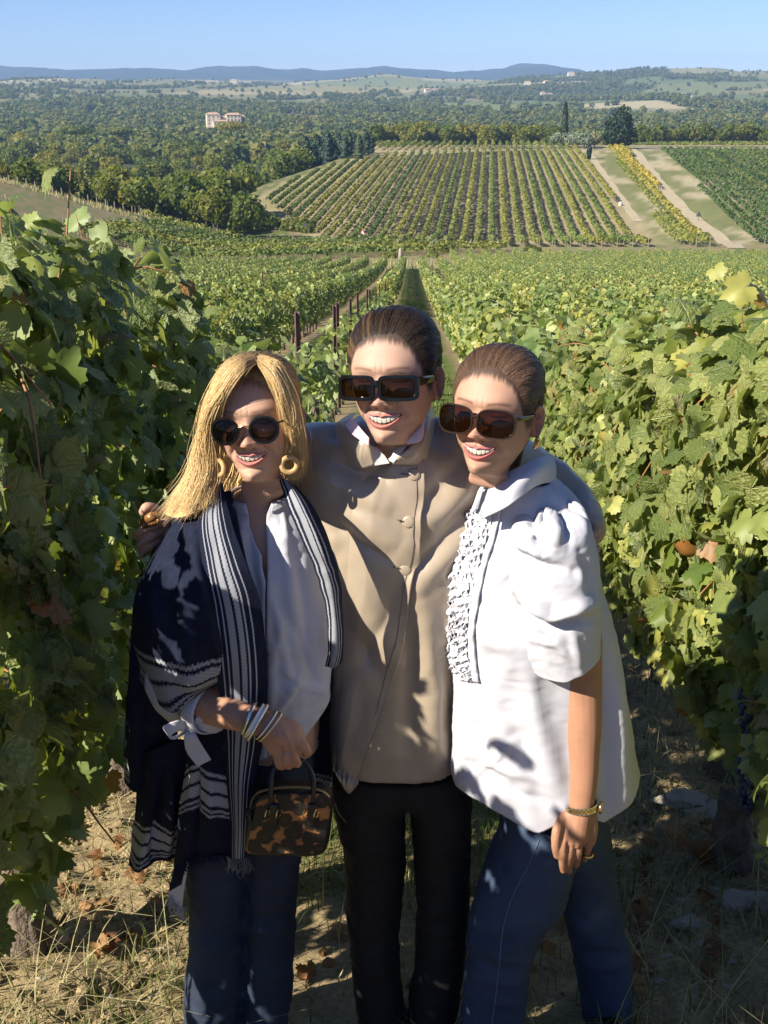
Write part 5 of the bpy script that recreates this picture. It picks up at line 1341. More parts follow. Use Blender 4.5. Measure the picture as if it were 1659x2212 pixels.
legs_obj('trousers', W2, [[(1640, 712, 985, 2.13, .11), (1740, 722, 872, 2.13, .11), (1845, 746, 873, 2.13, .095), (1975, 750, 864, 2.12, .08), (2037, 757, 861, 2.11, .075), (2141, 767, 866, 2.12, .07), (2225, 779, 880, 2.12, .075), (2275, 780, 882, 2.12, .075)],
    [(1640, 720, 1015, 2.13, .11), (1725, 884, 1017, 2.13, .11), (1845, 896, 1015, 2.13, .095), (1975, 901, 1010, 2.12, .085), (2089, 898, 1000, 2.12, .075), (2155, 885, 992, 2.12, .07), (2225, 890, 988, 2.12, .075), (2275, 890, 990, 2.12, .075)]], M_black, 8, .005)
shoe(W2, 828, 2.13, M_leather); shoe(W2, 940, 2.13, M_leather)

# ---------------------------------------------------------------- woman in the white shirt
W3 = empty('person', tuple(P(1150, 2230, 2.03)[:2]) + (0,)); tag(W3, 'smiling woman in a white puff sleeved blouse with a ruffled bib and blue jeans', 'person')
SK3 = (.425, .25, .17)
H3 = Head(1031, 909, 1.97, yaw=25, up=10, roll=1, scale=1.0, skin=SK3, lip=(.40, .12, .12), mw=.0315, mz=-.066, open_=.0155, smile=1.05, nose_l=1.12, jaw=.92, seed=3, brow=(.10, .05, .03), blush=.3)
parts, cols = H3.body([(1052, 1060, 1168, 2.035, .054), (1085, 1050, 1195, 2.045, .065), (1130, 1035, 1225, 2.05, .08), (1250, 1010, 1260, 2.05, .10), (1700, 1020, 1330, 2.05, .09)])
hw_ = [limb([P(1252, 1380, 1.94), P(1254, 1470, 1.935), P(1258, 1570, 1.915), P(1260, 1670, 1.895), P(1255, 1738, 1.885)], [.044, .0425, .039, .031, .0265], 20),
       limb([P(1255, 1735, 1.885), P(1248, 1772, 1.878), P(1243, 1805, 1.872)], [.025, .027, .027]), limb([P(1266, 1745, 1.888), P(1270, 1790, 1.885), P(1268, 1812, 1.885)], [.0215, .0215, .0195]), limb([P(1232, 1762, 1.88), P(1226, 1800, 1.868)], [.020, .021]),
       finger([(1215, 1768, 1.872), (1203, 1795, 1.855), (1200, 1825, 1.85), (1203, 1848, 1.855)], .0115, .0080),
       finger([(1222, 1800, 1.862), (1216, 1835, 1.852), (1215, 1862, 1.858), (1217, 1880, 1.870)], .0100, .0076),
       finger([(1238, 1808, 1.866), (1231, 1842, 1.858), (1228, 1868, 1.868), (1229, 1882, 1.882)], .0100, .0076),
       finger([(1254, 1810, 1.870), (1249, 1840, 1.864), (1246, 1860, 1.878), (1245, 1868, 1.892)], .0098, .0074),
       finger([(1272, 1808, 1.880), (1270, 1832, 1.876), (1266, 1848, 1.888), (1263, 1856, 1.902)], .0090, .0068)]
V, Fs = hand_union(hw_, .0028, 5)
V = folds(V, Fs, [([(1218, 1768), (1222, 1800)], -.002, 6), ([(1228, 1812), (1226, 1840)], -.0022, 4), ([(1245, 1812), (1241, 1840)], -.0022, 4), ([(1262, 1814), (1259, 1838)], -.0022, 4)])
q = proj(V); ar = np.ones((len(V), 3)) * np.array((.37, .195, .118)); ar *= (1 + .06 * fbm(V * 60, 3, 4))[:, None]
parts.append((V, Fs)); cols.append(ar)
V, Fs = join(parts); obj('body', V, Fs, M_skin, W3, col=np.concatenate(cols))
V, f, tc = teeth_vf(*H3.mouth); obj('teeth', H3.w(V), f, M_tooth, W3, col=tc)
def col3(V, st):
    n = vnoise(np.c_[st * 20, V[:, 1] * 6, V[:, 1] * 0], 14); n2 = vnoise(np.c_[st * 64, V[:, 1] * 12, V[:, 1] * 0], 15)
    return np.clip(np.array((.072, .043, .027)) * (1 + .3 * n + .15 * n2)[:, None] * (1 + .6 * sstep(.05, -.06, V[:, 1]))[:, None], .004, 1)
cv, cf, cc = hair_cap(H3, .0060, col3, hl_shift=-.002, seed=3, wave=.0012)
V, Fs, C = cap_strands(cv, cf, col3, 2800, 31)
bun = ellipsoid((0, .112, -.05), (.036, .032, .042), 24, 16); tail = tube(crom(np.array([(0, .12, -.05), (.0, .135, -.10), (-.0, .125, -.17)]), 16), np.linspace(.026, .008, 16), 14)
Vj, Fj = join([(H3.w(cv), cf), (H3.w(V), Fs), (H3.w(bun[0]), bun[1]), (H3.w(tail[0]), tail[1])])
obj('hair', Vj, Fj, M_hair, W3, col=np.concatenate([cc, C, np.ones((len(bun[0]) + len(tail[0]), 3)) * np.array((.05, .03, .02))]))
sunglasses(H3, W3, .0345, .0262, .0375, -.0105, 2.9, .0030, M_tort, M_lens_r, 'thin', temple=.0085, egg=.12)
fl = [ellipsoid((0, 0, 0), (.004,) * 3, 10, 8)] + [ellipsoid((.006 * math.cos(k * 1.047), -.001, .006 * math.sin(k * 1.047)), (.0045, .003, .0045), 10, 8) for k in range(6)] + [ellipsoid((.004 * math.cos(k * 2.1), -.003, -.006 + .004 * math.sin(k * 2.1)), (.0035,) * 3, 8, 6) for k in range(3)]
V, Fs = join(fl); V = H3.w(V @ np.array(Matrix.Rotation(R(-60), 3, 'Z')).T * 1.15 + np.array((.083, .006, -.046))); obj('earring', V, Fs, M_gold, W3)
# blouse
V, Fs = loft([(1030, 1078, 1190, 2.05, .060), (1060, 1050, 1228, 2.05, .085), (1090, 1028, 1252, 2.05, .105), (1130, 1008, 1272, 2.05, .122), (1190, 988, 1284, 2.05, .138), (1250, 975, 1294, 2.05, .150), (1320, 971, 1310, 2.05, .152), (1400, 975, 1330, 2.05, .150), (1500, 982, 1352, 2.05, .155), (1600, 980, 1370, 2.05, .162), (1700, 974, 1388, 2.05, .168), (1757, 970, 1398, 2.05, .172)], 150, 170, 2.3, closed_ends=False, hem=True)
n = 150 * 170; V = V[:n]; Fs = [Fs[0]]; q = proj(V); t = np.repeat(np.linspace(0, 1, 170), 150)
hem = np.interp(q[:, 0], [960, 1010, 1080, 1165, 1222, 1262, 1310, 1375, 1400], [-2, 4, 18, 46, 20, 8, 36, 8, -14])
front = V[:, 1] < 2.08
V[:, 2] -= np.where(front, hem, 20) * .00118 * sstep(.86, 1.0, t)
V = folds(V, Fs, [([(1050, 1300), (1120, 1240), (1150, 1200)], -.006, 14), ([(1030, 1330), (1090, 1400), (1110, 1560)], .010, 24), ([(1080, 1420), (1110, 1560), (1180, 1740)], -.008, 22), ([(1130, 1400), (1160, 1560), (1215, 1740)], .011, 24), ([(1005, 1480), (1000, 1600), (995, 1740)], .008, 20), ([(1035, 1500), (1040, 1620), (1045, 1760)], -.007, 18),
    ([(1000, 1620), (1080, 1660), (1180, 1690)], .005, 9), ([(1000, 1690), (1070, 1640), (1110, 1600)], .005, 8), ([(1060, 1660), (1130, 1720), (1200, 1735)], -.005, 9), ([(1310, 1330), (1330, 1500), (1345, 1720)], .010, 22), ([(1330, 1360), (1370, 1560), (1385, 1720)], -.007, 16), ([(1300, 1420), (1310, 1600), (1312, 1770)], -.009, 18)])
V = crumple(V, Fs, .0034, 9, 13); V = crumple(V, Fs, .0013, 28, 14); sh_b = caster(V, Fs)
S3 = thick(obj('blouse', V, Fs, M_white, W3), .0015)
# puffed sleeve
V, Fs = loft([(1092, 1160, 1228, 1.985, .040), (1100, 1138, 1248, 1.965, .068), (1120, 1118, 1266, 1.95, .088), (1165, 1102, 1282, 1.945, .100), (1230, 1098, 1292, 1.94, .104), (1290, 1105, 1294, 1.935, .100), (1350, 1120, 1292, 1.935, .092), (1420, 1140, 1291, 1.935, .084), (1458, 1156, 1291, 1.935, .080), (1464, 1158, 1291, 1.935, .080)], 130, 130, 2.2, hem=True)
m = 130 * 130; V[:m + 1]; Fs = [Fs[0]]; V = V[:m + 0]; q = proj(V); t = np.repeat(np.linspace(0, 1, 130), 130)
V[:, 2] -= np.interp(q[:, 0], [1150, 1225, 1295], [10, 6, -22]) * .0011 * sstep(.7, 1, t)
ph = np.tile(np.linspace(0, 2 * np.pi, 130, endpoint=False), 130)
N_ = normals(V, Fs); V = V + N_ * (.0050 * np.sin(ph * 11 + 2.6 * np.sin(ph * 3 + 1) + 1.2 * vnoise(V * 22, 6)) * (1 - sstep(.03, .26, t)))[:, None]
V = folds(V, Fs, [([(1150, 1100), (1150, 1150), (1175, 1190)], -.012, 9), ([(1185, 1098), (1200, 1150), (1195, 1185)], .012, 10), ([(1120, 1140), (1130, 1180), (1175, 1200)], .012, 12), ([(1110, 1180), (1150, 1215), (1240, 1235)], -.012, 14), ([(1120, 1270), (1190, 1330), (1275, 1305)], .016, 14), ([(1130, 1310), (1195, 1350), (1280, 1335)], -.012, 12), ([(1110, 1215), (1150, 1290), (1180, 1330)], .007, 12), ([(1255, 1190), (1275, 1240), (1280, 1300)], -.008, 12), ([(1150, 1380), (1200, 1390), (1245, 1430)], .004, 8), ([(1235, 1360), (1245, 1410), (1255, 1455)], .005, 9)])
V = crumple(V, Fs, .0030, 12, 23); V = crumple(V, Fs, .0011, 30, 24); thick(obj('sleeve', V, Fs, M_white, S3), .0015)
# collar leaves, placket, ruffles
plate('collar', [[(1060, 1042, 1.985), (1110, 1014, 1.955), (1160, 990, 1.985), (1192, 982, 2.06)], [(1048, 1080, 1.945), (1105, 1050, 1.915), (1165, 1015, 1.955), (1200, 1010, 2.05)], [(1040, 1121, 1.925), (1098, 1093, 1.898), (1152, 1052, 1.94), (1200, 1040, 2.05)]], M_white, S3, 40, 24, .003, .0008)
plate('collar', [[(1052, 1035, 1.985), (1040, 1050, 1.97), (1033, 1062, 1.965)], [(1040, 1070, 1.955), (1032, 1080, 1.95), (1024, 1088, 1.95)], [(1032, 1100, 1.945), (1022, 1107, 1.942), (1013, 1113, 1.94)]], M_white, S3, 16, 16, .003)
plate('collar_stand', [[(1048, 1032, 2.00), (1062, 1046, 1.985), (1075, 1050, 1.98)], [(1032, 1075, 1.965), (1042, 1085, 1.955), (1060, 1085, 1.95)], [(1022, 1105, 1.955), (1036, 1112, 1.945), (1056, 1110, 1.94)]], M_white, S3, 16, 16, .002)
PL = [(1078, 1092), (1062, 1160), (1042, 1230), (1026, 1310), (1020, 1370), (1024, 1430), (1030, 1468)]
V, Fs, u, v = conform(sh_b, [[(p[0] - 9, p[1]), (p[0] + 8, p[1] + 3)] for p in PL], 8, 130, lambda u, v: .0055 + .0012 * math.sin(v * 60)); thick(obj('placket', V, Fs, M_white, S3), .004)
r_ = np.random.default_rng(3)
for k in range(6):
    f = (k + .5) / 6; lf = [(1020, 1105), (1004, 1160), (988, 1225), (977, 1300), (976, 1370), (981, 1425), (998, 1462)]
    rows = []
    for a, b in zip(lf, PL):
        x0, x1 = a[0] - 3, b[0] - 7; c = x0 + (x1 - x0) * f; w = (x1 - x0) / 6 * .85; yy_ = a[1] + (b[1] - a[1]) * f; rows.append([(c - w, yy_), (c, yy_), (c + w, yy_)])
    V, Fs, u, v = conform(sh_b, rows, 11, 260, lambda u, v: .006)
    N_ = normals(V, Fs); N_ *= np.sign(-(N_[:, 1:2]) + 1e-6); n1 = vnoise(v3(v * 30, u * 2 + k * 5), 8 + k)
    wv = np.sin(v * 150 + 2.2 * n1 + k) ; V = V + N_ * (.0030 * wv * (1 - .2 * np.cos(u * 6.28)) + .0035 * n1 + .0025)[:, None] + np.array((0, 0, 1)) * (.0032 * np.cos(v * 150 + 2 * n1 + u * 5 + k))[:, None] + np.array((1, 0, 0)) * (.002 * np.sin(v * 97 + k * 2))[:, None]
    thick(obj('ruffle', V, Fs, M_white, S3), .0009)
J3 = legs_obj('jeans', W3, [[(1730, 1085, 1300, 2.04, .12), (1800, 1080, 1262, 2.03, .115), (1860, 1056, 1240, 2.01, .105), (1930, 1031, 1222, 1.99, .095), (2000, 1012, 1172, 1.97, .085), (2060, 1008, 1150, 1.97, .08), (2110, 1006, 1140, 1.98, .075), (2212, 995, 1131, 2.0, .07), (2330, 992, 1118, 2.0, .065)],
    [(1730, 1110, 1308, 2.09, .12), (1850, 1180, 1322, 2.12, .10), (1930, 1208, 1334, 2.14, .09), (2000, 1225, 1346, 2.15, .08), (2070, 1240, 1362, 2.16, .075), (2212, 1262, 1362, 2.17, .065), (2320, 1272, 1360, 2.17, .06)]], M_denim, 18, .004,
    [([(1010, 2000), (1070, 2030), (1140, 2040)], -.006, 7), ([(1006, 2025), (1070, 2065), (1140, 2080)], .006, 8), ([(1006, 2060), (1070, 2100), (1135, 2095)], -.007, 7), ([(1004, 2090), (1060, 2120), (1130, 2130)], .005, 8), ([(1230, 2040), (1270, 2060), (1350, 2060)], -.006, 7), ([(1240, 2075), (1290, 2090), (1355, 2085)], .005, 8), ([(1000, 2150), (1060, 2160), (1130, 2180)], .004, 8)])
jb = caster(np.array([v.co[:] for v in J3.data.vertices]) + np.array(W3.location), [np.array([p.vertices[:] for p in J3.data.polygons if len(p.vertices) == 4])])
V, Fs, u, v = conform(jb, [[(x, y), (x + 2.2, y)] for x, y in ((1163, 1815), (1140, 1870), (1105, 1940), (1085, 2010), (1078, 2080), (1070, 2150), (1062, 2210))], 3, 160, lambda u, v: .0012)
thick(obj('side_seam', V, Fs, simple_mat('pale_seam_thread', (.10, .15, .24), .9), J3), .001)
shoe(W3, 1062, 2.0, M_leather, -.02); shoe(W3, 1312, 2.17, M_leather, -.02)
# watch and ring
def band_links(c, R0, axis, wid, n, h, mats, parent, name, sq=1.15):
    ax = np.array(axis, float); ax /= np.linalg.norm(ax); e1 = np.cross(ax, (0, 0, 1.0)); e1 /= np.linalg.norm(e1); e2 = np.cross(ax, e1); ms = [[], []]
    for k in range(n):
        for j in range(3):
            a = (k + .5 * (j == 1)) * 2 * math.pi / n; d = e1 * math.cos(a) * sq + e2 * math.sin(a); tg = -e1 * math.sin(a) * sq + e2 * math.cos(a); tg /= np.linalg.norm(tg)
            rm = np.stack((tg, np.cross(ax, tg), ax), 1)
            ms[1 if j == 1 else 0].append(box(np.array(c) + d * R0 + ax * (j - 1) * wid / 3 * 1.02, (2 * math.pi * R0 / n * .95, h, wid / 3 * .93), rm))
    o = None
    for m, mt in zip(ms, mats):
        V, Fs = join(m); o2 = obj(name if o is None else 'centre_links', V, Fs, mt, parent if o is None else o, smooth=False); o = o or o2
    return o
pw = P(1256, 1739, 1.886); ax_ = P(1258, 1770, 1.88) - P(1256, 1710, 1.89)
wt = band_links(pw, .0305, ax_, .014, 26, .0032, (M_silver, M_gold), W3, 'watch', 1.08)
wf, ff = tube([tuple(pw + np.array((.034, -.010, .002))), tuple(pw + np.array((.040, -.012, .002)))], .0125, 24); obj('watch_case', wf, ff, M_gold, wt)
V, Fs = torus(P(1270, 1845, 1.882), .0092, .0030, P(1272, 1830, 1.88) - P(1268, 1855, 1.886), 28, 10); obj('ring', V, Fs, M_gold, W3)

# ---------------------------------------------------------------- woman in the navy shawl
W1 = empty('person', tuple(P(525, 2230, 2.05)[:2]) + (0,)); tag(W1, 'smiling blond woman in a navy striped shawl, round sunglasses and rattan hoop earrings', 'person')
SK1 = (.47, .29, .20)
H1 = Head(531, 929, 2.0, yaw=6, up=9, roll=-4, scale=1.0, skin=SK1, lip=(.41, .155, .14), mw=.0305, mz=-.064, open_=.0135, smile=1.1, jaw=.95, seed=1, brow=(.24, .14, .08), blush=.3, roots=(.22, .13, .065))
parts, cols = H1.body([(1078, 502, 608, 2.04, .052), (1105, 490, 635, 2.03, .062), (1140, 460, 680, 2.035, .083), (1200, 440, 695, 2.04, .10), (1300, 445, 700, 2.04, .112), (1600, 470, 690, 2.04, .10)])
Yb = 1.80
hb = [limb([P(400, 1500, 1.90), P(450, 1522, 1.87), P(510, 1545, 1.83), P(560, 1560, 1.81), P(582, 1568, Yb)], [.040, .038, .033, .0275, .026], 18),
      limb([P(582, 1566, Yb), P(605, 1580, Yb - .005), P(625, 1598, Yb - .008)], [.024, .0265, .024]), limb([P(580, 1582, Yb), P(596, 1605, Yb - .003), P(606, 1618, Yb)], [.021, .0225, .019]), limb([P(600, 1566, Yb), P(630, 1580, Yb - .002), P(642, 1592, Yb)], [.020, .020, .016]),
      finger([(600, 1612, Yb - .008), (600, 1634, Yb - .014), (604, 1652, Yb - .006), (611, 1655, Yb + .014)], .0098, .0082),
      finger([(612, 1610, Yb - .010), (616, 1632, Yb - .020), (622, 1652, Yb - .010), (626, 1652, Yb + .012)], .0100, .0084),
      finger([(628, 1604, Yb - .010), (635, 1628, Yb - .020), (641, 1648, Yb - .010), (643, 1648, Yb + .012)], .0100, .0084),
      finger([(638, 1590, Yb - .004), (651, 1604, Yb - .012), (661, 1620, Yb - .006), (662, 1628, Yb + .014)], .0108, .0090),
      finger([(632, 1582, Yb + .014), (645, 1600, Yb + .032), (650, 1618, Yb + .030)], .011, .009)]
V, Fs = hand_union(hb, .0028, 4)
V = folds(V, Fs, [([(608, 1612), (609, 1640)], -.0025, 3.5), ([(621, 1606), (628, 1640)], -.0025, 3.5), ([(636, 1600), (646, 1632)], -.0025, 3.5), ([(600, 1575), (610, 1605)], .0016, 4), ([(612, 1574), (625, 1600)], .0016, 4), ([(592, 1582), (600, 1608)], .0014, 4)])
parts.append((V, Fs)); cols.append(np.ones((len(V), 3)) * np.array((.43, .24, .155)) * (1 + .06 * fbm(V * 60, 3, 4))[:, None])
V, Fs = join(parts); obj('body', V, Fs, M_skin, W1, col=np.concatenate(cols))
V, f, tc = teeth_vf(*H1.mouth); obj('teeth', H1.w(V), f, M_tooth, W1, col=tc)
# long hair
def blond(n, r, root=0.0):
    k = r.random(n)[:, None]; c = np.where(k < .25, (.52, .34, .15), np.where(k < .7, (.70, .48, .21), (.82, .61, .32)))
    return c * r.uniform(.8, 1.15, (n, 1))
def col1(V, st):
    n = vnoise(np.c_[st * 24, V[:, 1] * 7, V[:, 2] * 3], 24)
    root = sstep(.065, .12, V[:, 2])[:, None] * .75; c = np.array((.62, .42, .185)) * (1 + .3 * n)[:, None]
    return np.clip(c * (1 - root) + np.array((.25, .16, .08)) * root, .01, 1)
HLs = HL.copy(); HL = np.array([(0, .070), (18, .066), (34, .046), (48, .012), (58, -.03), (66, -.07), (80, -.09), (180, -.115)])
cv, cf, cc = hair_cap(H1, .0050, col1, seed=1, top=.9, wave=.0024)
HL = HLs
r1 = np.random.default_rng(41)
def hank(guides, n, m, seed, rad=.0008, jit=.006, wav=.003, spread=None):
    """hairs between neighbouring guide curves (px, py, Y)"""
    r = np.random.default_rng(seed); G = np.array([crom(np.array([P(*p) for p in g]), m) for g in guides]); k = len(G)
    a = r.uniform(0, k - 1 - 1e-6, n); i = a.astype(int); f = (a - i)[:, None, None]; Pp = G[i] * (1 - f) + G[i + 1] * f
    t = np.linspace(0, 1, m)[None, :, None]; Pp = Pp + r.normal(size=(n, 1, 3)) * jit * (.35 + t) + r.normal(size=(n, 1, 3)) * jit * 1.1 * t ** 3
    cl = np.stack([vnoise(np.stack((np.broadcast_to(a[:, None] * 5 + seed, (n, m)), np.broadcast_to(t[0, :, 0] * 4.5, (n, m)), np.full((n, m), q * 7.7)), -1), 90 + q) for q in range(3)], -1) * t ** .8 * (.013, .012, .004); Pp = Pp + cl
    w = np.sin(t * r.uniform(5, 11, (n, 1, 1)) + r.uniform(0, 6, (n, 1, 1))) * wav * t; Pp = Pp + w * np.array((1, .6, .2))
    L = r.uniform(.80, 1.03, n) * (1 - .10 * np.abs(vnoise(v3(a * 9, seed), 12))); ids = np.linspace(0, 1, m)[None] * L[:, None]; x = ids * (m - 1); x = np.clip(x, 0, m - 1.001); i0 = x.astype(int); fr = (x - i0)[..., None]
    Pp = np.take_along_axis(Pp, i0[..., None].repeat(3, 2), 1) * (1 - fr) + np.take_along_axis(Pp, (i0 + 1)[..., None].repeat(3, 2), 1) * fr
    rr = rad * r.uniform(.6, 1.5, (n, 1)) * np.interp(np.linspace(0, 1, m), [0, .1, .8, 1], [.7, 1, 1, .3])[None]
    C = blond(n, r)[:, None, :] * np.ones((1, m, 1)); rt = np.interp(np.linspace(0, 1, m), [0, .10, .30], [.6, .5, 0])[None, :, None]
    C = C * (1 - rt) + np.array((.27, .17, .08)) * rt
    return strands(Pp, rr, C)
lay = []
left = [  # from the side of the face to the outer outline, ending on the shoulder
    [(552, 784, 1.945), (524, 802, 1.900), (490, 850, 1.900), (468, 895, 1.925), (457, 945, 1.955), (462, 1000, 1.960), (458, 1055, 1.935), (446, 1098, 1.895)],
    [(551, 778, 1.955), (516, 793, 1.905), (477, 850, 1.900), (452, 905, 1.920), (442, 965, 1.940), (446, 1020, 1.935), (434, 1070, 1.910), (414, 1110, 1.885)],
    [(549, 773, 1.97), (507, 785, 1.925), (468, 845, 1.915), (449, 910, 1.925), (439, 975, 1.935), (438, 1025, 1.925), (418, 1072, 1.905), (394, 1116, 1.89)],
    [(548, 770, 1.995), (500, 782, 1.96), (462, 845, 1.95), (443, 915, 1.95), (432, 985, 1.945), (422, 1030, 1.935), (398, 1076, 1.92), (376, 1118, 1.915)],
    [(549, 769, 2.03), (498, 786, 2.01), (459, 852, 2.0), (440, 925, 1.99), (426, 995, 1.98), (411, 1040, 1.97), (382, 1084, 1.955), (356, 1110, 1.95)]]
right = [
    [(556, 783, 1.945), (577, 808, 1.905), (600, 856, 1.905), (615, 905, 1.93), (622, 955, 1.965), (628, 1000, 1.975), (632, 1036, 1.975)],
    [(558, 778, 1.955), (586, 798, 1.91), (613, 856, 1.905), (629, 912, 1.925), (637, 962, 1.95), (640, 1005, 1.96), (637, 1040, 1.965)],
    [(560, 773, 1.97), (594, 790, 1.93), (622, 852, 1.915), (637, 915, 1.925), (643, 965, 1.945), (642, 1000, 1.955), (636, 1028, 1.965)],
    [(560, 770, 2.0), (597, 786, 1.97), (625, 852, 1.955), (641, 920, 1.955), (647, 970, 1.96), (645, 1005, 1.965), (640, 1032, 1.975)],
    [(558, 769, 2.04), (594, 790, 2.03), (622, 860, 2.03), (638, 930, 2.02), (643, 980, 2.01), (640, 1010, 2.0), (636, 1032, 1.99)]]
def mass(guides, seed):
    V, Fs, u, v = sheet([[(p[0], p[1], p[2] + .018) for p in g] for g in guides], 60, 40)
    r = np.random.default_rng(seed); c = blond(40, r) * .85
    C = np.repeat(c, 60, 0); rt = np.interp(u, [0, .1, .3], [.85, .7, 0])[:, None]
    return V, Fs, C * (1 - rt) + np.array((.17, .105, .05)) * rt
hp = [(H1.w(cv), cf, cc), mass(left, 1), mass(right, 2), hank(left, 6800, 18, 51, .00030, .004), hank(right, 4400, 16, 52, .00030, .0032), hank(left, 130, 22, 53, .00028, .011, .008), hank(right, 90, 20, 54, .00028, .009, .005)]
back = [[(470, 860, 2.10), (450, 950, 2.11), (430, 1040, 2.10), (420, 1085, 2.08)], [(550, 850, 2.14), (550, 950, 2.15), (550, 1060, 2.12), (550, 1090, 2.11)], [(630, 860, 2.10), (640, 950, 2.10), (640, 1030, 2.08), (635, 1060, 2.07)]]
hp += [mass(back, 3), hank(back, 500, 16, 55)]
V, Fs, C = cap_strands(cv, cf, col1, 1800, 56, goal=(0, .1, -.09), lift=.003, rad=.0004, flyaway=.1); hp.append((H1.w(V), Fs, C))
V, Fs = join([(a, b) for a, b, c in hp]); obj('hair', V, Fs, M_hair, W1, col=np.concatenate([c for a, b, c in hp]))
sunglasses(H1, W1, .0268, .0248, .0352, -.0100, 2.15, .0046, M_blackp, M_lens_g, 'metal', temple=.004, egg=.10)
M_rattan = simple_mat('rattan', (.52, .33, .14), .6, .25, 90, .4, 500, .001)
for (px, py, Y, tw) in ((625, 1004, 1.925, .25), (472, 1010, 1.935, -.9)):
    c = P(px, py, Y); m = PXM(py, Y); ax = np.array((tw, -1, .1)); pr_ = [torus(c, 16.6 * m, 4.0 * m, ax, 56, 10)]
    axn = ax / np.linalg.norm(ax); e1 = np.cross(axn, (0.1, .2, 1.0)); e1 /= np.linalg.norm(e1); e2 = np.cross(axn, e1)
    a = np.linspace(0, 2 * np.pi, 34 * 9 + 1)
    for off in (0, np.pi):                                      # the wrapped cane
        rad = (e1 * np.cos(a)[:, None] + e2 * np.sin(a)[:, None]); pth = c + rad * ((16.6 + 4.6 * np.cos(a * 34 + off)) * m)[:, None] + axn * (3.6 * m * np.sin(a * 34 + off))[:, None]
        pr_.append(tube(pth, .0011, 5))
    V, Fs = join(pr_); er = obj('earring', V, Fs, M_rattan, W1)
    hk, hf = tube([tuple(P(px - 1, py - 22, Y + .002)), tuple(P(px + 2, py - 32, Y + .004)), tuple(P(px, py - 44, Y + .012))], .0008, 6); obj('hook', hk, hf, M_gold, er)
# blouse with a slit neckline
gap = [(1066, 540, 600), (1085, 538, 594), (1112, 545, 584), (1135, 547, 584), (1170, 562, 587), (1200, 578, 589), (1225, 580, 590), (1256, 588, 590.5), (1700, 589.5, 590)]
V, Fs = loft([(1066, 497, 618, 2.035, .056), (1090, 484, 632, 2.035, .068), (1115, 460, 665, 2.035, .084), (1150, 445, 690, 2.035, .100), (1250, 437, 706, 2.035, .128), (1330, 442, 712, 2.035, .132), (1400, 450, 712, 2.035, .127), (1500, 470, 708, 2.035, .122), (1560, 480, 705, 2.035, .124), (1602, 495, 697, 2.035, .122), (1618, 515, 690, 2.035, .116)], 150, 150, 2.3, gap, hem=True)
q = proj(V); t = np.repeat(np.linspace(0, 1, 150), 150)
V[:, 2] += np.interp(q[:, 0], [500, 575, 640, 700], [0, 0, 0, 62]) * .0011 * sstep(.85, 1.0, t) - np.interp(q[:, 0], [500, 560, 600, 690], [24, 18, 2, 0]) * .0011 * sstep(.9, 1, t)
V = folds(V, Fs, [([(600, 1130), (625, 1250), (640, 1420)], .006, 10), ([(585, 1260), (605, 1360), (625, 1480)], .007, 9), ([(592, 1270), (640, 1370), (680, 1470)], -.005, 9), ([(610, 1330), (590, 1420), (585, 1540)], .006, 10), ([(640, 1200), (660, 1330), (665, 1480)], -.006, 12), ([(600, 1430), (650, 1480), (690, 1490)], .004, 7), ([(585, 1560), (625, 1500), (655, 1430)], .005, 7), ([(540, 1130), (545, 1220), (560, 1330)], -.006, 12), ([(520, 1130), (525, 1200), (545, 1290)], .005, 9), ([(610, 1110), (615, 1150), (620, 1190)], .004, 5), ([(560, 1200), (575, 1290), (580, 1400)], .005, 10), ([(690, 1300), (700, 1420), (690, 1560)], .008, 14)])
V = crumple(V, Fs, .0040, 10, 33); V = crumple(V, Fs, .0015, 28, 34)
bl1 = thick(obj('blouse', V, Fs, M_white, W1), .0016); b1 = caster(V, Fs)
V, Fs, u, v = conform(b1, [[(500, 1082), (525, 1090), (545.5, 1091)], [(503, 1102), (525, 1110), (546, 1113)]], 40, 10, lambda u, v: .004); thick(obj('collar_band', V, Fs, M_white, bl1), .003)
V, Fs, u, v = conform(b1, [[(584, 1084), (594, 1078), (606, 1066)], [(584.5, 1108), (600, 1102), (616, 1092)]], 40, 10, lambda u, v: .004); thick(obj('collar_band', V, Fs, M_white, bl1), .003)
# rolled sleeve with a tied bow
V, Fs = blob_union([limb([P(372, 1470, 1.945), P(395, 1500, 1.925), P(430, 1520, 1.905), P(452, 1530, 1.89)], [.056, .058, .052, .050], 22)], .005, 4)
V = folds(V, Fs, [([(385, 1490), (400, 1530), (420, 1560)], .006, 8), ([(400, 1480), (420, 1520), (430, 1560)], -.006, 8), ([(372, 1510), (385, 1550), (400, 1570)], -.005, 7)]); V = crumple(V, Fs, .003, 16, 44)
sl_ = obj('sleeve', V, Fs, M_white, bl1); 
c0, c1 = P(440, 1520, 1.885), P(456, 1528, 1.872); V, Fs = tube([tuple(c0 - (c1 - c0) * .6), tuple(c0), tuple(c1), tuple(c1 + (c1 - c0) * .3)], [.0535, .0545, .0535, .0515], 28, caps=False); thick(obj('cuff', V, Fs, M_white, sl_), .003)
kx = (412, 1570)
plate('bow_loop', [[(412, 1562, 1.86), (412, 1576, 1.86)], [(385, 1556, 1.83), (383, 1580, 1.83)], [(352, 1570, 1.825), (366, 1592, 1.82)], [(375, 1590, 1.835), (378, 1597, 1.835)], [(411, 1566, 1.862), (411, 1578, 1.862)]], M_white, sl_, 10, 40, .0015)
plate('bow_loop', [[(412, 1563, 1.86), (412, 1575, 1.86)], [(430, 1552, 1.845), (432, 1568, 1.84)], [(446, 1552, 1.85), (442, 1570, 1.845)]], M_white, sl_, 8, 20, .0015)
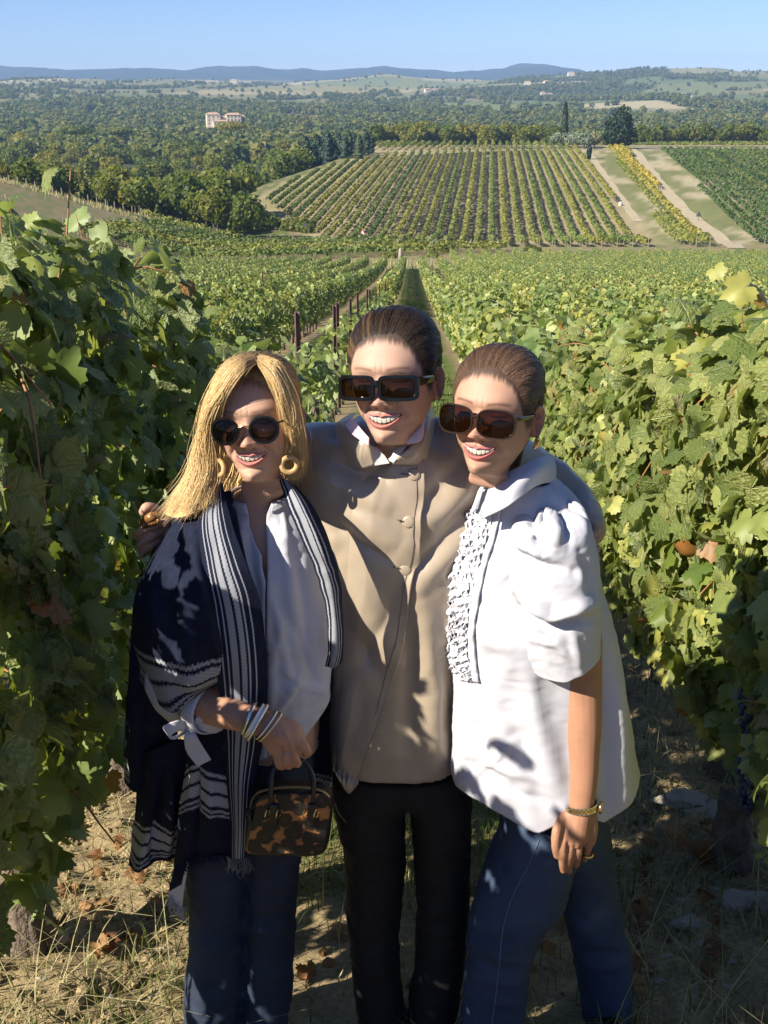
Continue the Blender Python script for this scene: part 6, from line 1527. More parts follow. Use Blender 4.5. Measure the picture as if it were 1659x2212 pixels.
plate('bow_tail', [[(403, 1572, 1.855), (418, 1572, 1.855)], [(398, 1592, 1.835), (424, 1588, 1.835)], [(402, 1622, 1.84), (434, 1606, 1.838)], [(427, 1656, 1.84), (456, 1641, 1.84)]], M_white, sl_, 12, 40, .0015)
plate('bow_tail', [[(430, 1540, 1.84), (462, 1532, 1.835)], [(420, 1555, 1.838), (440, 1556, 1.835)], [(405, 1568, 1.85), (420, 1574, 1.85)]], M_white, sl_, 10, 24, .0015)
V, Fs = ellipsoid(P(412, 1569, 1.85), (.011, .009, .011), 14, 10); obj('bow_knot', V, Fs, M_white, sl_)
# shawl
NAVY = np.array((.0105, .0135, .030)); GREY = np.array((.34, .35, .38)); WHT = np.array((.50, .50, .53))
def stripes(u, v, bands, zig=60.0, seed=0):
    """woven bands: (centre, half width, grey) across u"""
    z = .004 * np.sign(np.sin(v * zig * 6.28)); C = np.ones((len(u), 3)) * NAVY * (1 + .25 * fbm(v3(u * 30, v * 60, seed), 3, seed))[:, None]
    for c, h, g in bands:
        m = (np.abs(u + z - c) < h)[:, None]; C = np.where(m, GREY * g * (1 + .25 * np.sin(v * zig * 12.6 + u * 300))[:, None], C)
    return C
BV = [(.235, .016, 1.1), (.36, .016, 1.05), (.47, .050, .85), (.635, .062, .72), (.765, .016, .9), (.865, .014, .9)]
BH = [(.0, 0, 0)]
def hbands(v0, v1, k=1.0):
    d = v1 - v0; return [(v0 + d * .06, d * .035, k), (v0 + d * .30, d * .12, k), (v0 + d * .62, d * .12, k), (v0 + d * .86, d * .03, k), (v0 + d * .97, d * .025, k)]
SHW = None
def shawl_sheet(name, rows, nu, nv, colf, seed, amp=.006, scale=7, parent=None, fold=()):
    V, Fs, u, v = sheet(rows, nu, nv); V = crumple(V, Fs, amp, scale, seed, ridged=False)
    if fold: V = folds(V, Fs, fold, both=True)
    return thick(obj(name, V, Fs, M_shawl, parent, col=colf(u, v)), .0035)
# main cape over shoulder and arm
SHW = shawl_sheet('shawl', [
    [(500, 1062, 1.965), (462, 1072, 1.962), (425, 1095, 1.985), (385, 1118, 2.02), (368, 1125, 2.12)],
    [(512, 1120, 1.915), (470, 1122, 1.90), (405, 1140, 1.92), (352, 1172, 1.985), (345, 1180, 2.13)],
    [(530, 1200, 1.882), (470, 1210, 1.86), (390, 1215, 1.87), (326, 1228, 1.95), (325, 1235, 2.13)],
    [(548, 1280, 1.874), (480, 1300, 1.835), (390, 1300, 1.83), (303, 1292, 1.93), (303, 1300, 2.12)],
    [(540, 1360, 1.874), (480, 1395, 1.83), (395, 1400, 1.81), (305, 1355, 1.90), (290, 1350, 2.10)],
    [(520, 1440, 1.88), (475, 1462, 1.84), (410, 1478, 1.81), (336, 1440, 1.865), (282, 1400, 2.08)],
    [(500, 1480, 1.89), (462, 1484, 1.855), (415, 1512, 1.83), (372, 1540, 1.835), (305, 1478, 1.98)]], 150, 150,
    lambda u, v: stripes(v - .10 * np.cos((u - .62) * 3.2) , u, [(b[0], b[1], b[2]) for b in hbands(.66, .94, .8)], 90, 2) if True else None, 61, .004, 6,
    W1, [([(420, 1160), (440, 1300), (480, 1450)], .012, 16), ([(445, 1170), (470, 1300), (500, 1420)], -.010, 14), ([(380, 1180), (360, 1300), (380, 1450)], -.008, 18), ([(350, 1200), (335, 1290), (350, 1400)], .006, 14)])
# the striped border down the front
shawl_sheet('front_border', [
    [(480, 1042, 1.962), (470, 1050, 1.955), (455, 1062, 1.955)],
    [(499, 1130, 1.892), (470, 1125, 1.885), (428, 1125, 1.888)],
    [(530, 1215, 1.858), (490, 1218, 1.846), (438, 1222, 1.850)],
    [(559, 1292, 1.850), (510, 1300, 1.830), (452, 1312, 1.828)],
    [(573, 1390, 1.850), (525, 1400, 1.826), (464, 1410, 1.820)],
    [(577, 1490, 1.862), (530, 1500, 1.840), (474, 1505, 1.845)],
    [(570, 1580, 1.872), (530, 1590, 1.855), (485, 1590, 1.870)],
    [(550, 1680, 1.880), (522, 1690, 1.868), (490, 1690, 1.880)],
    [(540, 1770, 1.888), (520, 1775, 1.878), (498, 1775, 1.888)],
    [(534, 1852, 1.892), (518, 1856, 1.884), (500, 1856, 1.892)]], 150, 220, lambda u, v: stripes(u, v, BV, 110, 3), 62, .003, 8, SHW)
# right hand side of the shawl
shawl_sheet('shawl_panel', [
    [(603, 1036, 1.975), (618, 1036, 1.965), (640, 1050, 1.975)],
    [(622, 1095, 1.925), (650, 1090, 1.905), (680, 1100, 1.925)],
    [(652, 1165, 1.905), (685, 1165, 1.880), (712, 1170, 1.905)],
    [(690, 1250, 1.905), (712, 1255, 1.885), (732, 1262, 1.915)],
    [(709, 1330, 1.915), (724, 1340, 1.895), (738, 1345, 1.925)],
    [(712, 1400, 1.92), (724, 1410, 1.905), (738, 1415, 1.93)],
    [(706, 1438, 1.94), (720, 1440, 1.92), (734, 1430, 1.95)]], 90, 130, lambda u, v: stripes(u, v, [(.12, .03, .95), (.34, .10, .75), (.52, .03, .9), (.70, .03, .8)], 80, 4), 63, .003, 9, SHW)
shawl_sheet('shawl_panel', [[(640, 1440, 2.06), (690, 1440, 2.02), (722, 1436, 1.99)], [(640, 1550, 2.06), (690, 1550, 2.02), (712, 1550, 1.985)], [(640, 1660, 2.06), (690, 1665, 2.02), (716, 1660, 1.985)], [(640, 1740, 2.06), (685, 1740, 2.02), (710, 1732, 1.99)]], 50, 110, lambda u, v: stripes(v - .1 * u, u, hbands(.70, .90, .7), 40, 5), 64, .005, 8, SHW)
# hanging behind the arm
shawl_sheet('shawl_panel', [[(292, 1310, 2.13), (305, 1330, 2.03), (340, 1400, 1.97), (380, 1500, 1.96)], [(282, 1400, 2.13), (296, 1420, 2.02), (335, 1460, 1.98), (380, 1540, 1.98)], [(276, 1520, 2.13), (292, 1530, 2.02), (325, 1570, 2.0), (385, 1600, 2.0)], [(271, 1620, 2.12), (288, 1625, 2.02), (320, 1650, 2.02), (385, 1680, 2.02)], [(272, 1690, 2.12), (288, 1704, 2.03), (305, 1720, 2.04), (385, 1760, 2.04)]], 90, 150,
    lambda u, v: np.where((u < .42)[:, None], stripes(v - .03 * u, u, hbands(.80, .955, 1.1), 40, 6), stripes(v * 0 - 1, u, [], 40, 6)), 65, .004, 7, SHW, [([(300, 1340), (296, 1500), (296, 1700)], -.012, 9)])
shawl_sheet('shawl_panel', [[(296, 1640, 2.06), (330, 1620, 1.99), (380, 1600, 1.97), (410, 1600, 1.98)], [(292, 1740, 2.07), (325, 1740, 1.99), (365, 1740, 1.99), (400, 1730, 2.02)], [(286, 1800, 2.08), (318, 1812, 2.0), (350, 1810, 2.02), (398, 1800, 2.05)], [(280, 1868, 2.08), (300, 1885, 2.0), (340, 1862, 2.03), (392, 1850, 2.06)]], 110, 140,
    lambda u, v: stripes(v - .06 * u - .03 * np.sin(u * 5), u, hbands(.60, .93, 1.0), 40, 7), 66, .004, 8, SHW, [([(350, 1660), (338, 1760), (330, 1850)], .014, 10), ([(372, 1680), (366, 1770), (360, 1850)], -.012, 9)])
shawl_sheet('shawl_panel', [[(400, 1590, 1.945), (440, 1575, 1.915), (500, 1580, 1.905), (520, 1590, 1.90)], [(402, 1660, 1.95), (425, 1650, 1.91), (490, 1665, 1.90), (522, 1665, 1.90)], [(388, 1740, 1.95), (424, 1730, 1.905), (488, 1745, 1.90), (520, 1745, 1.905)], [(384, 1800, 1.95), (420, 1800, 1.91), (480, 1800, 1.905), (512, 1800, 1.91)], [(376, 1880, 1.95), (410, 1856, 1.915), (470, 1846, 1.91), (505, 1850, 1.915)]], 120, 150,
    lambda u, v: stripes(v - .05 * np.abs(u - .3), u, hbands(.26, .60, .95), 50, 8), 67, .004, 8, SHW, [([(424, 1640), (422, 1740), (418, 1850)], .014, 9), ([(455, 1640), (456, 1740), (450, 1850)], -.008, 12)])
plate_t = shawl_sheet('shawl_corner', [[(384, 1840, 1.945), (405, 1845, 1.93)], [(372, 1890, 1.95), (404, 1880, 1.935)], [(366, 1935, 1.955), (398, 1915, 1.94)], [(388, 1968, 1.955), (394, 1955, 1.945)]], 40, 60, lambda u, v: np.where(((v > .62) | (u > .8))[:, None], WHT * (1 + .15 * np.sin(u * 60))[:, None], stripes(u, v, [(.88, .05, 1)], 40, 9)), 68, .003, 10, SHW)
def fringe(pts, n, L, colr, seed, spread=.004):
    r = np.random.default_rng(seed); c = crom(np.array([P(*p) for p in pts]), n); m = 6
    tip = c + np.stack((r.normal(size=n) * .007 + .004, r.normal(size=n) * .006, -L * r.uniform(.5, 1.2, n)), 1); t = np.linspace(0, 1, m)[None, :, None]
    Pp = c[:, None] * (1 - t) + tip[:, None] * t + r.normal(size=(n, 1, 3)) * .004 * np.sin(t * 3.1)
    return strands(Pp, np.full((n, m), .0008), np.ones((n, m, 1)) * np.array(colr))
fr = [fringe([(376, 1880, 1.945), (410, 1856, 1.91), (470, 1846, 1.905), (505, 1850, 1.91)], 190, .018, NAVY * 1.6, 1), fringe([(500, 1855, 1.888), (518, 1857, 1.88), (534, 1852, 1.888)], 46, .034, (.16, .16, .18), 2), fringe([(366, 1935, 1.95), (378, 1952, 1.95), (392, 1962, 1.95)], 60, .030, (.42, .42, .43), 3), fringe([(490, 1850, 1.9), (500, 1856, 1.9)], 12, .03, (.3, .3, .3), 4)]
V, Fs = join([(a, b) for a, b, c in fr]); obj('fringe', V, Fs, M_shawl, SHW, col=np.concatenate([c for a, b, c in fr]))['kind'] = 'stuff'
# bracelets
ax_ = P(610, 1590, Yb) - P(550, 1555, Yb + .01)
def beads(px, py, Rr, r, n, mat, tilt=0):
    c = P(px, py, Yb + .004); ax = ax_ / np.linalg.norm(ax_) + np.array((0, 0, tilt)); ax /= np.linalg.norm(ax); e1 = np.cross(ax, (0, 1, .2)); e1 /= np.linalg.norm(e1); e2 = np.cross(ax, e1)
    V, Fs = join([ellipsoid(c + (e1 * math.cos(k * 6.2832 / n) + e2 * math.sin(k * 6.2832 / n)) * Rr, (r,) * 3, 8, 6) for k in range(n)]); return obj('bracelet', V, Fs, mat, W1)
V, f = tube([tuple(P(535, 1550, Yb + .012)), tuple(P(543, 1553, Yb + .011))], .0335, 40, caps=False); o = thick(obj('bracelet', V, f, M_silver, W1), .003)
beads(548, 1556, .0335, .0030, 58, M_silver); beads(552, 1558, .0335, .0030, 58, M_silver); beads(557, 1561, .0350, .0042, 46, M_silver, .04)
beads(576, 1566, .0310, .0026, 62, M_silver, -.15); beads(584, 1570, .0320, .0026, 62, simple_mat('pale_gold_bead', (.8, .66, .42), .25, .05, 50, Metallic=1.0), -.22)
legs_obj('jeans', W1, [[(1560, 440, 690, 2.05, .11), (1660, 412, 600, 2.05, .115), (1750, 405, 545, 2.05, .105), (1845, 402, 537, 2.04, .095), (1960, 413, 534, 2.03, .085), (2040, 410, 530, 2.03, .085), (2140, 402, 525, 2.03, .10), (2211, 402, 512, 2.03, .11), (2225, 402, 512, 2.03, .11), (2290, 400, 512, 2.03, .12)],
    [(1560, 445, 695, 2.05, .11), (1660, 520, 675, 2.05, .115), (1760, 536, 655, 2.05, .105), (1845, 537, 648, 2.05, .095), (1975, 537, 637, 2.04, .085), (2040, 533, 634, 2.04, .085), (2140, 526, 630, 2.05, .10), (2211, 518, 619, 2.05, .11), (2225, 518, 619, 2.05, .11), (2290, 516, 620, 2.05, .12)]], M_denim_d, 28, .005,
    [([(530, 1970), (580, 1985), (630, 1975)], -.007, 8), ([(530, 2000), (590, 2015), (635, 2000)], .007, 8), ([(430, 2010), (470, 2025), (520, 2015)], -.006, 8), ([(420, 2040), (470, 2050), (520, 2045)], .005, 8)])
shoe(W1, 455, 2.02, M_leather); shoe(W1, 570, 2.04, M_leather)

# ---------------------------------------------------------------- handbag and hair clip
def leopard():
    t = NT('leopard_print_hair'); v = t.objco(); mp = t.n('Mapping'); mp.inputs['Scale'].default_value = (1, 1, 1); t.t.links.new(v, mp.inputs[0])
    ds = t.n('VectorMath', operation='ADD'); nz = t.n('TexNoise'); nz.inputs['Scale'].default_value = 60; t.t.links.new(v, nz.inputs[0]); sc = t.n('VectorMath', operation='SCALE'); sc.inputs[3].default_value = .014
    t.t.links.new(nz.outputs[1], sc.inputs[0]); t.t.links.new(v, ds.inputs[0]); t.t.links.new(sc.outputs[0], ds.inputs[1])
    vo = t.n('TexVoronoi'); vo.inputs['Scale'].default_value = 38; t.t.links.new(ds.outputs[0], vo.inputs[0]); d = vo.outputs['Distance']
    c = t.ramp(d, [(0, (.040, .018, .009)), (.16, (.030, .013, .007)), (.24, (.006, .004, .003)), (.60, (.006, .004, .003)), (.67, (.30, .125, .035)), (1, (.40, .18, .055))])
    c = t.mix(.75, c, t.ramp(t.noise(14, 3), [(.34, (.10, .08, .07)), (.58, (1.2, 1.15, 1.1))]), 'MULTIPLY')
    t.bsdf(c, .55, t.bump(t.noise(900, 2), .3, .001), Sheen_Weight=.1); return t.m
M_leo = leopard()
B = empty('handbag', tuple(P(625, 1790, 1.83))); tag(B, 'small leopard print handbag with black leather handles held by the blond woman', 'handbag')
def bag_rows(y):     # side outline of the bag front
    return np.interp(y, [1722, 1734, 1790, 1842], [572, 556, 542, 531]), np.interp(y, [1722, 1734, 1790, 1842], [706, 714, 708, 699])
def slab(rows, Y0, Y1):
    """front and back faces at two distances and the band between"""
    V0 = np.array([P(x, y, Y0) for x, y in rows]); V1 = V0 + np.array((0, Y1 - Y0, 0)); return V0, V1
yb = np.linspace(1716, 1843, 60); pan = []
for y in yb:
    l, r = np.interp(y, [1716, 1722, 1734, 1790, 1838, 1843], [572, 560, 554, 542, 530, 534]), np.interp(y, [1716, 1722, 1734, 1790, 1838, 1843], [700, 712, 715, 708, 701, 697])
    pan.append([(l, y, 1.785), ((l + r) / 2, y + 1, 1.777), (r, y, 1.785)])
V, Fs, u, v = sheet(pan[::6] + [pan[-1]], 60, 60); thick(obj('front_panel', V, Fs, M_leo, B), .004, 1)
body_l = [(1706, 566, 700, 1.83, .030), (1716, 556, 712, 1.83, .038), (1734, 545, 719, 1.83, .042), (1790, 533, 714, 1.83, .045), (1812, 530, 708, 1.83, .046), (1820, 536, 704, 1.83, .043)]
V, Fs = loft(body_l, 80, 60, 5.0); obj('leather_body', V, Fs, M_leather, B)
zp = crom(np.array([P(541, 1745, 1.822), P(548, 1722, 1.822), P(563, 1711, 1.822), P(610, 1703, 1.822), P(660, 1703, 1.822), P(698, 1711, 1.822), P(713, 1724, 1.822)]), 120)
V, Fs = join([tube(zp, .0022, 6)] + [box(zp[i] + np.array((0, (-.0022 if i % 2 else .0022), .0012)), (.0016, .004, .003)) for i in range(0, 120)]); obj('zip', V, Fs, simple_mat('brass_zip', (.55, .40, .18), .3, .1, 60, Metallic=1.0), B)
for Y_, ys in ((1.783, 0), (1.872, -6)):
    hp_ = crom(np.array([P(591, 1752 + ys, Y_), P(588, 1735 + ys, Y_), P(585, 1700 + ys, Y_ + .004), P(588, 1668, (Y_ + 1.822) / 2), P(604, 1645, 1.815), P(630, 1638, 1.815), P(655, 1645, 1.815), P(672, 1668, (Y_ + 1.822) / 2), P(677, 1700 + ys, Y_ + .004), P(674, 1735 + ys, Y_), P(671, 1752 + ys, Y_)]), 70)
    V, Fs = tube(hp_, np.interp(np.linspace(0, 1, 70), [0, .06, .12, .88, .94, 1], [.0052, .0052, .0050, .0050, .0052, .0052]), 12); obj('handle', V, Fs, M_leather, B)
for x in (591, 672):
    plate('handle_tab', [[(x - 8, 1738, 1.7745), (x + 8, 1738, 1.7745)], [(x - 8, 1760, 1.7735), (x + 8, 1760, 1.7735)], [(x - 7, 1785, 1.7735), (x + 7, 1785, 1.7735)]], M_leather, B, 8, 12, .003)
    for dx in (-13, 11):
        V, Fs = torus(P(x + dx, 1757, 1.7745), .0085, .0014, (1, -.5, 0), 24, 8); obj('ring', V, Fs, M_gold, B)
V, Fs = tube(crom(np.array([P(714, 1722, 1.82), P(722, 1735, 1.80), P(730, 1755, 1.795), P(748, 1778, 1.80)]), 20), .0016, 8); obj('zip_pull', V, Fs, M_leather, B)
V, Fs = join([torus(P(541, 1760, 1.795), .010, .0016, (.6, -1, 0), 24, 8), tube([tuple(P(535, 1745, 1.80)), tuple(P(543, 1775, 1.79))], .0045, 10)]); obj('side_tab', V, Fs, M_leather, B)
clip = [limb([P(350, 1112, 2.03), P(330, 1116, 2.022), P(308, 1128, 2.025)], [.006, .010, .007], 12)] + [limb([P(344 - 6 * k, 1116 + 2 * k, 2.024), P(341 - 6 * k, 1126 + 2 * k, 2.018), P(338 - 6 * k, 1134 + 1.5 * k, 2.024)], [.0042, .0036, .0022], 8) for k in range(6)]
V, Fs = join(clip); CL = obj('hair_clip', V, Fs, simple_mat('tortoiseshell', (.22, .10, .03), .2, .9, 90), None, loc=tuple(P(330, 1120, 2.02))); tag(CL, 'tortoiseshell claw clip held in the hand on the navy shawl', 'hair clip')
# ================================================================ ground cover and small things
def tz_near(x, y):
    inside = (x > NPX[0] + .3) & (x < NPX[1] - .3) & (y > NPX[2] + .3) & (y < NPX[3] - .7)
    return np.where(inside, near_z(x, y), tz(x, y))
def blades(n, region, hgt, wid, seed, keep=None, lean=.5, nseg=3):
    r = np.random.default_rng(seed); x = r.uniform(region[0], region[1], n); y = region[2] + (region[3] - region[2]) * r.random(n) ** 1.5
    cl = .06 * r.normal(size=(n, 2)); cx = np.round(x / .11) * .11 + .05 * np.sin(x * 40); x = np.where(r.random(n) < .6, cx, x) + cl[:, 0] * .4; y = y + cl[:, 1] * .3
    if keep is not None:
        m = keep(x, y, r); x, y = x[m], y[m]
    n = len(x); h = hgt * r.uniform(.35, 1.35, n) ** 1.2; a = r.uniform(0, 6.283, n); d = np.stack((np.cos(a), np.sin(a), 0 * a), 1); s = np.stack((-np.sin(a), np.cos(a), 0 * a), 1)
    b = np.stack((x, y, tz_near(x, y) - .01), 1); ln = lean * r.uniform(.1, 1.6, n); V = []
    for k in range(nseg + 1):
        t = k / nseg; p = b + d * (ln * h * t * t)[:, None] + np.array((0, 0, 1)) * (h * (t - .22 * np.minimum(ln, 1.5) * t * t))[:, None]; w = wid * (1 - t ** 1.7) * r.uniform(.7, 1.3, n) if k < nseg else None
        if k < nseg: V += [p - s * w[:, None], p + s * w[:, None]]
        else: V.append(p)
    V = np.stack(V, 1); m = V.shape[1]; base = np.arange(n)[:, None] * m
    q = np.concatenate([base + np.array([2 * k, 2 * k + 1, 2 * k + 3, 2 * k + 2]) for k in range(nseg - 1)]); t_ = base + np.array([2 * nseg - 2, 2 * nseg - 1, 2 * nseg])
    return V.reshape(-1, 3), [q, t_]
def rowdist(x, y):
    ph = ((x - xrow(0, y)) / ROWS) % 1.0; return np.minimum(ph, 1 - ph)
M_grass = foliage_mat('green_grass', (.055, .095, .020), (.16, .19, .05), .25, .5, per='island', dead=((.32, .27, .12), (.40, .33, .17)), spec=.3)
M_straw = foliage_mat('dry_straw', (.36, .28, .14), (.52, .43, .25), .15, .7, per='island', spec=.2)
gk = lambda x, y, r: r.random(len(x)) < sstep(.06, .30, rowdist(x, y)) * sstep(-.5, .1, fbm(v3(x * 1.3, y * 1.3), 4, 71) + .1) + .12
parts = [blades(80000, (-2.6, 2.9, 1.5, 7.5), .085, .0020, 1, gk), blades(3600, (-1.6, 2.4, 1.7, 5), .17, .0026, 2, gk, .7, 4)]
V, Fs = join(parts); tag(obj('grass', V, Fs, M_grass, smooth=False), kind='stuff')
pk = lambda x, y, r: r.random(len(x)) < .9 * sstep(.16, .30, rowdist(x, y)) * (fbm(v3(x * .7, y * .7), 3, 8) > -.35)
V, Fs = blades(17000, (-1.0, 3.2, 7.2, 60), .16, .009, 3, lambda x, y, r: pk(x, y, r) & (np.abs(x - xrow(-.5, y)) < 1.0), .5, 2); tag(obj('path_grass', V, Fs, M_grass, smooth=False), kind='stuff')
sk = lambda x, y, r: r.random(len(x)) < .25 + .75 * (1 - sstep(.08, .34, rowdist(x, y)))
parts = [blades(24000, (-2.4, 2.8, 1.5, 6), .07, .0016, 4, sk, 1.6), blades(2400, (-2.0, 2.5, 1.6, 5), .24, .0016, 5, sk, 1.5, 4)]
V, Fs = join(parts); tag(obj('straw', V, Fs, M_straw, smooth=False), kind='stuff')
V, Fs = blades(2600, (-50, 24, 128, 146), .9, .05, 6, lambda x, y, r: r.random(len(x)) < .8, .4, 2); tag(obj('dry_grass', V, Fs, M_straw, smooth=False), kind='stuff')
V, Fs = blades(2500, (-75, -24, 188, 206), .7, .06, 7, None, .4, 2); tag(obj('dry_grass', V, Fs, M_straw, smooth=False), kind='stuff')
# clods and crumbs of clay
def lump(seed, nu=8, nv=6):
    V, Fs = ellipsoid((0, 0, 0), (1, .85, .65), nu, nv); V = V * (1 + .55 * fbm(V * 1.6 + seed * 3.1, 3, seed))[:, None]; return V, Fs
lumps = [lump(s) for s in range(6)]; r_ = np.random.default_rng(17); parts = []
while len(parts) < 3400:
    x, y = r_.uniform(-2.5, 2.8), 1.5 + 5 * r_.random() ** 1.4
    if r_.random() > 1.08 - 1.0 * float(sstep(.10, .42, rowdist(x, y))): continue
    s = .005 + .019 * r_.random() ** 3; V, Fs = lumps[int(r_.integers(6))]; a = r_.uniform(0, 6.28); c, q = math.cos(a), math.sin(a)
    parts.append((V @ np.array([(c, -q, 0), (q, c, 0), (0, 0, 1)]) * s + np.array((x, y, float(near_z(np.array([x]), np.array([y]))[0]) + s * .2)), Fs))
V, Fs = join(parts); col = np.array((.41, .315, .185)) * (1 + .3 * fbm(V * 30, 3, 5))[:, None]
tag(obj('soil_clods', V, Fs, M_soil, col=col, smooth=False), kind='stuff')
# stones
M_stone = simple_mat('pale_limestone', (.36, .31, .235), .9, .3, 14, .6, 60, .006)
def stone(px, py, size, seed, label, group=None):
    p = ground_hit(px, py, 1.2, 30); V, Fs = ellipsoid((0, 0, 0), (1, .8, .6), 16, 10); V = V * (1 + .45 * fbm(V * 1.3 + seed * 5.3, 4, seed) - .25 * np.abs(vnoise(V * 2.2 + seed, seed + 2)))[:, None]
    z = float(tz_near(p[0], p[1])); tag(obj('stone', V * np.array(size) + np.array((p[0], p[1], z + size[2] * .25)), Fs, M_stone, loc=(p[0], p[1], z), smooth=False), label, 'stone', group)
stone(118, 2080, (.055, .04, .035), 1, 'grey white limestone lump half sunk in straw near the gnarled vine trunk')
stone(1595, 1975, (.07, .05, .055), 2, 'jagged pale limestone lump under the drooping leaves, sunlit edge upwards')
stone(1655, 1990, (.05, .04, .05), 12, 'second pale limestone lump at the picture edge under the drooping leaves')
stone(1462, 1778, (.10, .06, .035), 3, 'flat pale stone slab beside the old vine stump under the grapes')
stone(1535, 1790, (.09, .05, .04), 13, 'sunlit broken stone slab in front of the old vine stump')
stone(1480, 2010, (.05, .04, .025), 4, 'shaded flat grey stone behind the big curled brown leaf')
for i in range(26):
    px, py = (1420 + (i * 67 % 230), 1840 + (i * 41 % 340)) if i % 3 else (40 + (i * 71 % 330), 1960 + (i * 37 % 230))
    s = .008 + .0025 * (i * 7 % 5); stone(px, py, (s, s * .8, s * .6), 20 + i, ('tiny', 'small', 'fist sized', 'smallish', 'chip like')[i * 7 % 5] + ' pale stone ' + ('among clods under the sunlit row' if i % 3 else 'in the straw beside the gnarled vine trunk') + (', nearer the camera' if py > 2010 else ', farther back'), 'small stones among the clods')
# fallen leaves
M_dry = foliage_mat('dry_brown_leaf', (.17, .07, .03), (.40, .22, .10), .25, .7, per='object')
dry_me = []
for s in range(5):
    V, f = leaf_mesh(400 + s); d2 = V[:, 0] ** 2 + (V[:, 1] - .2) ** 2; V[:, 2] += 1.5 * d2 * (1 if s % 2 else -1) + .12 * np.sin(V[:, 0] * 9 + s); dry_me.append(mesh_data('fallen_leaf', V, f, mats=M_dry))
def dry_leaf(px, py, s, k, label, group=None, tilt=.4):
    p = ground_hit(px, py, 1.2, 30); o = link('fallen_leaf', dry_me[k % 5]); z = float(tz_near(p[0], p[1]))
    o.location = (p[0], p[1], z + .012 + s * .12); o.rotation_euler = (tilt * math.sin(k * 2.1), tilt * math.cos(k * 1.3), k * 1.9); o.scale = (s, s, s); tag(o, label, 'leaf', group)
dry_leaf(1505, 1890, .17, 1, 'big curled red brown leaf lying in sun between the stones', tilt=.9)
dry_leaf(1465, 1835, .13, 2, 'dark brown curled leaf just above the big red brown leaf', tilt=.7)
for i in range(84):
    px, py = [(1370 + i * 47 % 280, 1800 + i * 59 % 380), (130 + i * 43 % 240, 1790 + i * 31 % 300), (660 + i * 37 % 700, 1900 + i * 53 % 300)][i % 3]
    dry_leaf(px, py, .036 + .009 * (i % 5), i, ('small', 'smallish', 'middling', 'largish', 'broad')[i % 5] + ' dry brown fallen leaf ' + ('on the ground under the sunlit row', 'on the clods beside the navy shawl', 'on the ground between the standing women')[i % 3] + (', nearer the camera' if py > 2000 else ', farther back'), 'fallen vine leaves on the soil')

# ---- rusty stakes, wires
M_rust = simple_mat('rusted_steel', (.20, .115, .095), .8, .35, 18, .3, 120, .003)
def stake(y, h, k=-1, lean=0.0, label='rusty metal stake', group='rusty stakes by the grass path'):
    x = float(xrow(k, y)); z = tzs(x, y); t = empty('metal_stake', (x, y, z)); tag(t, label, 'stake', group); t.rotation_euler = (0, lean, 0)
    V, Fs = join([box((-.022, 0, h / 2 - .2), (.010, .055, h + .4)), box((.0, .022, h / 2 - .2), (.034, .010, h + .4))]); link('post', mesh_data('post', V, Fs, smooth=False, mats=M_rust), t)
    for hz in (.6, 1.0, h - .12): link('hook', mesh_data('hook', *torus((-.03, 0, hz), .012, .003, (1, 0, 0), 14, 6), mats=M_rust), t)
for i, (y, h) in enumerate([(9.8, 1.55), (14.5, 1.48), (15.3, 1.5), (18.2, 1.5), (21.2, 1.55), (25, 1.55), (27.5, 1.5), (31, 1.5), (36, 1.5), (42, 1.5)]): stake(y, h, -1, .02 * math.sin(i * 3), f'{nth(i + 1)} rusty metal stake from the camera among the thin young vines')
for i, y in enumerate((62, 70, 79, 88)): stake(y, 1.6, 0, .01, f'{nth(i + 1)} far rusty stake on the sunlit edge of the grass path', 'far rusty stakes on the sunlit edge of the path')
for i, (k, y) in enumerate([(-3, 40), (-4, 46), (-5, 52), (-2, 60), (-6, 70)]): stake(y, 1.85, k, 0, f'weathered stake rising above the {nth(-k)} row on the stakes side', 'stakes above the rows behind')
M_wire = simple_mat('galvanised_wire', (.45, .45, .44), .4, .1, 40, Metallic=.8)
for k, z_, ys_w, lb in ((0, 1.36, (1.2, 30), 'thin galvanised wire along the top of the sunlit row'), (-1, 1.25, (5, 42), 'thin galvanised wire strung between the rusty stakes'), (-1, .75, (1, 42), 'lower galvanised wire along the row of the rusty stakes')):
    yy_ = np.linspace(*ys_w, 60); p = np.stack((xrow(k, yy_) + (-.06 if k == 0 else .02), yy_, tz(xrow(k, yy_), yy_) + z_), 1)
    V, Fs = tube(p, .0016, 5); tag(obj('trellis_wire', V, Fs, M_wire, loc=tuple(p[0])), lb, 'wire')
# ---- the old stump under the grapes
V, Fs = trunk_vf(7, .30, .05); p = rowpt(0, 2.83); tag(obj('vine_stump', V[:26 * 22 + 2] + np.array((p[0] - .14, p[1], p[2])), [f[(f < 26 * 22 + 2).all(1)] for f in Fs], M_vbark, loc=(p[0] - .14, p[1], p[2])), 'short old grey vine stump behind the broken stone slabs', 'stump')
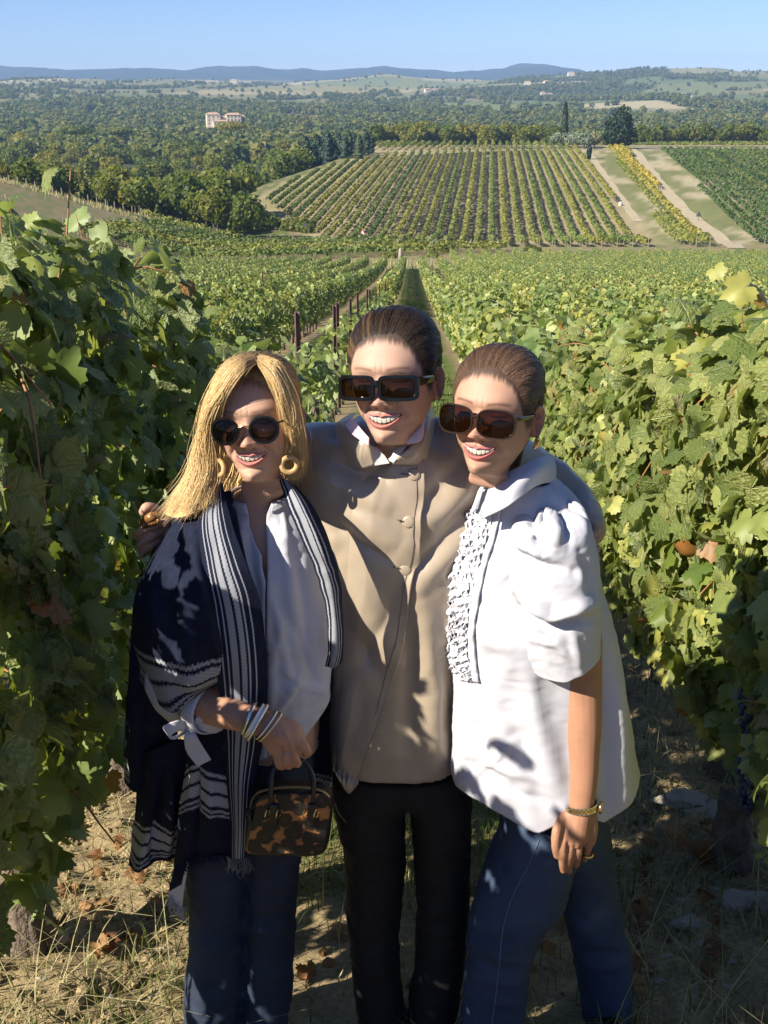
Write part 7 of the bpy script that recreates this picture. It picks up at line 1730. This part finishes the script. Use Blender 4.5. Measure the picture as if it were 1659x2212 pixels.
# ---- signs, stone posts, fence posts in the middle distance
M_signr = simple_mat('red_sign_paint', (.55, .05, .03), .5, .05); M_signw = simple_mat('white_sign_paint', (.75, .74, .70), .5, .05); M_signd = simple_mat('dark_sign_back', (.06, .065, .07), .6, .1)
def sign(px, py, hgt, s, front, label):
    p = ground_hit(px, py, 60, 500); t = empty('warning_sign', tuple(p)); tag(t, label, 'sign')
    link('pole', mesh_data('pole', *tube([(0, 0, -.2), (0, 0, hgt)], .05, 8), mats=M_signd), t)
    def tri(k, y, m, nm):
        a = [(-k, y, hgt - k * .58), (k, y, hgt - k * .58), (0, y, hgt + k * 1.16)]; V = np.array(a + [(x, yy + .03, z) for x, yy, z in a])
        link(nm, mesh_data(nm, V, [np.array([(0, 1, 2), (5, 4, 3)]), np.array([(0, 3, 4, 1), (1, 4, 5, 2), (2, 5, 3, 0)])], smooth=False, mats=m), t)
    tri(s, -.09, M_signr if front else M_signd, 'plate')
    if front: tri(s * .68, -.125, M_signw, 'face')
sign(660, 506, 1.7, .55, False, 'dark backed triangular sign on a pole below the big oak')
sign(783, 513, .8, .60, True, 'white triangular sign with red border at the edge of the crosswise rows')
sign(1097, 531, 1.2, .5, False, 'dark triangular sign at the foot of the striped hill vineyard')
sign(1465, 523, 1.3, .55, False, 'dark triangular sign at the foot of the yellowing vine row')
sign(1508, 478, 1.3, .62, False, 'dark triangular sign standing on the dirt road')
M_post = simple_mat('weathered_stone_post', (.46, .42, .34), .9, .3, 6, .5, 20, .02)
for (px, py, w, h, lb) in ((1075, 543, .32, 1.55, 'pale standing stone post at the corner of the sunlit rows'), (865, 560, .35, 1.5, 'brown weathered stone post at the end of the grass path'), (1340, 445, .5, .9, 'small white stone on the grass bank beside the hill vineyard')):
    p = ground_hit(px, py, 60, 500); V, Fs = tube([(0, 0, -.3), (.02, 0, h * .5), (0, 0, h * .92), (0, 0, h)], [w * 1.1, w * .95, w * .7, w * .25], 9)
    V = V + .06 * fbm(V * 3, 3, 2)[:, None]; tag(obj('stone_post', V + p, Fs, M_stake if px == 865 else M_post, loc=tuple(p)), lb, 'post')
for i in range(16):
    px = 20 + i * 19; py = 398 + i * 4.7; p = ground_hit(px, py, 60, 500); V, Fs = box((0, 0, .6), (.12, .12, 1.8))
    tag(obj('fence_post', V + p, Fs, M_stake, loc=tuple(p), smooth=False), f'{nth(i + 1)} weathered fence post down the dry bank below the wood', 'fence post', 'fence posts along the dry bank')
for i, (px, py) in enumerate(((845, 557), (968, 545), (936, 556), (1150, 543))):
    p = ground_hit(px, py, 60, 500); dup(bush, (p[0], p[1], p[2] - .3), i, .6, label=('dark low bush beside the brown stone post', 'low dry bush past the end of the grass path', 'low dark bush at the head of the grass path', 'low bush near the pale standing stone')[i])
haze()
